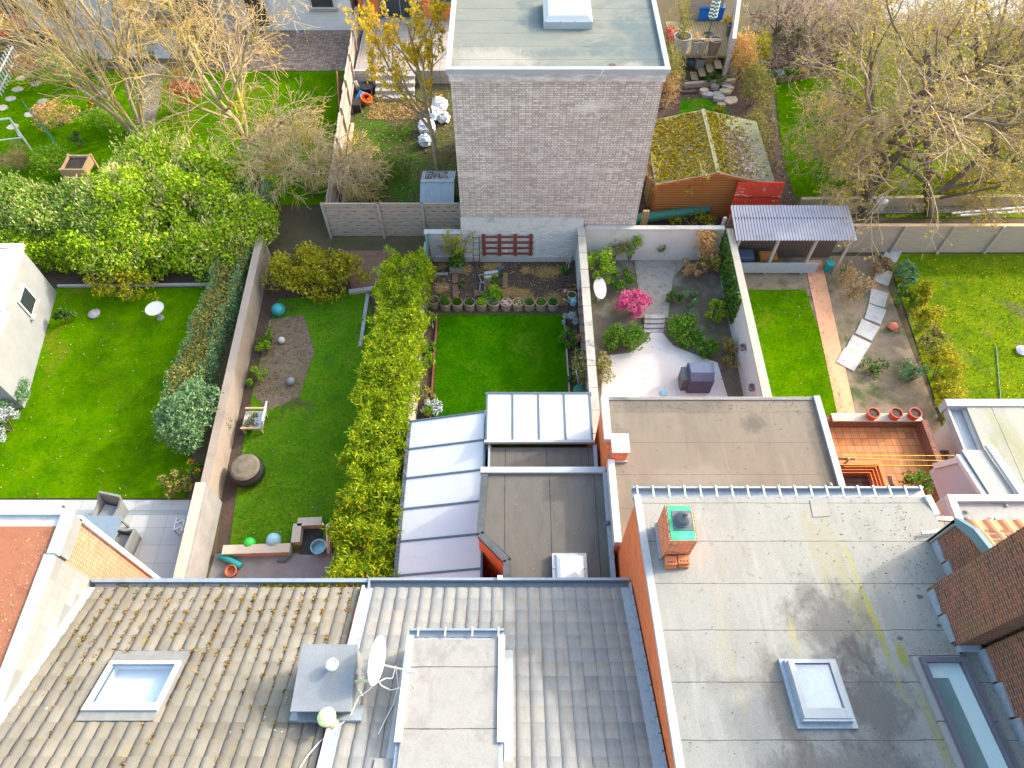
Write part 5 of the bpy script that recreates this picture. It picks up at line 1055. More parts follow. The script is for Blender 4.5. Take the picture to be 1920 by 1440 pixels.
# patio furniture
tb = thing('patio_table', 'blue grey patio table between two wicker armchairs', 'table', P(195,985,0))
q = [P(168,967,.74), P(229,966,.74), P(215,1020,.74), P(150,1024,.74)]; zz = Vector((0,0,.04))
x0, x1 = P(150,980,.74).x, q[1].x; y1, y0 = q[0].y, P(215,1030,.74).y
m = MB(); m.box(x0,y0,.70,x1,y1,.74); m.part('table_top', MAT['tabletop'], tb)
for x in (x0+.08,x1-.08):
    for y in (y0+.08,y1-.08): m = MB(); m.box(x-.03,y-.03,0,x+.03,y+.03,.70); m.part('leg', MAT['grey_plastic'], tb)
def armchair(loc, rz, label):
    t = thing('wicker_armchair', label, 'armchair', loc, 'wicker armchairs round the patio table'); L = Vector(loc)
    def tf(m): 
        m.v = [(L.x+x*cos(rz)-y*sin(rz), L.y+x*sin(rz)+y*cos(rz), z) for x, y, z in m.v]; return m
    m = MB(); m.prism([(-.27,-.28),(.27,-.28),(.27,.24),(-.27,.24)], .30, .42); tf(m).part('seat', MAT['wicker'], t)
    m = MB(); m.slab([(-.32,.24,.06),(.32,.24,.06),(.37,.42,.90),(-.37,.42,.90)], (0,.07,.0)); tf(m).part('backrest', MAT['wicker'], t)
    for s in (-1,1):
        m = MB(); m.slab([(s*.27,-.32,.03),(s*.30,.30,.03),(s*.35,.40,.80),(s*.33,.1,.64),(s*.31,-.32,.62)], (s*.06,0,0)); tf(m).part('armrest', MAT['wicker'], t)
    m = MB(); m.prism([(-.25,-.27),(.25,-.27),(.25,.23),(-.25,.23)], .42, .47); tf(m).part('cushion', MAT['grey_plastic'], t)
c1 = P(205,968,.0); armchair((c1.x+.2,c1.y-.05,0), radians(-12), 'grey wicker armchair behind the patio table, next to the lawn')
c2 = P(243,1030,.0); armchair((c2.x-.05,c2.y+.05,0), radians(-100), 'grey wicker armchair beside the patio table, nearer the tiled roof')
st = P(346,995,0); t = thing('white_stool', 'small white slatted stool against the cream topped wall', 'stool', st)
m = MB(); m.box(st.x-.16,st.y-.2,.44,st.x-.10,st.y+.25,.48); m.box(st.x+.10,st.y-.2,.44,st.x+.16,st.y+.25,.48); m.bar((st.x-.13,st.y-.18,.46),(st.x+.13,st.y+.0,.46),.05,.04); m.bar((st.x-.13,st.y+.04,.46),(st.x+.13,st.y+.22,.46),.05,.04); m.part('seat', MAT['white'], t)
for a in (-.13,.13):
    for b in (-.17,.22): m = MB(); m.box(st.x+a-.015,st.y+b-.015,0,st.x+a+.015,st.y+b+.015,.44); m.part('leg', MAT['white'], t)
# white outbuilding
ob = thing('white_outbuilding', 'white rendered outbuilding with one dark window beside the bright lawn', 'outbuilding', (-20,17,0))
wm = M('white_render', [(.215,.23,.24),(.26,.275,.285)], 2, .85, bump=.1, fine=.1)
m = MB(); m.prism([(-18.55,19.15),(-22,19.15),(-22,13.6),(-17.75,13.6)], 0, 2.55); m.part('wall', wm, ob)
m = MB(); m.prism([(-18.43,19.27),(-22,19.27),(-22,16.0),(-17.95,16.0)], 2.55, 2.68); m.part('roof', MAT['white'], ob)
m = MB(); m.prism([(-17.70,15.98),(-22,15.98),(-22,13.5),(-17.55,13.5)], 2.56, 2.64); m.part('lean_to_roof', MAT['offwhite'], ob)
ux = lambda y: -18.55+(19.15-y)/5.55*.80
m = MB(); m.slab([(ux(17.0)+.01,17.0,1.05),(ux(17.9)+.01,17.9,1.05),(ux(17.9)+.01,17.9,1.95),(ux(17.0)+.01,17.0,1.95)], (.05,0,0)); wi = m.part('window', MAT['white'], ob); m = MB(); m.slab([(ux(16.9)+.01,16.9,.98),(ux(18.0)+.01,18.0,.98),(ux(18.0)+.01,18.0,1.045),(ux(16.9)+.01,16.9,1.045)], (.13,0,0)); m.part('sill', MAT['stone'], wi)
m = MB(); m.slab([(ux(17.08)+.065,17.08,1.13),(ux(17.82)+.065,17.82,1.13),(ux(17.82)+.065,17.82,1.87),(ux(17.08)+.065,17.08,1.87)], (.01,0,0)); m.part('pane', MAT['glass_dark'], wi)
m = MB(); m.box(-19.6,19.0,2.68,-18.9,19.2,2.72); m.part('roof_hatch', MAT['cream_wall'], ob)
rs = np.random.default_rng(51)
bush('yellow_shrub', 'sparse yellow shrub at the far kerb of the bright lawn', 'shrub', tuple(P(235,535,.6)), (1.5,.8,.7), MAT['leaf_gold'], rs, 2200, .13, .05, k=50, kr=.25)
bd = P(293,583,.45); bd.z = 0; t = thing('bird_bath', 'white round bird bath on the bright lawn', 'bird bath', bd)
m = MB(); m.lathe(bd, [(.15,0),(.13,.05),(.06,.1),(.06,.5)], 16); m.part('pedestal', MAT['stone'], t); m = MB(); m.lathe(bd+Vector((0,0,.5)), [(.08,0),(.34,.08),(.36,.11),(.30,.09),(0,.06)], 22); m.part('bowl', MAT['white'], t)
m = MB(); m.lathe(P(178,590,0), [(.22,0),(.25,.08),(.12,.15),(0,.17)], 9); m.single('dark_stone', MAT['stone'], 'dark flat stone lying on the bright lawn', 'stone')
for (u, v, r, mt, lb) in ((18,745,.75,'leaf_blue','round blue green shrub at the corner of the white outbuilding'),(8,795,.6,'leaf_silver','pale grey green shrub at the left picture edge below the outbuilding'),(118,590,.35,'leaf_dark','small dark plant at the foot of the white outbuilding wall'),(330,905,.45,'leaf_olive','olive shrub where the bright lawn meets the tiled patio')):
    bush('border_shrub', lb, 'shrub', tuple(P(u,v,.4)), (r,r,r*.8), MAT[mt], rs, 1100, .11, .05)
bush('flowering_plant', 'orange and yellow flowering plant at the end of the clipped hedge', 'plant', tuple(P(364,880,.3)), (.32,.36,.3), MAT['leaf_mid'], rs, 420, .09, .045, flowers=(isl('hot_flower',[(.75,.25,.02),(.80,.55,.02)]),90,.08,.07))
# clipped hedge and grey green conifer ball
ch = thing('clipped_hedge', 'long clipped grey green hedge with olive brown top left of the tan wall', 'hedge', (-11.4,17,0))
rs2 = np.random.default_rng(53); a, b = hedge_pts(rs2, (-11.15,20.9), (-11.75,13.4), 1.15, .1, 1.25, 17000, .07, .12)
top = b[:,2] > .8; link('clipped_top', leafmesh('clipped_top', a[top], b[top], .10, .05, rs2, .7), MAT['leaf_olive'], ch); link('clipped_side', leafmesh('clipped_side', a[~top], b[~top], .11, .05, rs2, .7), MAT['leaf_blue'], ch)
cb = P(362,785,.9); bush('conifer_ball', 'big rounded grey green conifer at the end of the clipped hedge', 'shrub', (cb.x,cb.y,.95), (1.05,1.5,1.0), MAT['leaf_blue'], rs2, 7500, .15, .055, k=70, kr=.30)
bush('climbing_shrub', 'reddish shrub at the far end of the clipped hedge', 'shrub', tuple(P(458,462,.8)), (.4,.4,.5), MAT['leaf_peach'], rs2, 400, .12, .06)

# ================================================================== garden with pink shrub
sheet('garden_soil', [(2.9,11.0),(8.6,11.0),(8.6,20.95),(2.9,20.95)], .000, M('mossy_soil', [(.075,.065,.045),(.12,.10,.075),(.06,.085,.03)], 1.2, 1, bump=.5, bscale=30, stains=[((.20,.185,.16),1.0,.52,.7,(1,1,1))], fine=.45))
sheet('patio', pp((1128,770),(1128,668),(1180,662),(1212,640),(1222,622),(1240,622),(1262,648),(1310,668),(1345,680),(1372,770)), .016, MAT['patio_pale'])
m = MB()
for k in range(4): q = pp((1208,624-k*7),(1244,624-k*7),(1246,617-k*7),(1206,617-k*7)); m.prism(q, 0, .03+.06*k)
m.single('garden_steps', MAT['stone'], 'grey stone steps between the green mounds above the pale patio', 'steps')
sheet('path', pp((1200,596),(1252,596),(1262,520),(1300,480),(1190,490),(1196,540)), .018, M('gravel_path', [(.20,.185,.165),(.30,.28,.25),(.16,.16,.12)], 3, 1, bump=.6, fine=.55))
bw = thing('garden_wall', 'off white rendered back wall of the garden with the pink shrub', 'wall', (5.8,21,0))
m = MB(); m.box(2.95,20.95,0,8.55,21.1,1.75); m.part('wall', M('offwhite_render', [(.45,.45,.42),(.56,.56,.53)], 1.2, .95, bump=.2, stains=[((.33,.34,.25),1.0,.55,.75,(1,1,.4))], fine=.3), bw)
m = MB(); m.box(2.95,20.92,1.75,8.55,21.14,1.80); m.part('coping', MAT['concrete'], bw)
pw = thing('garden_wall', 'white rendered wall with cream coping between pink shrub garden and brick path lawn', 'wall', (8.6,16,0))
m = MB(); m.prism([(8.62,20.95),(8.80,20.95),(8.72,11.25),(8.50,11.25)], 0, 1.75); m.part('wall', MAT['white'], pw)
m = MB(); m.prism([(8.60,20.95),(8.86,20.95),(8.78,11.25),(8.46,11.25)], 1.75, 1.82); m.part('coping', MAT['cream_wall'], pw)
rs = np.random.default_rng(61)
def gb(u, v, zc, rx, ry, rz, mt, n, lb, name='green_shrub', cat='shrub', L=.12, W=.055, **k):
    c = P(u, v, zc); return bush(name, lb, cat, (c.x,c.y,zc), (rx,ry,rz), MAT[mt], rs, n, L, W, **k)
iv = thing('ivy_screen', 'dark green ivy panel covering the upper part of the white wall', 'climber', (8.5,19.5,0))
n = 3000; y = rs.uniform(17.2,20.8,n); C = np.column_stack([8.60-rs.uniform(0,.12,n)-(20.9-y)*.01, y, rs.uniform(.35,1.8,n)]); link('foliage', leafmesh('foliage', C, np.tile([-1,0,.3],(n,1)), .11, .09, rs, .5), MAT['leaf_dark'], iv)
m = MB(); m.tube([(8.58,18.5,0),(8.56,18.7,1.4)],.03,6); m.part('stem', MAT['bark'], iv)
gb(1190,572,.55,.62,.60,.55,'leaf_pink',2600,'rounded shrub covered in vivid pink blossom','pink_shrub')
gb(1122,500,.8,.55,.75,.8,'leaf_lime',1500,'tall lime green shrub against the wall coping in the pink shrub garden')
gb(1150,470,.7,.6,.5,.7,'leaf_olive',700,'thin olive green shrub in front of the off white back wall')
gb(1185,460,.9,.5,.35,.8,'leaf_lime',450,'loose pale green climber on the off white back wall')
gb(1248,458,.7,.4,.35,.7,'leaf_mid',650,'dark green upright shrub at the foot of the off white wall')
gb(1325,458,1.0,.5,.6,1.0,'leaf_peach',1300,'orange brown shrub in the corner next to the ivy')
gb(1335,490,.7,.4,.5,.7,'leaf_olive',600,'golden brown shrub just below the orange one')
gb(1170,635,.32,.95,.62,.36,'leaf_mid',2400,'wide green mound left of the garden steps')
gb(1285,620,.32,.65,.75,.36,'leaf_mid',2400,'wide green mound right of the garden steps')
gb(1320,652,.30,.55,.45,.32,'leaf_mid',1300,'green mound at the patio corner above the covered barbecue')
gb(1345,585,.42,.42,.45,.45,'leaf_lime',900,'bright green bush by the white wall')
gb(1130,690,.3,.18,.8,.35,'leaf_olive',500,'low green strip of plants between coping and pale patio')
gb(1297,560,.35,.40,.40,.35,'leaf_blue',600,'blue green plant right of the gravel path'); gb(1262,560,.3,.35,.35,.3,'leaf_dark',500,'dark green plant right beside the gravel path')
gb(1300,505,.5,.5,.5,.5,'twig_grey' if False else 'leaf_dry',700,'dry grey brown shrub in the middle of the pink shrub garden')
gb(1165,525,.4,.5,.6,.4,'leaf_mid',900,'green shrub between the white oval table and the pink shrub'); gb(1365,660,.35,.2,.6,.4,'leaf_olive',450,'olive plants along the foot of the white wall')
for (u, v, r, lb) in ((1395,655,.13,'dark pot hung on the white wall, upper one'),(1412,730,.13,'dark pot hung on the white wall, lower one')):
    p = PX(u, v, 8.52); p = Vector((8.44, p.y, max(.9,p.z))); m = MB(); m.lathe(p, [(r*.7,0),(r,.2),(r*.8,.2),(r*.7,.1),(0,.1)], 14); m.single('wall_pot', MAT['grey_plastic'], lb, 'flower pot', 'pots on the white wall')
ov = P(1125,540,.72); ov.z = 0; t = thing('oval_table', 'white oval garden table next to the wall coping', 'table', ov)
m = MB(); m.lathe((0,0,.70), [(.5,0),(.5,.04)], 26); m.v = [(ov.x+x*.5, ov.y+y*1.15, z) for x, y, z in m.v]; m.part('table_top', MAT['white'], t)
m = MB(); m.tube([(ov.x,ov.y,0),(ov.x,ov.y,.70)], .06, 10); m.part('pedestal', MAT['white'], t)
m = MB(); p = P(1293,612,.25); m.lathe((p.x,p.y,0), [(.15,0),(.2,.1),(.12,.22),(0,.24)], 9); m.single('pale_stone', MAT['stone'], 'pale stone between the green mounds right of the steps', 'stone')
bb = P(1312,706,.5); t = thing('covered_barbecue', 'barbecue under a dark blue grey cover on the pale patio', 'barbecue', (bb.x,bb.y,0))
m = MB(); m.slab([(bb.x-.45,bb.y-.42,0),(bb.x-.45,bb.y-.42,.80),(bb.x-.45,bb.y-.18,1.02),(bb.x-.45,bb.y+.25,1.02),(bb.x-.45,bb.y+.42,.78),(bb.x-.45,bb.y+.42,0)], (.85,0,0)); m.part('cover', MAT['bluegrey'], t)
m = MB(); m.slab([(bb.x-.68,bb.y-.30,0),(bb.x-.68,bb.y-.30,.72),(bb.x-.68,bb.y+.28,.72),(bb.x-.68,bb.y+.28,0)], (.228,0,0)); m.part('side_cover', MAT['anthracite'], t)
m = MB(); m.lathe(P(1243,738,.0), [(.12,0),(.14,.06),(.05,.1),(0,.1)], 12); m.single('blue_dish', MAT['skyblue'], 'small pale blue dish on the pale patio near the tan roof', 'dish')

# ================================================================== garden with orange brick path
lq = [(8.9,11.0),(12.2,11.0),(12.0,19.3),(8.9,19.3)]
sheet('garden_soil', [(8.85,11.0),(15.4,11.0),(15.4,21.2),(8.85,21.2)], .000, M('dry_soil', [(.16,.12,.085),(.24,.185,.13),(.10,.10,.045)], 1.1, 1, bump=.5, bscale=30, stains=[((.06,.085,.03),.7,.52,.66,(1,1,1))], fine=.5))
sheet('lawn', lq, .012, MAT['lawn_bright']); blades('grass', lq, 16000, .04, .008, MAT['grass_bright'], 15, .012)
pth = pp((1508,488),(1540,488),(1606,788),(1572,788)); sheet('path', pth, .020, MAT['paver_path'])
rs = np.random.default_rng(71)
cv = [(1688,452),(1672,478),(1655,520),(1646,560),(1640,590),(1625,620),(1608,650),(1592,675)]; stone_p = M('path_stone', [(.30,.30,.30),(.42,.42,.41),(.38,.35,.30)], 1.5, .9, bump=.3, fine=.35)
for k, (u, v) in enumerate(cv):
    p = P(u, v, 0); a = P(*cv[min(k+1,7)]) - P(*cv[max(k-1,0)]); an = atan2(a.y, a.x); w_ = .30+.012*k
    m = MB(); m.prism([(p.x+cos(an)*s*.42-sin(an)*q*w_, p.y+sin(an)*s*.42+cos(an)*q*w_) for s, q in ((-1,-1),(1,-.9),(1,.9),(-1,1))], 0, .05+.004*(k%3))
    m.single('path_flagstone', stone_p, ('first','second','third','fourth','fifth','sixth','seventh','last')[k]+' grey flagstone of the curved path, counted from the shed end', 'flagstone', 'flagstones of the curved path')
# shelter with corrugated roof
sh = thing('garden_shelter', 'open garden shelter with long corrugated pale mauve roof', 'shed', (11.2,20.8,0))
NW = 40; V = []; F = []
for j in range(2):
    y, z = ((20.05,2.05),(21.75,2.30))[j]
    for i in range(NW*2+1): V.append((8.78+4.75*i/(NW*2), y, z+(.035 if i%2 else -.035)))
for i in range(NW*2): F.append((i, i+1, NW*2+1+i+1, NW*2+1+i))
cme = npmesh('corrugated_roof', V, F); cro = link('corrugated_roof', cme, [MAT['corrugated'], flat('shaded_corrugation', (.135,.13,.16), .8)], sh); cme.polygons.foreach_set('material_index', [i % 2 for i in range(NW*2)])  # every other slope coloured darker, painting in the shading of the ridges
m = MB(); m.box(8.85,21.1,0,13.4,21.2,2.2); m.part('back_wall', MAT['wood_dark'], sh)
for x in (8.95,10.5,12.0,13.35): m = MB(); m.box(x-.05,20.15,0,x+.05,20.25,2.0); m.part('post', MAT['wood_up'], sh)
m = MB(); m.bar((8.9,20.1,.45),(12.5,20.1,.45),.06,.55); m.part('front_board', flat('bluegrey_board',(.30,.36,.40),.7), sh)
m = MB(); m.box(10.2,20.4,0,10.9,20.8,.7); m.single('orange_box', flat('orange_box',(.42,.18,.05),.7), 'orange wooden box stored under the corrugated shelter roof', 'box')
m = MB(); m.box(9.2,20.35,0,9.9,20.8,.8); m.single('grey_cabinet', MAT['bluegrey'], 'blue grey cabinet under the corrugated shelter roof', 'cabinet')
m = MB(); m.lathe(P(1550,505,0), [(.16,0),(.19,.4),(.17,.42),(0,.42)], 14); m.single('blue_bin', MAT['teal'], 'small blue green bin at the shelter end of the orange path', 'bin')
fb = thing('board_fence', 'weathered grey board fence along the back of the right gardens', 'fence', (16.5,21.5,0))
m = MB(); m.box(13.6,21.4,0,27,21.46,1.5); m.part('boards', MAT['wood_grey'], fb)
m = MB(); m.box(13.6,21.36,1.5,27,21.5,1.56); m.part('cap_rail', MAT['wood_new'], fb)
for k in range(7): x = 14+k*2; m = MB(); m.box(x,21.3,0,x+.1,21.4,1.55); m.part('post', MAT['wood_up'], fb)
hs = [(1700,515,.55),(1722,555,.6),(1738,600,.75),(1752,645,.7),(1768,690,.75),(1782,735,.75),(1778,770,.7)]
for k, (u, v, r) in enumerate(hs):
    gb(u, v, r*.9, r*.8, r*.95, r*1.0, ('leaf_blue','leaf_gold','leaf_gold','leaf_olive','leaf_gold','leaf_gold','leaf_gold')[k], 1500,
       ('blue green shrub at the far tip of the yellow hedge row','small yellow shrub near the far tip of the hedge row','brightest yellow shrub in the upper half of the hedge row','dull olive shrub in the middle of the yellow hedge row','yellow shrub just below the olive one in the hedge row','large yellow shrub in the lower half of the hedge row','last yellow green shrub at the terrace end of the hedge row')[k], 'hedge_shrub', group='shrubs of the yellow hedge row')
gb(1690,560,.35,.5,.5,.4,'leaf_dark',600,'dark low shrub between curved path and yellow hedge row'); gb(1715,700,.4,.45,.6,.45,'leaf_blue',700,'dark blue green shrub on the brown soil beside the yellow hedge row')
gb(1660,500,.3,.7,.5,.3,'leaf_dry',600,'dry brown plants beside the curved flagstone path'); gb(1640,690,.2,.6,.4,.2,'leaf_dark',350,'low dark green plants on the soil right of the orange path')
gb(1605,540,.5,.55,.9,.55,'leaf_dry',900,'dry brown bush between orange path and curved flagstones')
for k, (u, lb) in enumerate(((1634,'left terracotta pot on the terrace parapet'),(1677,'middle terracotta pot on the terrace parapet'),(1712,'right terracotta pot on the terrace parapet'))):
    p = Vector((P(u, 776, 3.3).x, 11.32, 3.19)); plantpot('terracotta_pot', lb, 'flower pot', p, .19, .26, flat('red_pot',(.42,.08,.045),.8), 'terracotta pots above the terrace', taper=.75)
ball(1675,612,.17,flat('coral_ball',(.75,.20,.12),.5),'coral ball lying beside the curved flagstones')
# terrace
tz = 2.75; tb = 11.42; tr_x = 12.62
th = thing('terrace_building', 'brick extension carrying the terracotta tiled roof terrace', 'extension', (10.8,9,0))
m = MB(); m.box(9.0,5.7,0,tr_x+.1,tb-.02,tz-.1); m.part('wall', MAT['brick_orange'], th)
m = MB(); m.box(9.0,5.7,tz-.1,tr_x,tb-.22,tz); m.part('terrace_floor', MAT['paver_terra'], th)
m = MB(); m.box(9.0,tb-.2,tz-.1,tr_x+.1,tb,tz+.38); m.box(tr_x,7.2,tz-.1,tr_x+.18,tb-.2,tz+.45); m.pieces('parapet', MAT['brick_red'], th)
m = MB(); m.box(9.9,tb-.24,tz+.38,tr_x+.05,tb+.04,tz+.44); m.part('coping', MAT['cream_wall'], th)
sd_ = thing('sunken_deck', 'small dark deck enclosed by orange wooden rails at the terrace edge', 'deck', P(1620,900,tz))
d1 = P(1648,868,tz+.75); x0, x1, yb, yf = 9.02, d1.x, d1.y, 7.0
m = MB(); m.box(x0,yf,tz+.004,x1,yb,tz+.03); m.part('floor', MAT['wood_dark'], sd_)
for k in range(4):
    z = tz+.12+k*.19; m = MB(); m.box(x0,yb-.04,z-.07,x1,yb,z+.07); m.part('rail', MAT['wood_rail'], sd_)
    m = MB(); m.box(x1-.04,yf,z-.07,x1,yb-.045,z+.07); m.part('rail', MAT['wood_rail'], sd_)
m = MB(); m.box(x0,yb-.08,tz+.78,x1+.05,yb+.05,tz+.82); m.part('cap_rail', MAT['wood_rail'], sd_)
m = MB(); m.box(x1-.08,yf,tz+.78,x1+.05,yb-.085,tz+.82); m.part('cap_rail', MAT['wood_rail'], sd_)
def wbox(u, v, ang, label, l=.62):
    p = P(u, v, tz+.16); p.z = tz; t = thing('window_box', label, 'planter', p, 'orange window boxes on the terrace'); c, s = cos(ang), sin(ang)
    m = MB(); m.box(-l/2,-.08,0,l/2,.08,.16); m.v = [(p.x+x*c-y*s, p.y+x*s+y*c, p.z+z_) for x, y, z_ in m.v]; m.part('box', flat('orange_box_paint',(.62,.16,.06),.6), t)
    m = MB(); m.box(-l/2+.03,-.055,.16,l/2-.03,.055,.172); m.v = [(p.x+x*c-y*s, p.y+x*s+y*c, p.z+z_) for x, y, z_ in m.v]; m.part('soil', MAT['soil'], t)
    tuft(t, (p.x,p.y,p.z+.14), .08, 20, .07, .03, MAT['litter'], rs)
wbox(1586,861,0,'orange window box behind the sunken deck rails'); wbox(1672,912,pi/2-.1,'orange window box right of the sunken deck rails',.75); wbox(1776,868,pi/2-.1,'orange window box at the right terrace wall, lower one'); wbox(1768,848,0,'orange window box at the right terrace wall, upper one',.4)
for k, (a, b) in enumerate((((1580,858),(1786,864)),((1582,853),(1790,854)),((1575,871),(1778,873)))):
    q0, q1 = P(*a,tz+1.1), P(*b,tz+1.1); mid = Vector(q0).lerp(q1,.5)-Vector((0,0,.03)); m = MB(); m.tube([q0, mid, q1], .009, 5)
    m.single('clothes_line', MAT['yellow_line'], ('middle yellow clothes line over the terracotta terrace','upper yellow clothes line over the terracotta terrace','lowest yellow clothes line, nearest the sunken deck')[k], 'clothes line', 'yellow clothes lines')
for a, h in (((1592,860),tz+1.12),((1784,866),tz+1.12)):
    p = P(*a, h); pole('line_post', (p.x,p.y,tz), p, .03, MAT['grey_plastic'], ('grey clothes line post beside the sunken deck' if a[0] < 1700 else 'grey clothes line post by the right terrace wall'), 'post', 'clothes line posts')
for (u, v, lb) in ((1690,900,'young leafy sapling on the terrace by the orange window box'),(1726,908,'small green sapling on the terrace beside the dark brick corner')):
    p = P(u, v+14, tz); bare_tree('sapling', lb, tuple(p), [((0,0,0),(.05*k-.05,.02,1),.7,.012) for k in range(3)], 2, dict(wob=.12, up=.02, tipup=0, n=[4,3], ang=.7, len=.45, rad=.5), int(u), MAT['bark'], MAT['twig_brown'], MAT['leaf_mid'], 260, .09, .05)
# far right rough lawn
lr = [(15.45,12.2),(27,12.2),(27,21.3),(15.9,21.3)]
sheet('lawn', lr, .012, MAT['lawn_rough']); blades('grass', lr, 30000, .06, .010, MAT['grass_rough'], 17, .012)
m = MB(); m.box(15.5,11.46,0,24,11.75,2.6); m.box(15.45,11.40,2.6,24,11.8,2.68); m.single('white_wall', MAT['white'], 'white capped wall at the near end of the rough right lawn', 'wall')
m = MB(); m.tube([P(1868,650,.05),P(1872,700,.05),P(1878,770,.05)], .02, 6); m.single('green_wire', MAT['green_metal'], 'thin green wire lying across the rough right lawn', 'wire')
m = MB(); p = P(1914,660,0); m.lathe(p, [(.2,0),(.24,.12),(.1,.2),(0,.2)], 12); m.single('white_stone', MAT['white'], 'white round stone at the right edge of the rough lawn', 'stone')

def leaves_on(poly, n, mat, L, seed, z=.03): return scatter('fallen_leaves', poly, n, L, L*.7, mat, seed, z)
leaves_on(lm, 420, MAT['leaf_dry'], .07, 61); leaves_on(lk, 420, MAT['litter'], .07, 62); leaves_on(lq, 90, MAT['leaf_dry'], .06, 63); leaves_on(lr, 700, MAT['flower_yellow'], .07, 64)
leaves_on([(2.9,11.3),(8.5,11.3),(8.5,20.8),(2.9,20.8)], 260, MAT['litter'], .05, 65); leaves_on([(9,19.4),(15,11.6),(15.3,21),(9,21)], 450, MAT['litter'], .06, 66); leaves_on(bare, 260, MAT['litter'], .07, 67, .02)
leaves_on(lawn, 60, MAT['leaf_lime'], .04, 68, .04)
# ================================================================== blank gabled brick building
hU = thing('brick_building', 'tall building with blank grey brick gable and greenish felt flat roof', 'building', (1.5,24,0))
m = MB(); m.box(-2.02,21.165,0,4.97,29,8.42); m.part('wall', MAT['brick_grey'], hU)
m = MB(); m.box(-2.06,21.10,8.18,5.02,21.163,8.46); m.box(-2.10,21.08,8.42,5.06,29.05,8.50); m.part('fascia', M('weathered_fascia', [(.30,.28,.29),(.42,.40,.40),(.62,.62,.62)], 2.5, .9, (1,1,3), bump=.2, fine=.4), hU)
m = MB(); m.box(-2.0,21.2,8.50,4.96,28.9,8.56); m.part('roof', MAT['felt_green'], hU)
m = MB(); m.box(-2.14,21.04,8.50,5.10,21.20,8.66); m.box(-2.14,21.20,8.50,-1.98,29.05,8.655); m.box(4.94,21.20,8.50,5.10,29.05,8.655); m.part('edge_trim', MAT['trim'], hU)
sk = thing('dome_rooflight', 'white dome rooflight on the greenish felt roof of the blank gabled building', 'skylight', (1.9,24.3,8.56))
m = MB(); m.box(1.08,23.55,8.56,2.74,25.1,8.80); m.part('kerb', MAT['trim'], sk)
m = MB(); m.lathe((1.91,24.32,8.80), [(1.16,0),(1.10,.04),(.95,.16),(.6,.25),(.2,.29),(0,.29)], 4); m.rot((1.91,24.32), pi/4); m.v = [(1.91+(x-1.91)*1.0, 24.32+(y-24.32)*.94, z) for x, y, z in m.v]; m.part('dome', MAT['opal'], sk)
m = MB()
for x in (1.14,1.65,2.15,2.68): m.lathe((x,23.58,8.80), [(.03,0),(.025,.02),(0,.025)], 8)
m.pieces('screw', MAT['dark_metal'], sk)
m = MB(); p = P(1148,129,8.56); m.box(p.x-.10,p.y-.02,8.56,p.x+.10,p.y+.14,8.66); m.single('loose_brick', MAT['wood_dark'], 'dark loose brick lying at the roof edge of the blank gabled building', 'brick')
m = MB(); m.tube([(p.x-.1,21.3,8.6),(p.x-.3,21.02,8.68),(p.x-.38,21.0,8.5),(p.x-.5,21.06,8.30),(p.x-.75,21.08,8.2)], .012, 6); m.single('loose_cable', MAT['cable'], 'thin white cable hanging over the roof edge onto the brick gable', 'cable')

# ================================================================== ground of the rear gardens
sheet('lawn', [(-30,24.3),(-8.4,24.3),(-8.9,34.5),(-32,34.5)], .010, MAT['lawn_bright'])
blades('grass', [(-27,25),(-8.4,25),(-8.9,34.5),(-27,34.5)], 40000, .07, .012, MAT['grass_bright'], 22, .01)
sheet('patio', [(-15.5,34.55),(-8.8,34.55),(-8.6,38.6),(-15.5,38.6)], .014, MAT['paver_brown'])
sheet('path', pp((262,268),(285,268),(312,120),(270,120)), .016, M('earth_path', [(.20,.16,.13),(.28,.23,.19)], 2, 1, bump=.4, fine=.4))
lx = [(-7.6,22.4),(-2.1,22.4),(-2.1,33),(-7.9,33)]
sheet('lawn', lx, .010, MAT['lawn_patchy']); blades('grass', [(-7.5,22.6),(-4.6,22.6),(-4.8,30),(-7.6,30)], 16000, .07, .010, MAT['grass_mid'], 24, .01, dens=patchy(3, 8, (-7.4,22.6), (-5,29.5), .9))
scatter('leaf_litter', lx, 5200, .075, .055, MAT['litter'], 25); scatter('straw', [(-7.2,30.4),(-3.4,30.4),(-3.4,32),(-7.2,32)], 2600, .16, .03, MAT['straw'], 26)
sheet('garden_soil', [(5.1,22.4),(13,22.4),(13,34),(5.1,34)], .006, MAT['soil'])
sheet('lawn', pp((1278,186),(1322,184),(1362,205),(1372,225),(1270,228)), .014, MAT['lawn_deep'])
lt = pp((1452,150),(1555,146),(1605,320),(1600,372),(1490,372),(1468,300)); sheet('lawn', lt, .018, MAT['lawn_bright']); blades('grass', lt, 18000, .06, .012, MAT['grass_bright'], 28, .018)
lv = [(16.5,23.5),(32,23.5),(36,40),(17.5,40)]; sheet('lawn', lv, .012, MAT['lawn_rough']); blades('grass', lv, 40000, .09, .015, MAT['grass_rough'], 29, .012)
sheet('patio', pp((1640,0),(1935,0),(1935,45),(1660,45)), .016, MAT['concrete'])
scatter('leaf_litter', [(5.2,24),(13,24),(13,33),(5.2,33)], 3000, .09, .06, MAT['litter'], 30); scatter('fallen_leaves', lv, 5000, .12, .08, MAT['leaf_dry'], 31)

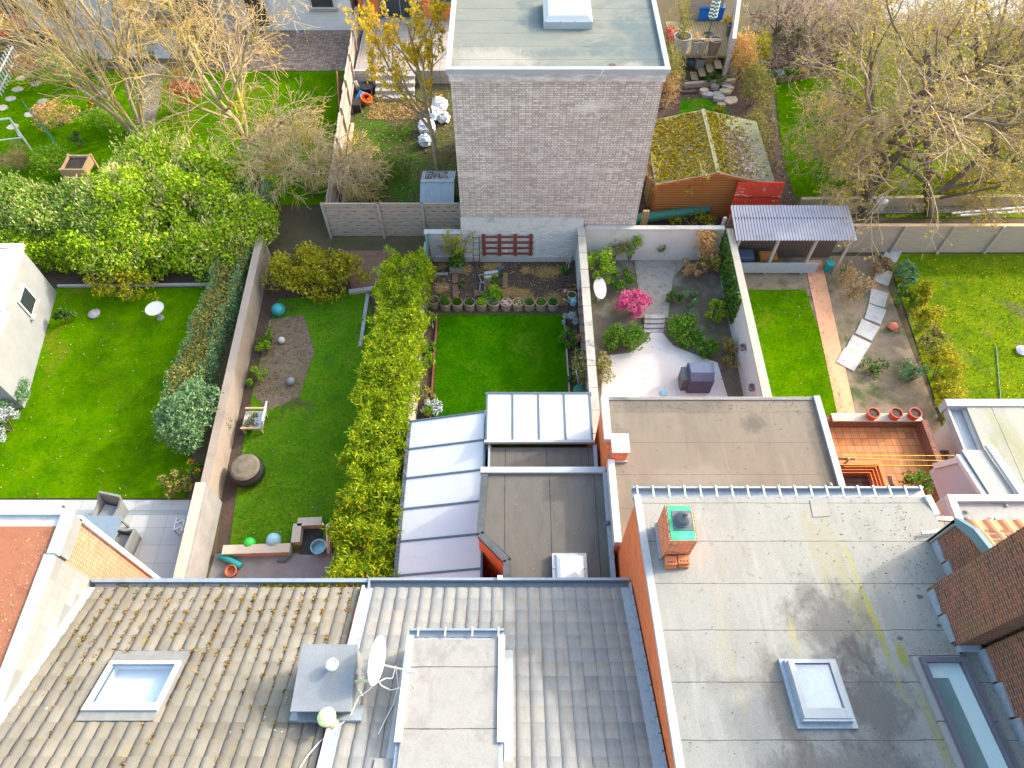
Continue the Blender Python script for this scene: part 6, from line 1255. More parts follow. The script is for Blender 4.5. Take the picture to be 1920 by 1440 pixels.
# ================================================================== fences round the left rear garden
fw = thing('woven_fence', 'grey woven panel fence with posts left of the blank brick gable', 'fence', (-4.8,22.3,0))
for k, (xa, xb) in enumerate(((-7.75,-5.55),(-5.45,-3.75),(-3.65,-2.2))):
    m = MB(); rsw = random.Random(k)
    for j in range(9):
        z = .12+j*.20; n = 7
        for q in range(n):
            a, b = xa+(xb-xa)*q/n, xa+(xb-xa)*(q+1)/n; o = .035*(1 if (q+j)%2 else -1); s = rsw.uniform(-.012,.012)
            m.slab([(a,22.26+o*.3,z+s),(b,22.26-o*.3,z-s),(b,22.26-o*.3,z+.165-s),(a,22.26+o*.3,z+.165+s)], (0,.02,0))
    m.part('woven_panel', MAT['wood_grey'], fw)
for x in (-7.80,-5.50,-3.70,-2.16): m = MB(); m.box(x-.05,22.20,0,x+.05,22.32,1.95); m.part('post', MAT['wood_up'], fw)
m = MB(); m.box(-7.8,22.23,1.90,-2.16,22.30,1.95); m.part('cap_rail', MAT['wood_grey'], fw)
fs = thing('board_fence', 'long grey board fence between the two left rear gardens', 'fence', (-7.9,28,0))
a, b = Vector((-7.72,22.4,0)), Vector((-8.35,37.5,0)); nb = 62; rsw = random.Random(4); m = MB()
for k in range(nb):
    p, q = a.lerp(b,k/nb), a.lerp(b,(k+.93)/nb); h = 1.75+rsw.uniform(-.06,.08); m.slab([p, q, q+Vector((0,0,h)), p+Vector((0,0,h))], (.025,0,0))
m.part('boards', MAT['wood_up'], fs)
m = MB()
for z in (.4,1.4): m.bar(a+Vector((.07,0,z)), b+Vector((.07,0,z)), .06, .08)
m.pieces('rail', MAT['wood_grey_y'], fs)
for k in range(8): p = a.lerp(b,k/7); m = MB(); m.box(p.x+.03,p.y-.05,0,p.x+.14,p.y+.05,1.8); m.part('post', MAT['wood_up'], fs)
board('concrete_edging', (-7.45,22.6,.06), (-7.85,30,.06), .14, .16, M('tan_edging', [(.40,.32,.22),(.50,.41,.30)], 3, .95), 'pale tan edging at the foot of the long grey board fence', 'edging')
board('rusty_panel', P(636,150,1.0), P(640,215,.5), .05, 1.2, flat('rusty_panel',(.34,.13,.07),.8), 'rusty brown panel leaning outside the long board fence', 'panel')
# metal mini shed
ms = thing('metal_shed', 'small ribbed grey metal shed against the brick gable', 'shed', (-3.0,24.2,0))
q0 = P(790,383,1.0); x0, x1, ya, yr, yb = -3.62, -2.22, 23.45, 24.65, 25.3
q = lambda u, v, z: P(u, v, z)
x0, x1 = P(788,384,1.25).x, P(850,384,1.25).x; ya = P(820,384,1.25).y; yr = P(820,341,1.6).y; yb = P(820,320,1.35).y
m = MB(); m.prism([(x0+.06,ya+.05),(x1-.06,ya+.05),(x1-.06,yb-.05),(x0+.06,yb-.05)], 0, 1.22); m.part('body', MAT['dark_metal'], ms)
def ribbed(name, a, za, b, zb):
    m = MB(); n = 12
    m.slab([(x0,a,za),(x1,a,za),(x1,b,zb),(x0,b,zb)], (0,0,.02))
    for k in range(n+1): x = x0+(x1-x0)*k/n; m.bar((x,a,za+.03),(x,b,zb+.03),.035,.05)
    m.part(name, M(name+'_metal', [(.27,.32,.36),(.35,.40,.44)], 3, .5, bump=.05, metal=.2), ms)
ribbed('front_roof', ya, 1.22, yr-.03, 1.60); ribbed('rear_roof', yb, 1.30, yr+.03, 1.60)
m = MB(); m.box(x0-.01,yr-.08,1.60,x1+.01,yr+.08,1.68); m.part('ridge_cap', MAT['trim'], ms)
m = MB(); m.box(x0-.01,ya-.03,1.17,x1+.01,ya,1.28); m.part('eave_trim', MAT['trim'], ms)
rs = np.random.default_rng(81); n = 260; xx = rs.uniform(x0+.15,x1-.3,n); yy = rs.uniform(yr+.1,yb,n)
o = link('fallen_leaves', leafmesh('fallen_leaves', np.column_stack([xx,yy,1.62-(yy-yr)*.3/(yb-yr)*1.0+.05]), np.tile([1,0,0],(n,1)), .07, .05, rs, .5), MAT['litter']); o['kind'] = 'stuff'
# steps, block wall, terrace of that garden
t = thing('garden_steps', 'grey concrete garden steps below the terrace of the brick house', 'steps', P(740,190,0)); sx0, sx1 = P(704,190,0).x, P(777,190,0).x; sy = P(740,190,0).y
for k in range(4): m = MB(); m.box(sx0,sy+k*.36,0,sx1,sy+1.5,.18*(k+1)); m.part('step', M('step_concrete%d' % 0 if False else 'step_concrete', [(.28,.265,.24),(.38,.36,.33)], 2, .95, bump=.3, fine=.35), t)
m = MB(); m.box(sx0-1.1,sy+1.5,0,-2.1,38.3,.74); m.struct('terrace', M('terrace_paving', [(.24,.22,.205),(.34,.315,.295)], 1.5, .95, bump=.2, seams=[(0,.6,.1,.012,(.12,.11,.10)),(1,.6,.1,.012,(.12,.11,.10))], fine=.3))
m = MB(); m.box(sx0-1.25,sy+1.38,0,sx0-.05,sy+1.495,.80); m.single('block_wall', MAT['block'], 'low grey block wall left of the garden steps', 'wall')
hX = thing('brick_house', 'orange brick house with grey glazed doors behind the yellow flowering tree', 'house', (-5,38.5,0))
m = MB(); m.box(-8.3,38.32,0,-1.0,45,5.5); m.part('wall', MAT['brick_orange'], hX)
for (xa, xb, zb, zt, nm) in ((-7.2,-4.9,.75,3.0,'glazed_door'),(-4.3,-2.9,1.6,3.0,'window')):
    m = MB(); m.box(xa,38.24,zb,xb,38.318,zt); w_ = m.part(nm, flat('grey_frame',(.20,.24,.25),.5), hX)
    m = MB(); k = max(2, int((xb-xa)/.8))
    for i in range(k): c0 = xa+.07+(xb-xa-.07)*i/k; m.box(c0,38.22,zb+.1,c0+(xb-xa-.07)/k-.07,38.238,zt-.1)
    m.part('pane', MAT['glass_dark'], w_)
m = MB(); m.box(-8.0,38.18,0,-7.85,38.30,5); m.part('downpipe', MAT['zinc'], hX)
# things beside the steps
kt = thing('trug_pile', 'orange and blue flexible trugs piled beside the garden steps', 'trug', P(680,190,0))
p = P(683,188,.2); m = MB(); m.lathe((p.x,p.y,.1), [(.22,0),(.30,.34),(.27,.34),(.20,.03),(0,.03)], 18, (.5,-.2,1)); m.part('orange_trug', MAT['orange_plastic'], kt)
m = MB(); m.tube([(p.x-.28,p.y-.25,.1),(p.x-.30,p.y+.05,.3),(p.x-.16,p.y+.28,.45),(p.x+.05,p.y+.2,.42)], [.10,.13,.13,.08], 10); m.part('blue_tarp', MAT['blue'], kt)
m = MB(); m.tube([(p.x-.40,p.y-.4,.05),(p.x-.34,p.y-.15,.2),(p.x-.05,p.y-.22,.3)], [.08,.12,.09], 10); m.part('orange_tarp', MAT['orange_plastic'], kt)
p = P(687,160,.45); p.z = 0; plantpot('black_tub', 'round black tub filled with green water left of the steps', 'tub', p, .36, .45, MAT['black'], soil=False); m = MB(); m.lathe((p.x,p.y,.36), [(.33,0),(0,.005)], 18); m.single('green_water', flat('algae',(.10,.16,.02),.3), 'green algae water in the round black tub', 'water')
m = MB(); m.lathe(P(690,185,0), [(.22,0),(.28,.35),(.25,.36),(.2,.05),(0,.05)], 16); m.single('black_bucket', MAT['black'], 'black bucket under the orange trug', 'bucket')
pole('plastic_sack', P(672,168,.1), P(664,152,.5), .13, MAT['stone'], 'pale grey sack leaning on the long board fence', 'sack')
m = MB(); p = P(672,205,0); m.box(p.x-.2,p.y-.3,0,p.x+.18,p.y+.3,.45); m.single('black_crate', MAT['black'], 'black crate at the foot of the board fence below the trugs', 'crate')
wb_ = M('white_sacks', [(.42,.45,.50),(.52,.55,.59),(.32,.35,.40)], 5, .6, bump=.8, bscale=12, fine=.2)
for k, (u, v, r) in enumerate(((825,196,.42),(812,214,.40),(800,238,.44),(797,262,.34),(832,218,.30))):
    p = P(u, v, .3); m = MB(); g = np.random.default_rng(100+k); n1, n2 = 9, 14
    prof = [(0,0)]+[(r*(.9*sin(a)+.08), r*.75*(1-cos(a))) for a in np.linspace(.5,2.7,n1)]+[(0,r*1.55)]
    m.lathe((p.x,p.y,0), prof, n2); m.v = [(x+g.normal()*.045, y+g.normal()*.045, max(0,z+g.normal()*.03)) for x, y, z in m.v]
    m.single('rubbish_sack', wb_, ('white sack at the top of the heap, near the steps','white sack second from the top of the heap','largest white sack in the middle of the heap','white sack at the lowest end of the heap','white sack half hidden behind the tree trunk')[k], 'sack', 'white sacks heaped under the tree')
m = MB(); m.tube([P(828,178,.1),P(815,188,.2),P(822,200,.15),P(790,196,.05)], .05, 8); m.single('orange_hose', MAT['orange_plastic'], 'orange hose draped over the white sacks', 'hose')
# ================================================================== trees left of the brick gable
CF = dict(wob=.10, up=.05, tipup=.02, n=[9,6,4], ang=.62, len=.52, rad=.50)
yt = P(820,316,0)
bare_tree('yellow_tree', 'slender tree with yellow flowering twigs beside the brick gable', (yt.x,yt.y,0), [((0,0,0),(-.03,.05,1),6.6,.115),((0,0,1.9),(-.45,.12,1),4.6,.075),((-.05,0,2.7),(-.75,.2,.8),3.4,.05),((0,0,3.0),(-.1,-.35,1),3.2,.05),((0,0,3.4),(.25,.3,1),3.4,.05)], 3,
    dict(wob=.08, up=.05, tipup=.05, n=[8,6,4], ang=.55, len=.46, rad=.48, **{'from': .35}), 7, MAT['bark_pale'], MAT['twig_brown'], MAT['flower_yellow'], 4200, .13, .09)
bt = P(258,250,0)
bare_tree('bare_tree', 'many stemmed pale bare tree leaning over the left lawn', (bt.x,bt.y,0), [((.25*cos(k*1.1),.25*sin(k*1.1),0),(.30*cos(k*1.1)-.10,.22*sin(k*1.1)-.02,1),rl,.10) for k, rl in enumerate((8.6,8.0,7.4,8.8,7.8,7.0,8.2))], 3,
    dict(wob=.09, up=.05, tipup=.03, n=[9,6,5], ang=.52, len=.56, rad=.45, rmin=.0075, **{'from': .15}), 17, MAT['bark_pale'], MAT['twig_pale'], MAT['bud_orange'], 5000, .06, .04)
bt = P(462,276,0)
bare_tree('bare_tree', 'pale bare tree with wide drooping branches beside the laurel', (bt.x,bt.y,0), [((0,0,0),(-.10,-.02,1),6.8,.15),((.1,0,.2),(.25,.1,1),5.4,.10),((.2,-.1,.3),(.9,-.25,.55),4.6,.085),((-.05,0,1.6),(-.9,-.1,.6),4.4,.06),((.1,-.1,.8),(.6,-.7,.5),4.0,.07),((0,0,2.2),(-.4,.5,.9),4.8,.07),((0,0,2.4),(.5,.5,.8),4.4,.06)], 3,
    dict(wob=.15, up=.03, tipup=-.05, n=[10,6,5], ang=.78, len=.57, rad=.46, rmin=.008, **{'from': .2}), 23, MAT['bark_pale'], MAT['twig_pale'], MAT['bud_orange'], 5000, .06, .04)
wt = P(590,380,0)
bare_tree('weeping_shrub', 'tangled pale weeping shrub overhanging the corner of the woven fence', (wt.x-.2,wt.y+.6,0), [((0,0,0),(-.5+.25*k,-.3+.2*(k%3),1),3.0,.05) for k in range(8)], 3,
    dict(wob=.22, up=-.03, tipup=-.14, n=[10,8,6], ang=.85, len=.62, rad=.5, rmin=.008), 29, MAT['bark_pale'], MAT['twig_pale'], MAT['bud_orange'], 900, .05, .035, cat='shrub')
rs = np.random.default_rng(83)
# ================================================================== laurel and hedges at the back of the left lawn
lc = P(330,400,1.2)
lau = thing('laurel_bush', 'huge glossy cherry laurel with cream flower candles left of the fence', 'bush', (lc.x,lc.y,0)); PP = []; NN = []; S_ = []
for (u, v, z, rx, ry, rz, n) in ((250,390,1.2,2.3,2.2,1.7,16200),(380,360,1.3,2.4,2.4,1.9,17550),(448,425,1.0,1.5,1.4,1.3,8000),(300,310,1.4,1.8,1.8,1.5,9450),(230,470,.9,2.4,1.4,1.2,9450),(390,470,.8,2.2,1.2,1.1,8100)):
    c = P(u, v, z); p_, n_ = clumps(rs, (c.x,c.y,z), (rx,ry,rz), 90, .42, n, -.3); PP.append(p_); NN.append(n_)
    p_, n_ = clumps(rs, (c.x,c.y,z+.06), (rx*1.02,ry*1.02,rz*1.02), 90, .40, int(n*.22), -.1); S_.append((p_, n_))
link('foliage', leafmesh('foliage', np.concatenate(PP), np.concatenate(NN), np.float64(.155), .07, rs, .62), MAT['leaf_laurel'], lau)
link('flower_spikes', leafmesh('flower_spikes', np.concatenate([s[0] for s in S_]), np.concatenate([s[1] for s in S_])*.5+np.array([0,0,.6]), .19, .048, rs, .3), MAT['spike'], lau)
m = MB()
for k in range(12): a = k*.52; m.tube([(lc.x+cos(a)*.4,lc.y+sin(a)*.4,0),(lc.x+cos(a)*1.5,lc.y+sin(a)*1.5,1.5)], [.06,.02], 6)
m.part('stem', MAT['bark'], lau)
lh = thing('laurel_hedge', 'darker laurel hedge with cream candles behind the white outbuilding', 'hedge', (-17.5,22,0))
a, b = hedge_pts(rs, (-23.5,22.6), (-16.2,22.2), 2.4, .1, 2.0, 17000, .22); link('foliage', leafmesh('foliage', a, b, .17, .075, rs, .62), isl('hedge_laurel', [(.06,.16,.02),(.15,.30,.03),(.28,.42,.05),(.40,.48,.08)], .45, .25), lh)
a2, b2 = hedge_pts(rs, (-23.5,22.6), (-16.2,22.2), 2.4, .8, 2.1, 3000, .22); link('flower_spikes', leafmesh('flower_spikes', a2, b2*.4+np.array([0,0,.7]), .18, .05, rs, .3), MAT['spike'], lh)
a, b = hedge_pts(rs, (-21,20.6), (-11.6,20.7), 1.0, .05, 1.5, 11000, .16); fh = thing('green_hedge', 'dense mid green hedge along the far end of the bright lawn', 'hedge', (-16,20.6,0)); link('foliage', leafmesh('foliage', a, b, .15, .065, rs, .65), MAT['leaf_laurel'], fh)
def gb(u, v, zc, rx, ry, rz, mt, n, lb, name='green_shrub', cat='shrub', L=.12, W=.055, **k):
    c = P(u, v, zc); return bush(name, lb, cat, (c.x,c.y,zc), (rx,ry,rz), MAT[mt], rs, n, L, W, **k)
gb(478,380,1.0,.9,1.2,1.0,'leaf_blue',3800,'soft blue green conifer between laurel and woven fence','blue_conifer','conifer',.16,.05,k=60,kr=.28)
gb(345,175,.9,.75,.7,.95,'leaf_red',2200,'red leaved shrub in the middle of the left rear lawn','red_shrub',L=.11,W=.05)
gb(120,130,1.0,.85,1.3,1.0,'leaf_lime',3000,'bright lime yellow shrub left of the many stemmed tree','lime_shrub',k=50,kr=.3)
gb(105,215,.6,1.1,.9,.6,'leaf_peach',1500,'brownish pink bushes near the swing frame','pink_bush',k=40,kr=.25); gb(190,225,.4,1.0,.8,.4,'leaf_lime',1700,'low lime green plants below the many stemmed tree','low_shrub')
gb(50,130,.8,1.0,1.0,.8,'leaf_dry',1300,'dry pinkish bush behind the white picket fence','dry_bush',k=40,kr=.25); gb(15,60,1.2,1.2,1.1,1.2,'leaf_red',1600,'dull red bush in the top left corner','red_bush'); gb(145,262,.35,.4,.4,.35,'leaf_dark',500,'small round dark shrub above the wooden planter box')
gb(90,300,.5,1.3,1.0,.5,'leaf_lime',1500,'wild yellow green growth beside the swing frame','wild_growth',k=40,kr=.3); gb(25,300,.5,1.0,.9,.55,'twig_pale' if False else 'leaf_dry',900,'pale dry grass clump under the swing frame','dry_clump',L=.3,W=.02)
gb(170,120,.6,.8,.9,.6,'leaf_dark',900,'dark shrub behind the lime shrub','dark_shrub'); gb(250,100,.6,1.0,.9,.6,'leaf_olive',900,'olive shrub beside the earth path','olive_shrub'); gb(290,50,.6,1.1,.9,.7,'leaf_peach',700,'orange brown shrub at the white house wall','brown_shrub')
gb(175,195,.25,.3,.3,.25,'leaf_mid',200,'potted plant with orange flowers by the many stemmed tree','flower_tub','plant',flowers=(isl('orange_flower',[(.75,.40,.02),(.80,.55,.03)]),60,.09,.08))
ball(198,172,.22,MAT['white'],'white ball lying under the many stemmed tree')
# planter box on legs and slatted box
px_ = P(142,325,0); t = thing('planter_box', 'raised square wooden planter box filled with dark soil', 'planter', px_)
cx, cy = P(141,304,.75).x, P(141,304,.75).y; w_ = .52
for k, (a, b, c, d) in enumerate(((-1,-1,1,-.86),(-1,.86,1,1),(-1,-.86,-.86,.86),(.86,-.86,1,.86))): m = MB(); m.box(cx+a*w_,cy+b*w_,.32,cx+c*w_,cy+d*w_,.75); m.part('side_board', MAT['wood_new'], t)
for a in (-1,1):
    for b in (-1,1): m = MB(); m.box(cx+a*w_*.98-.05,cy+b*w_*.98-.05,0,cx+a*w_*.98+.05,cy+b*w_*.98+.05,.77); m.part('leg', MAT['wood_new'], t)
m = MB(); m.box(cx-w_*.86,cy-w_*.86,.5,cx+w_*.86,cy+w_*.86,.64); m.part('soil', MAT['soil'], t)
c = P(148,344,.6); t = thing('slatted_box', 'low pale slatted wooden box in front of the planter box', 'box', (c.x,c.y,0))
for k in range(6): m = MB(); m.box(c.x-.72,c.y-.42+k*.145,.55,c.x+.72,c.y-.42+k*.145+.12,.60); m.part('slat', MAT['wood_new'], t)
m = MB(); m.box(c.x-.68,c.y-.40,0,c.x+.68,c.y+.42,.545); m.part('body', MAT['wood_new'], t)
m = MB(); p = P(160,378,1.9); m.lathe((p.x,p.y,1.0), [(.2,0),(.25,.9),(.2,1.0),(0,1.0)], 14); m.single('blue_tub', MAT['blue'], 'bright blue tub poking out of the dark laurel hedge', 'tub')
# swing frame, picket fence, stepping stones
sw = thing('swing_frame', 'white metal swing frame at the left picture edge', 'swing', P(30,260,0))
A_, B_ = P(18,222,1.6), P(-60,232,1.6); m = MB(); m.tube([A_,B_],.045,8); m.part('top_bar', MAT['white'], sw)
for e in (P(62,285,0), P(40,262,0)): m = MB(); m.tube([A_,e],.04,8); m.part('leg', MAT['white'], sw)
m = MB(); m.tube([Vector(A_).lerp(P(62,285,0),.55), Vector(A_).lerp(P(40,262,0),.75)],.03,6); m.tube([P(40,258,.3), P(-40,268,.3)],.03,6); m.pieces('brace', MAT['white'], sw)
pf = thing('picket_fence', 'short white picket fence on the left lawn', 'fence', P(20,140,0)); a, b = P(4,180,0), P(38,112,0); m = MB()
for k in range(12):
    p = Vector(a).lerp(b,k/11); q = MB(); q.bar(p, p+Vector((0,0,1.0)), .07, .03); q.part('picket', MAT['white'], pf)
m = MB()
for z in (.3,.75): m.bar(Vector(a)+Vector((.03,0,z)), Vector(b)+Vector((.03,0,z)), .03, .06)
m.pieces('rail', MAT['white'], pf)
for k, (u, v) in enumerate(((40,147),(68,157),(33,168),(20,186),(4,203),(57,215),(25,238),(82,190))):
    p = P(u, v, 0); g = np.random.default_rng(k+5); m = MB(); m.prism([(p.x+.32*cos(a)*g.uniform(.8,1.1), p.y+.26*sin(a)*g.uniform(.8,1.1)) for a in np.arange(0,6.2,.9)], 0, .03); m.single('stepping_stone', MAT['cream_wall'], 'flat pale stepping stone set in the left rear lawn', 'stepping stone', 'stepping stones of the left rear lawn')
gn = thing('garden_net', 'green mesh fence sagging behind the planter box', 'fence', P(60,290,0)); m = MB()
a, b = P(58,215,0), P(120,290,0)
for k in range(16): p = Vector(a).lerp(b,k/15); m.tube([p, p+Vector((.02,0,.9))], .008, 4)
for z in np.linspace(.1,.9,7): m.tube([Vector(a)+Vector((0,0,z)), Vector(b)+Vector((0,0,z))], .006, 4)
m.part('mesh', MAT['green_metal'], gn)
# ================================================================== houses at the top edge
hW = thing('white_house', 'white painted brick house at the top edge behind the cobbled patio', 'house', (-12,38.5,0))
m = MB(); m.box(-15.2,38.4,0,-8.75,46,6); m.part('wall', MAT['brick_painted'], hW)
a, b = PYp(583,0,38.38), PYp(612,12,38.38)
m = MB(); m.box(a.x-.1,38.30,b.z-.1,b.x+.5,38.398,b.z+1.5); wi = m.part('window', MAT['white'], hW)
m = MB(); m.box(a.x+.02,38.28,b.z+.02,b.x+.4,38.298,b.z+1.4); m.part('pane', MAT['glass_dark'], wi)
m = MB(); m.box(a.x-.2,38.22,b.z-.22,b.x+.6,38.398,b.z-.12); m.part('sill', MAT['stone'], wi)
m = MB(); m.box(-14.6,38.32,0,-13.2,38.395,2.3); d_ = m.part('door', MAT['white'], hW); m = MB(); m.box(-14.4,38.30,.3,-13.4,38.318,2.1); m.part('pane', MAT['glass_dark'], d_)
m = MB(); m.box(-15.6,36.6,0,-15.2,46,4.5); m.single('white_side_wall', wm, 'tall narrow white wall left of the white painted house', 'wall')
hG2 = thing('grey_house', 'blue grey rendered house with white window frames in the top left corner', 'house', (-24,39,0))
m = MB(); m.box(-31,38.6,0,-20.5,46,6); m.part('wall', M('bluegrey_render', [(.36,.42,.48),(.44,.50,.56)], 1.5, .9, bump=.1, fine=.15), hG2)
for xa in (-25.8,-28.4):
    m = MB(); m.box(xa,38.50,.5,xa+1.8,38.598,3.2); w_ = m.part('window', MAT['white'], hG2)
    m = MB(); m.box(xa+.16,38.48,.65,xa+.82,38.498,3.1); m.box(xa+.98,38.48,.65,xa+1.64,38.498,3.1); m.part('pane', MAT['glass_dark'], w_)
m = MB(); m.tube([(-21.4,38.5,6),(-21.4,38.5,1.5),(-21.8,38.3,.4)],.06,8); m.part('downpipe', MAT['zinc'], hG2)
m = MB(); m.box(-20.3,37.6,0,-19.6,46,3.2); m.single('white_pillar_wall', wm, 'white wall end beside the blue grey house', 'wall')
sheet('patio', pp((120,110),(330,110),(340,55),(100,55)), .017, MAT['stone'])

# ================================================================== right rear garden with mossy shed
vs = thing('garden_shed', 'brown wooden garden shed with mossy shingle roof', 'shed', (8.6,25.5,0))
R0, R1 = P(1352,326,2.55), P(1312,207,2.55); EL0, EL1 = P(1238,348,1.95), P(1228,222,1.95); ER0, ER1 = P(1458,337,1.95), P(1408,218,1.95)
y0, y1 = R0.y, R1.y; xr = (R0.x+R1.x)/2; xl, xr2 = (EL0.x+EL1.x)/2-.35, (ER0.x+ER1.x)/2
m = MB(); m.slab([(xl+.15,y0+.15,0),(xl+.15,y0+.15,1.92),(xr,y0+.15,2.48),(xr2-.15,y0+.15,1.92),(xr2-.15,y0+.15,0)], (0,y1-y0-.3,0)); m.part('wall', MAT['wood_orange'], vs)
m = MB(); m.slab([(xl,y0,1.93),(xr,y0,2.55),(xr,y1,2.55),(xl,y1,1.93)], (0,0,.05)); m.slab([(xr,y0,2.552),(xr2,y0,1.93),(xr2,y1,1.93),(xr,y1,2.552)], (0,0,.05)); m.part('roof', MAT['shingle'], vs)
m = MB(); m.bar((xr,y0-.01,2.61),(xr,y1,2.61),.16,.04); m.part('ridge_cap', M('ridge_tile', [(.19,.18,.10),(.27,.25,.15)], 6, .9, fine=.3), vs)
m = MB(); m.bar((xl,y0-.02,1.93),(xr,y0-.02,2.55),.03,.12); m.bar((xr,y0-.02,2.55),(xr2,y0-.02,1.93),.03,.12); m.pieces('barge_board', MAT['wood_orange'], vs)
rs = np.random.default_rng(91); PPm = []
for side in (0,1):
    n = 1500 if side == 0 else 900; x = rs.uniform(xl+.1,xr-.1,n) if side == 0 else xr+np.abs(rs.normal(0,.75,n)); y = rs.uniform(y0+.1,y1-.1,n); x = np.minimum(x, xr2-.1)
    z = np.where(x < xr, 1.93+(x-xl)/(xr-xl)*.62, 2.55-(x-xr)/(xr2-xr)*.62)+.06
    for i in range(n): PPm.append(np.array([x[i],y[i],z[i]])+rs.normal(size=(5,3))*np.array([.035,.02,.012]))
PPm = np.concatenate(PPm); link('moss', leafmesh('moss', PPm, np.tile([0,0,1.],(len(PPm),1)), .10, .075, rs, .8), isl('shed_moss', [(.15,.135,.012),(.33,.27,.01),(.48,.37,.01),(.22,.17,.03)], .95), vs)
n = 2600; x = xr+.5+np.abs(rs.normal(.6,.45,n)); x = np.clip(x, xr+.3, xr2-.05); y = rs.uniform(y0+.1,y0+3.2,n); z = 2.55-(x-xr)/(xr2-xr)*.62+.06
link('fallen_leaves', leafmesh('fallen_leaves', np.column_stack([x,y,z]), np.tile([1,0,0.],(n,1)), .09, .06, rs, .5), isl('shed_leaf', [(.40,.27,.22),(.58,.44,.41),(.26,.16,.12),(.66,.52,.48)], .9), vs)
rb = thing('red_door_leaf', 'old red door with peeling paint leaning against the garden shed', 'door', (10.2,23.2,0)); t0, t1 = PYp(1385,341,23.30), PYp(1472,343,23.30); q = [(t0.x-.05,22.98,.1),(t1.x-.02,22.98,.1),t1,t0]
m = MB(); m.slab(q, (0,.06,0)); m.part('leaf', M('peeling_red', [(.52,.035,.02),(.66,.07,.035)], 3, .7, bump=.2, stains=[((.62,.50,.33),2.6,.60,.64,(1,1,3.5))], fine=.3), rb)
m = MB()
for f in (.33,.66): m.bar(Vector(q[0]).lerp(q[3],f)-Vector((0,.01,0)), Vector(q[1]).lerp(q[2],f)-Vector((0,.01,0)), .02, .05)
m.pieces('ledge', flat('dark_red_ledge',(.38,.03,.02),.7), rb)
c = P(1298,400,.25); m = MB(); m.tube([P(1190,411,.45), P(1328,392,.45)], .22, 14); m.single('rolled_screen', MAT['green_metal'], 'long rolled dark green screen lying in front of the garden shed', 'roll')
m = MB(); m.slab([P(1204,330,1.75), P(1240,334,1.45), P(1232,278,1.45), P(1212,270,1.75)], (0,0,.05)); m.box(6.0,24.2,0,6.3,25.2,1.3); m.single('log_store', MAT['wood_deck'], 'small lean to log store between brick gable and shed', 'log store')
t0, t1 = PYp(1374,388,22.8), PYp(1476,385,22.8); m = MB()
for k in range(5): m.box(t0.x+.02*k,22.74+.02*(k%2),.05+k*t0.z/5,t1.x-.03*(k%3),22.90,.02+(k+1)*t0.z/5)
m.single('plank_stack', MAT['wood_grey'], 'grey weathered planks stacked below the red door', 'planks')
for (u, v, w2, zt, lb) in ((1212,395,.25,1.6,'upright yellowish board beside the brick gable'),(1360,408,.12,1.9,'grey concrete fence post beside the corrugated roof')):
    p = P(u, v, zt); m = MB(); m.box(p.x-w2/2,p.y-.05,0,p.x+w2/2,p.y+.05,zt); m.single('upright_board', MAT['wood_deck'] if u < 1300 else MAT['concrete'], lb, 'post')
# deck with pots
zk = 1.0; dk = thing('timber_deck', 'raised timber deck with stairs and rail behind the garden shed', 'deck', P(1320,90,0))
dx0, dx1 = P(1262,104,zk).x, P(1345,104,zk).x; dy = P(1300,104,zk).y
m = MB(); m.box(dx0,dy,zk-.12,dx1+.9,dy+3.2,zk); m.part('platform', MAT['wood_deck'], dk)
for k in range(4): m = MB(); m.box(dx1-.15-k*.36,dy-.75,zk-.22*(k+1)-.05,dx1+.20-k*.36,dy-.04,zk-.22*(k+1)); m.part('stair_tread', MAT['wood_tread'], dk)
for x in (dx0+.1,dx1,dx1+.8):
    m = MB(); m.box(x-.05,dy,0,x+.05,dy+.1,zk-.12); m.part('post', MAT['wood_up'], dk)
m = MB(); a = P(1264,74,zk+.75); b = P(1353,74,zk+.75); m.bar(a, b, .10, .05); m.part('top_rail', MAT['wood_grey'], dk)
m = MB(); 
for p, q in (((1321,78),(1353,76)),((1353,76),(1346,104)),((1346,105),(1317,108)),((1317,108),(1321,78))): m.bar(P(*p, zk+.75 if p[1]<90 else zk+.05), P(*q, zk+.75 if q[1]<90 else zk+.05), .06, .06)
m.part('gate', MAT['wood_tread'], dk)
for (x, y) in ((dx0+.05,dy+.08),(dx1-.1,dy+.08)): m = MB(); m.box(x-.04,y-.04,zk,x+.04,y+.04,zk+.75); m.part('rail_post', MAT['wood_tread'], dk)
gp = M('glazed_pot', [(.33,.33,.33),(.44,.44,.43)], 3, .5, (1,1,8), .2, 20); dp_ = 'large pots on the timber deck'
def dpot(u, v, r, h, mat, lb, plant=None):
    p = P(u, v, zk); t = plantpot('deck_pot', lb, 'flower pot', p, r, h, mat, dp_, taper=.65, rim=.04)
    if plant: tuft(t, (p.x,p.y,zk+h-.1), r*.7, *plant)
    return t
dpot(1274,100,.45,.95,gp,'big grey pot with small olive tree on the deck',(200,.30,.05,MAT['leaf_olive'],rs,.9,.6,1.2))
dpot(1300,100,.22,.70,gp,'slim grey banded pot on the deck with orange twigs, left one',(60,.25,.03,MAT['leaf_peach'],rs,.9,.5,.5)); dpot(1314,100,.22,.70,gp,'slim grey banded pot on the deck, right one beside the gate',(25,.2,.03,MAT['leaf_peach'],rs,.9,.5,.3))
dpot(1335,101,.33,.80,M('brown_pot', [(.17,.13,.10),(.25,.19,.15)], 3, .6, (1,1,8), .2, 20),'large brown pot behind the deck gate',(30,.3,.02,MAT['twig_grey'],rs,1,.3,.6))
pr = P(1328,66,zk); t = thing('parasol', 'closed parasol with green and white chevron cloth on the deck', 'parasol', pr)
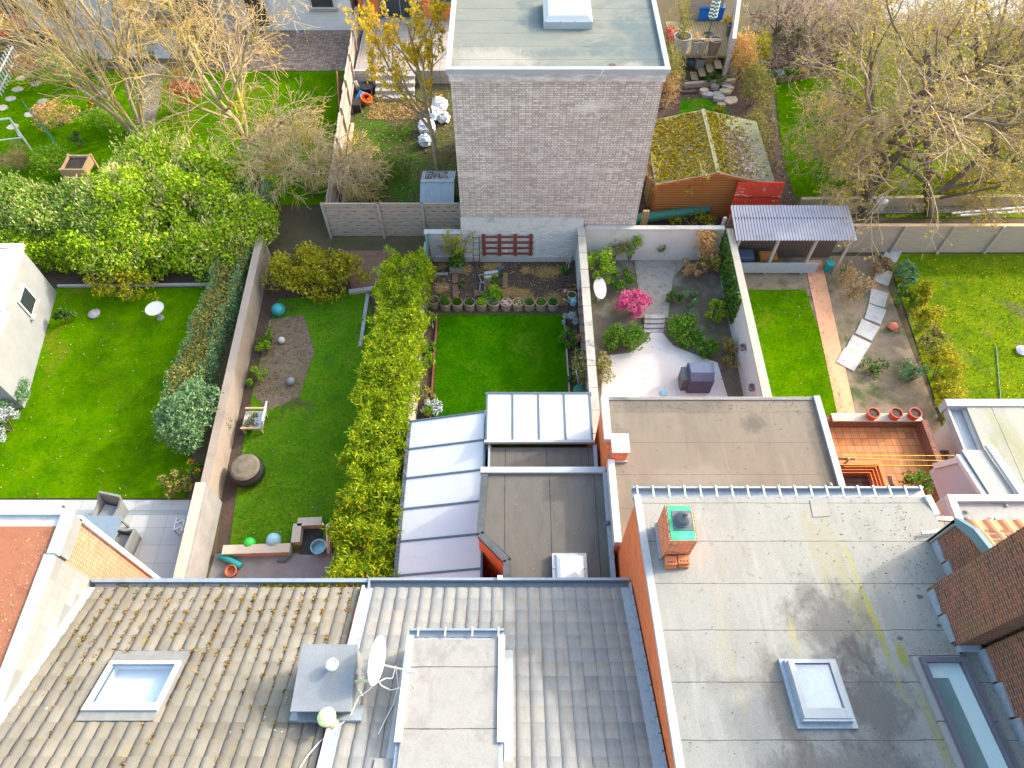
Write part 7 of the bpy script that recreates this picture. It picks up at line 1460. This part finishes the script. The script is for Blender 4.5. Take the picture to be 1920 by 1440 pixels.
chv = NT('chevron_cloth'); w1 = chv.n('ShaderNodeSeparateXYZ'); chv.l(chv.pos, w1.inputs[0]); zig = chv.math('PINGPONG', chv.math('MULTIPLY', w1.outputs[0], 1.0), .09); st_ = chv.math('LESS_THAN', chv.math('FRACT', chv.math('MULTIPLY', chv.math('ADD', w1.outputs[2], zig), 5.5)), .5)
chv.done(chv.mix(st_, (.72,.74,.70), (.02,.16,.12)), .8)
m = MB(); m.tube([pr, pr+Vector((0,0,2.7))], .03, 8); m.part('pole', MAT['green_metal'], t)
m = MB(); m.lathe(pr+Vector((0,0,.95)), [(.20,0),(.24,.1),(.22,.8),(.15,1.4),(.05,1.75)], 14); m.part('canopy', chv.m, t); m = MB(); m.lathe(pr, [(.30,0),(.28,.05),(.06,.09)], 14); m.part('base', MAT['black'], t)
m = MB(); p = P(1330,33,zk); m.box(p.x-.7,p.y-.3,zk+.62,p.x+.7,p.y+.5,zk+.68); m.box(p.x-.65,p.y-.25,zk,p.x+.65,p.y+.45,zk+.58); m.single('blue_table', MAT['blue'], 'table covered in bright blue behind the parasol', 'table')
m = MB(); m.box(dx0+1.2,dy+3.4,0,dx1+.7,dy+3.6,2.2); m.single('timber_screen', MAT['wood_grey'], 'tall grey timber screen behind the deck', 'fence')
m = MB(); a, b = P(1377,72,2.4), P(1404,0,2.4); m.prism([(a.x-.1,a.y),(a.x+.1,a.y),(b.x+.1,b.y+2),(b.x-.1,b.y+2)], 0, 2.4); m.single('block_wall', MAT['block'], 'tall concrete block wall right of the timber deck', 'wall')
for (u, v, w2, h, mt, lb) in ((1310,125,.45,.5,'grey_plastic','grey crate of odds and ends beside the deck stairs'),(1327,118,.38,.4,'wood_new','orange wooden box under the deck gate'),(1367,66,.35,.6,'anthracite','dark planter box at the block wall')):
    p = P(u, v, .3 if u != 1367 else zk); m = MB(); m.lathe(p, [(w2*.6,0),(w2*.75,h),(w2*.65,h),(w2*.6,h-.08),(0,h-.08)], 4); m.rot(p, pi/4); m.single('storage_box', MAT[mt], lb, 'box')
m = MB(); p = P(1296,120,.2); m.lathe(p, [(.1,0),(.4,.1),(.42,.3),(.2,.42),(0,.42)], 9); m.v = [(x+rs.normal()*.04,y+rs.normal()*.04,z) for x,y,z in m.v]; m.single('bin_bag', MAT['bluegrey'], 'crumpled dark plastic bag beside the grey crate', 'bag')
board('sleeper_edge', P(1284,160,.12), P(1378,152,.12), .2, .25, MAT['wood_grey'], 'long grey timber sleeper below the deck stairs', 'sleeper'); board('sleeper_edge', P(1278,174,.08), P(1305,172,.08), .16, .16, MAT['wood_dark'], 'short dark sleeper left of the rockery', 'sleeper')
g = np.random.default_rng(6)
for k, (u, v, r) in enumerate(((1362,163,.28),(1359,174,.34),(1348,188,.36),(1369,190,.48),(1326,180,.32),(1318,174,.26),(1344,178,.3),(1368,168,.2),(1340,166,.25),(1352,198,.22))):
    p = P(u, v, 0); m = MB(); m.prism([(p.x+r*cos(a)*g.uniform(.75,1.1), p.y+r*.7*sin(a)*g.uniform(.75,1.1)) for a in np.arange(0,6.2,.9)], 0, .10+.05*(k%3)); m.single('rockery_stone', [MAT['stone'],M('tan_stone%s' % '', [(.32,.27,.19),(.44,.38,.29)], 4, .9, fine=.3)][k%2], 'flat rockery stone between the deck sleeper and the mossy shed', 'stone', 'rockery stones near the shed')
gb(1340,150,.3,.5,.45,.4,'leaf_dark',700,'dark green rosette plant on the timber sleeper'); gb(1250,130,1.3,.7,1.6,1.3,'leaf_olive',2600,'tall wispy yellow brown bamboo at the brick gable','bamboo','bamboo',.22,.03,k=60,kr=.35)
gb(1248,170,1.0,.6,1.0,1.1,'leaf_dry',1500,'dry straw coloured clump beside the brick gable corner','dry_bamboo','bamboo',.24,.03,k=40,kr=.35); gb(1262,75,.9,.5,.7,.8,'leaf_red',700,'red leaved shrub at the left end of the deck','red_shrub')
gb(1395,110,1.1,.6,1.5,1.2,'leaf_peach',2800,'tall peach and yellow flowering shrub right of the deck','peach_shrub',k=60,kr=.3,flowers=(MAT['flower_yellow'],350,.10,.08)); gb(1418,165,1.0,.7,1.5,1.1,'leaf_olive',3000,'loose olive green hedge shrub along the small bright lawn','hedge_shrub',k=60,kr=.35); gb(1420,255,.7,.55,2.0,.8,'leaf_olive',2600,'brown green hedge shrub beside the mossy shed roof','hedge_shrub',k=70,kr=.3)
gb(1420,90,.9,.8,.9,.8,'leaf_gold',1300,'yellow green shrub behind the peach flowering one','gold_shrub',k=40,kr=.25); gb(1372,50,.8,.45,.5,.7,'flower_yellow',500,'bright yellow flowering shrub against the block wall','yellow_shrub'); gb(1350,205,.3,.4,.25,.3,'leaf_gold',350,'pale yellow primrose clump at the ridge end of the shed','primrose','plant')
gb(1285,25,.9,.8,.8,1.0,'leaf_olive',900,'wispy pale green shrub at the far end of the deck','wispy_shrub',L=.2,W=.025,k=40,kr=.3)
bk = M('basket', [(.22,.14,.08),(.32,.22,.14)], 12, .9, (1,1,5), .3, 30)
for k, u in enumerate((1449,1463,1477,1492,1507)):
    p = P(u, 140-k*1.5, .35); p.z = 0; t = plantpot('log_planter', ('first','second','third','fourth','fifth')[k]+' brown log planter from the left above the small bright lawn', 'planter', p, .30, .36, bk, 'brown log planters above the bright lawn', taper=.9); tuft(t, (p.x,p.y,.3), .22, 90, .22, .06, MAT[('leaf_blue','leaf_silver','leaf_mid','leaf_mid','leaf_peach')[k]], rs)
p = P(1190,408,0)
yb = P(1262,404,0)
bare_tree('birch_sapling', 'thin pale sapling with yellow green leaves in front of the garden shed', (yb.x,yb.y,0), [((0,0,0),(.35,.2,1),2.6,.035),((-.6,-.1,0),(-.5,.3,.9),2.2,.03),((.4,.1,0),(.3,.1,1),1.6,.02)], 3, dict(wob=.12, up=.03, tipup=0, n=[6,4,3], ang=.7, len=.5, rad=.5), 37, MAT['twig_pale'], MAT['twig_pale'], MAT['leaf_gold'], 500, .08, .045)
gb(1160,406,.9,.7,.3,.4,'leaf_gold',350,'sprawling yellow shrub tips above the coping at the gable foot','yellow_sprig',L=.09,W=.04); gb(1300,412,.3,1.2,.25,.3,'leaf_gold',500,'low yellow green growth along the foot of the shed','low_growth')
# ================================================================== big bare trees on the right
CT = dict(wob=.15, up=.02, tipup=-.02, n=[8,7,5,4], ang=.78, len=.58, rad=.47, rmin=.0075, **{'from': .2})
b1 = P(1618,396,0)
bare_tree('bare_tree', 'large brown bare tree with mossy limbs nearest the corrugated roof', (b1.x,b1.y,0), [((0,0,0),(.03,.10,1),8.0,.24),((0,0,1.4),(.55,.5,.9),6.6,.15),((0,0,1.9),(-.75,.15,.7),3.0,.07),((0,.1,2.4),(-.2,.85,.7),6.0,.12),((0,0,1.2),(-.45,-.25,.6),3.6,.07)], 4, CT, 41, MAT['bark_brown'], MAT['twig_brown'], MAT['bud_yellow'], 4600, .09, .065)
b2 = P(1742,404,0)
bare_tree('bare_tree', 'leaning brown bare tree standing at the board fence on the right', (b2.x,b2.y,0), [((0,0,0),(-.42,.22,1),7.6,.19),((-.2,0,1.3),(.65,.35,.8),6.4,.13),((-.4,.1,2.0),(-.9,.5,.6),5.4,.10),((0,0,1.5),(.9,-.1,.6),5.0,.09),((0,0,1.0),(.3,-.3,.6),3.4,.07)], 4, CT, 43, MAT['bark_brown'], MAT['twig_brown'], MAT['bud_yellow'], 4600, .09, .065)
b3 = P(1858,318,0)
bare_tree('bare_tree', 'bare tree with curving mossy limbs at the right picture edge', (b3.x,b3.y,0), [((0,0,0),(-.10,.2,1),7.4,.20),((0,0,1.8),(-.95,.3,.6),6.6,.13),((0,0,1.5),(.4,.1,1),5.6,.12),((0,0,2.3),(-.5,.85,.6),6.0,.11),((0,0,1.2),(-.2,-.8,.6),4.6,.09)], 4, CT, 47, MAT['bark_brown'], MAT['twig_brown'], MAT['bud_yellow'], 5600, .10, .07)
b4 = P(1478,120,0)
bare_tree('bare_shrub', 'greyish twiggy bare shrub above the log planters', (b4.x,b4.y,0), [((0,0,0),(-.5+.22*k,.15*(k%3)-.2,1),3.4,.05) for k in range(6)], 3, dict(wob=.15, up=.02, tipup=.0, n=[8,6,4], ang=.7, len=.52, rad=.5), 53, MAT['bark_brown'], MAT['twig_grey'], MAT['bud_orange'], 1200, .08, .055, cat='shrub')
for (u, v, sd_2, lb) in ((1565,112,71,'grey brown twiggy shrub between log planters and the far patio'),(1455,62,73,'fine twigged bare shrub right of the block wall'),(1630,40,75,'pale bare shrub at the top edge above the bright lawn')):
    q = P(u, v, 0); bare_tree('bare_shrub', lb, (q.x,q.y,0), [((0,0,0),(-.6+.25*k,.15*(k%3)-.25,1),2.6,.045) for k in range(6)], 3, dict(wob=.16, up=.02, tipup=.0, n=[8,6,4], ang=.75, len=.52, rad=.5, rmin=.008), sd_2, MAT['bark_brown'], MAT['twig_grey'], MAT['bud_orange'], 1100, .08, .055, cat='shrub')
scatter('leaf_litter', pp((1410,140),(1640,140),(1650,20),(1410,20)), 2500, .12, .08, MAT['litter'], 77); sheet('flower_bed', pp((1440,128),(1560,124),(1565,95),(1440,98)), .012, MAT['soil'])
gb(1530,45,.5,1.6,1.0,.5,'leaf_mid',1500,'mid green low planting at the top edge beside the far patio','low_planting',k=40,kr=.25); gb(1480,60,.35,.9,.5,.35,'leaf_dark',700,'dark green planting behind the log planters','low_planting')
b5 = P(1690,150,0)
bare_tree('bare_shrub', 'tall fine twigged shrub on the far right lawn', (b5.x,b5.y,0), [((0,0,0),(-.5+.22*k,.15*(k%3)-.2,1),3.8,.06) for k in range(6)], 3, dict(wob=.15, up=.02, tipup=.0, n=[8,6,4], ang=.7, len=.52, rad=.5), 59, MAT['bark_brown'], MAT['twig_brown'], MAT['bud_yellow'], 1500, .09, .06, cat='shrub')
b6 = P(1570,300,0)
gb(1612,60,.8,.7,2.6,.8,'leaf_gold',1700,'golden yellow hedge strip beyond the small bright lawn','gold_hedge','hedge',k=60,kr=.3); gb(1585,250,.4,.5,2.0,.45,'leaf_dry',900,'dry brown border plants along the small bright lawn','dry_border',k=50,kr=.2)
gb(1640,340,.4,1.0,1.0,.45,'leaf_gold',1100,'yellow green undergrowth beneath the bare trees near the board fence','undergrowth',k=50,kr=.2); gb(1830,345,.5,2.2,1.2,.5,'leaf_gold',2200,'wide yellow green undergrowth along the right board fence','undergrowth',k=70,kr=.25)
gb(1860,250,.6,1.6,1.6,.6,'leaf_dry',1500,'dry tan undergrowth at the right picture edge','undergrowth',k=60,kr=.3); gb(1560,365,.3,1.0,.5,.35,'leaf_gold',800,'yellow green plants at the near end of the small bright lawn','undergrowth')
sheet('path', pp((1500,372),(1930,368),(1930,398),(1500,402)), .020, M('concrete_path', [(.30,.27,.23),(.40,.365,.31)], 2, .95, bump=.3, fine=.35))
m = MB(); m.bar(P(1500,380,.3), P(1930,374,.3), .16, .5); m.single('low_wall', M('tan_low_wall', [(.34,.28,.17),(.44,.37,.24)], 2, .95, bump=.2, fine=.3), 'low tan wall running under the bare trees', 'wall')
for k, (a, b) in enumerate((((1785,400),(1930,388)),((1800,404),(1930,396)))): m = MB(); m.tube([P(*a,.5), P(*b,.5)], .05, 8); m.single('white_pipe', MAT['white'], ('upper long white pipe under the right bare trees','lower long white pipe under the right bare trees')[k], 'pipe', 'white pipes under the trees')
m = MB(); p = P(1645,392,0); m.lathe(p, [(.2,0),(.24,.3),(.28,.5),(.1,.62),(0,.62)], 8); m.single('white_sack', MAT['white'], 'small white sack at the foot of the bare tree', 'sack')
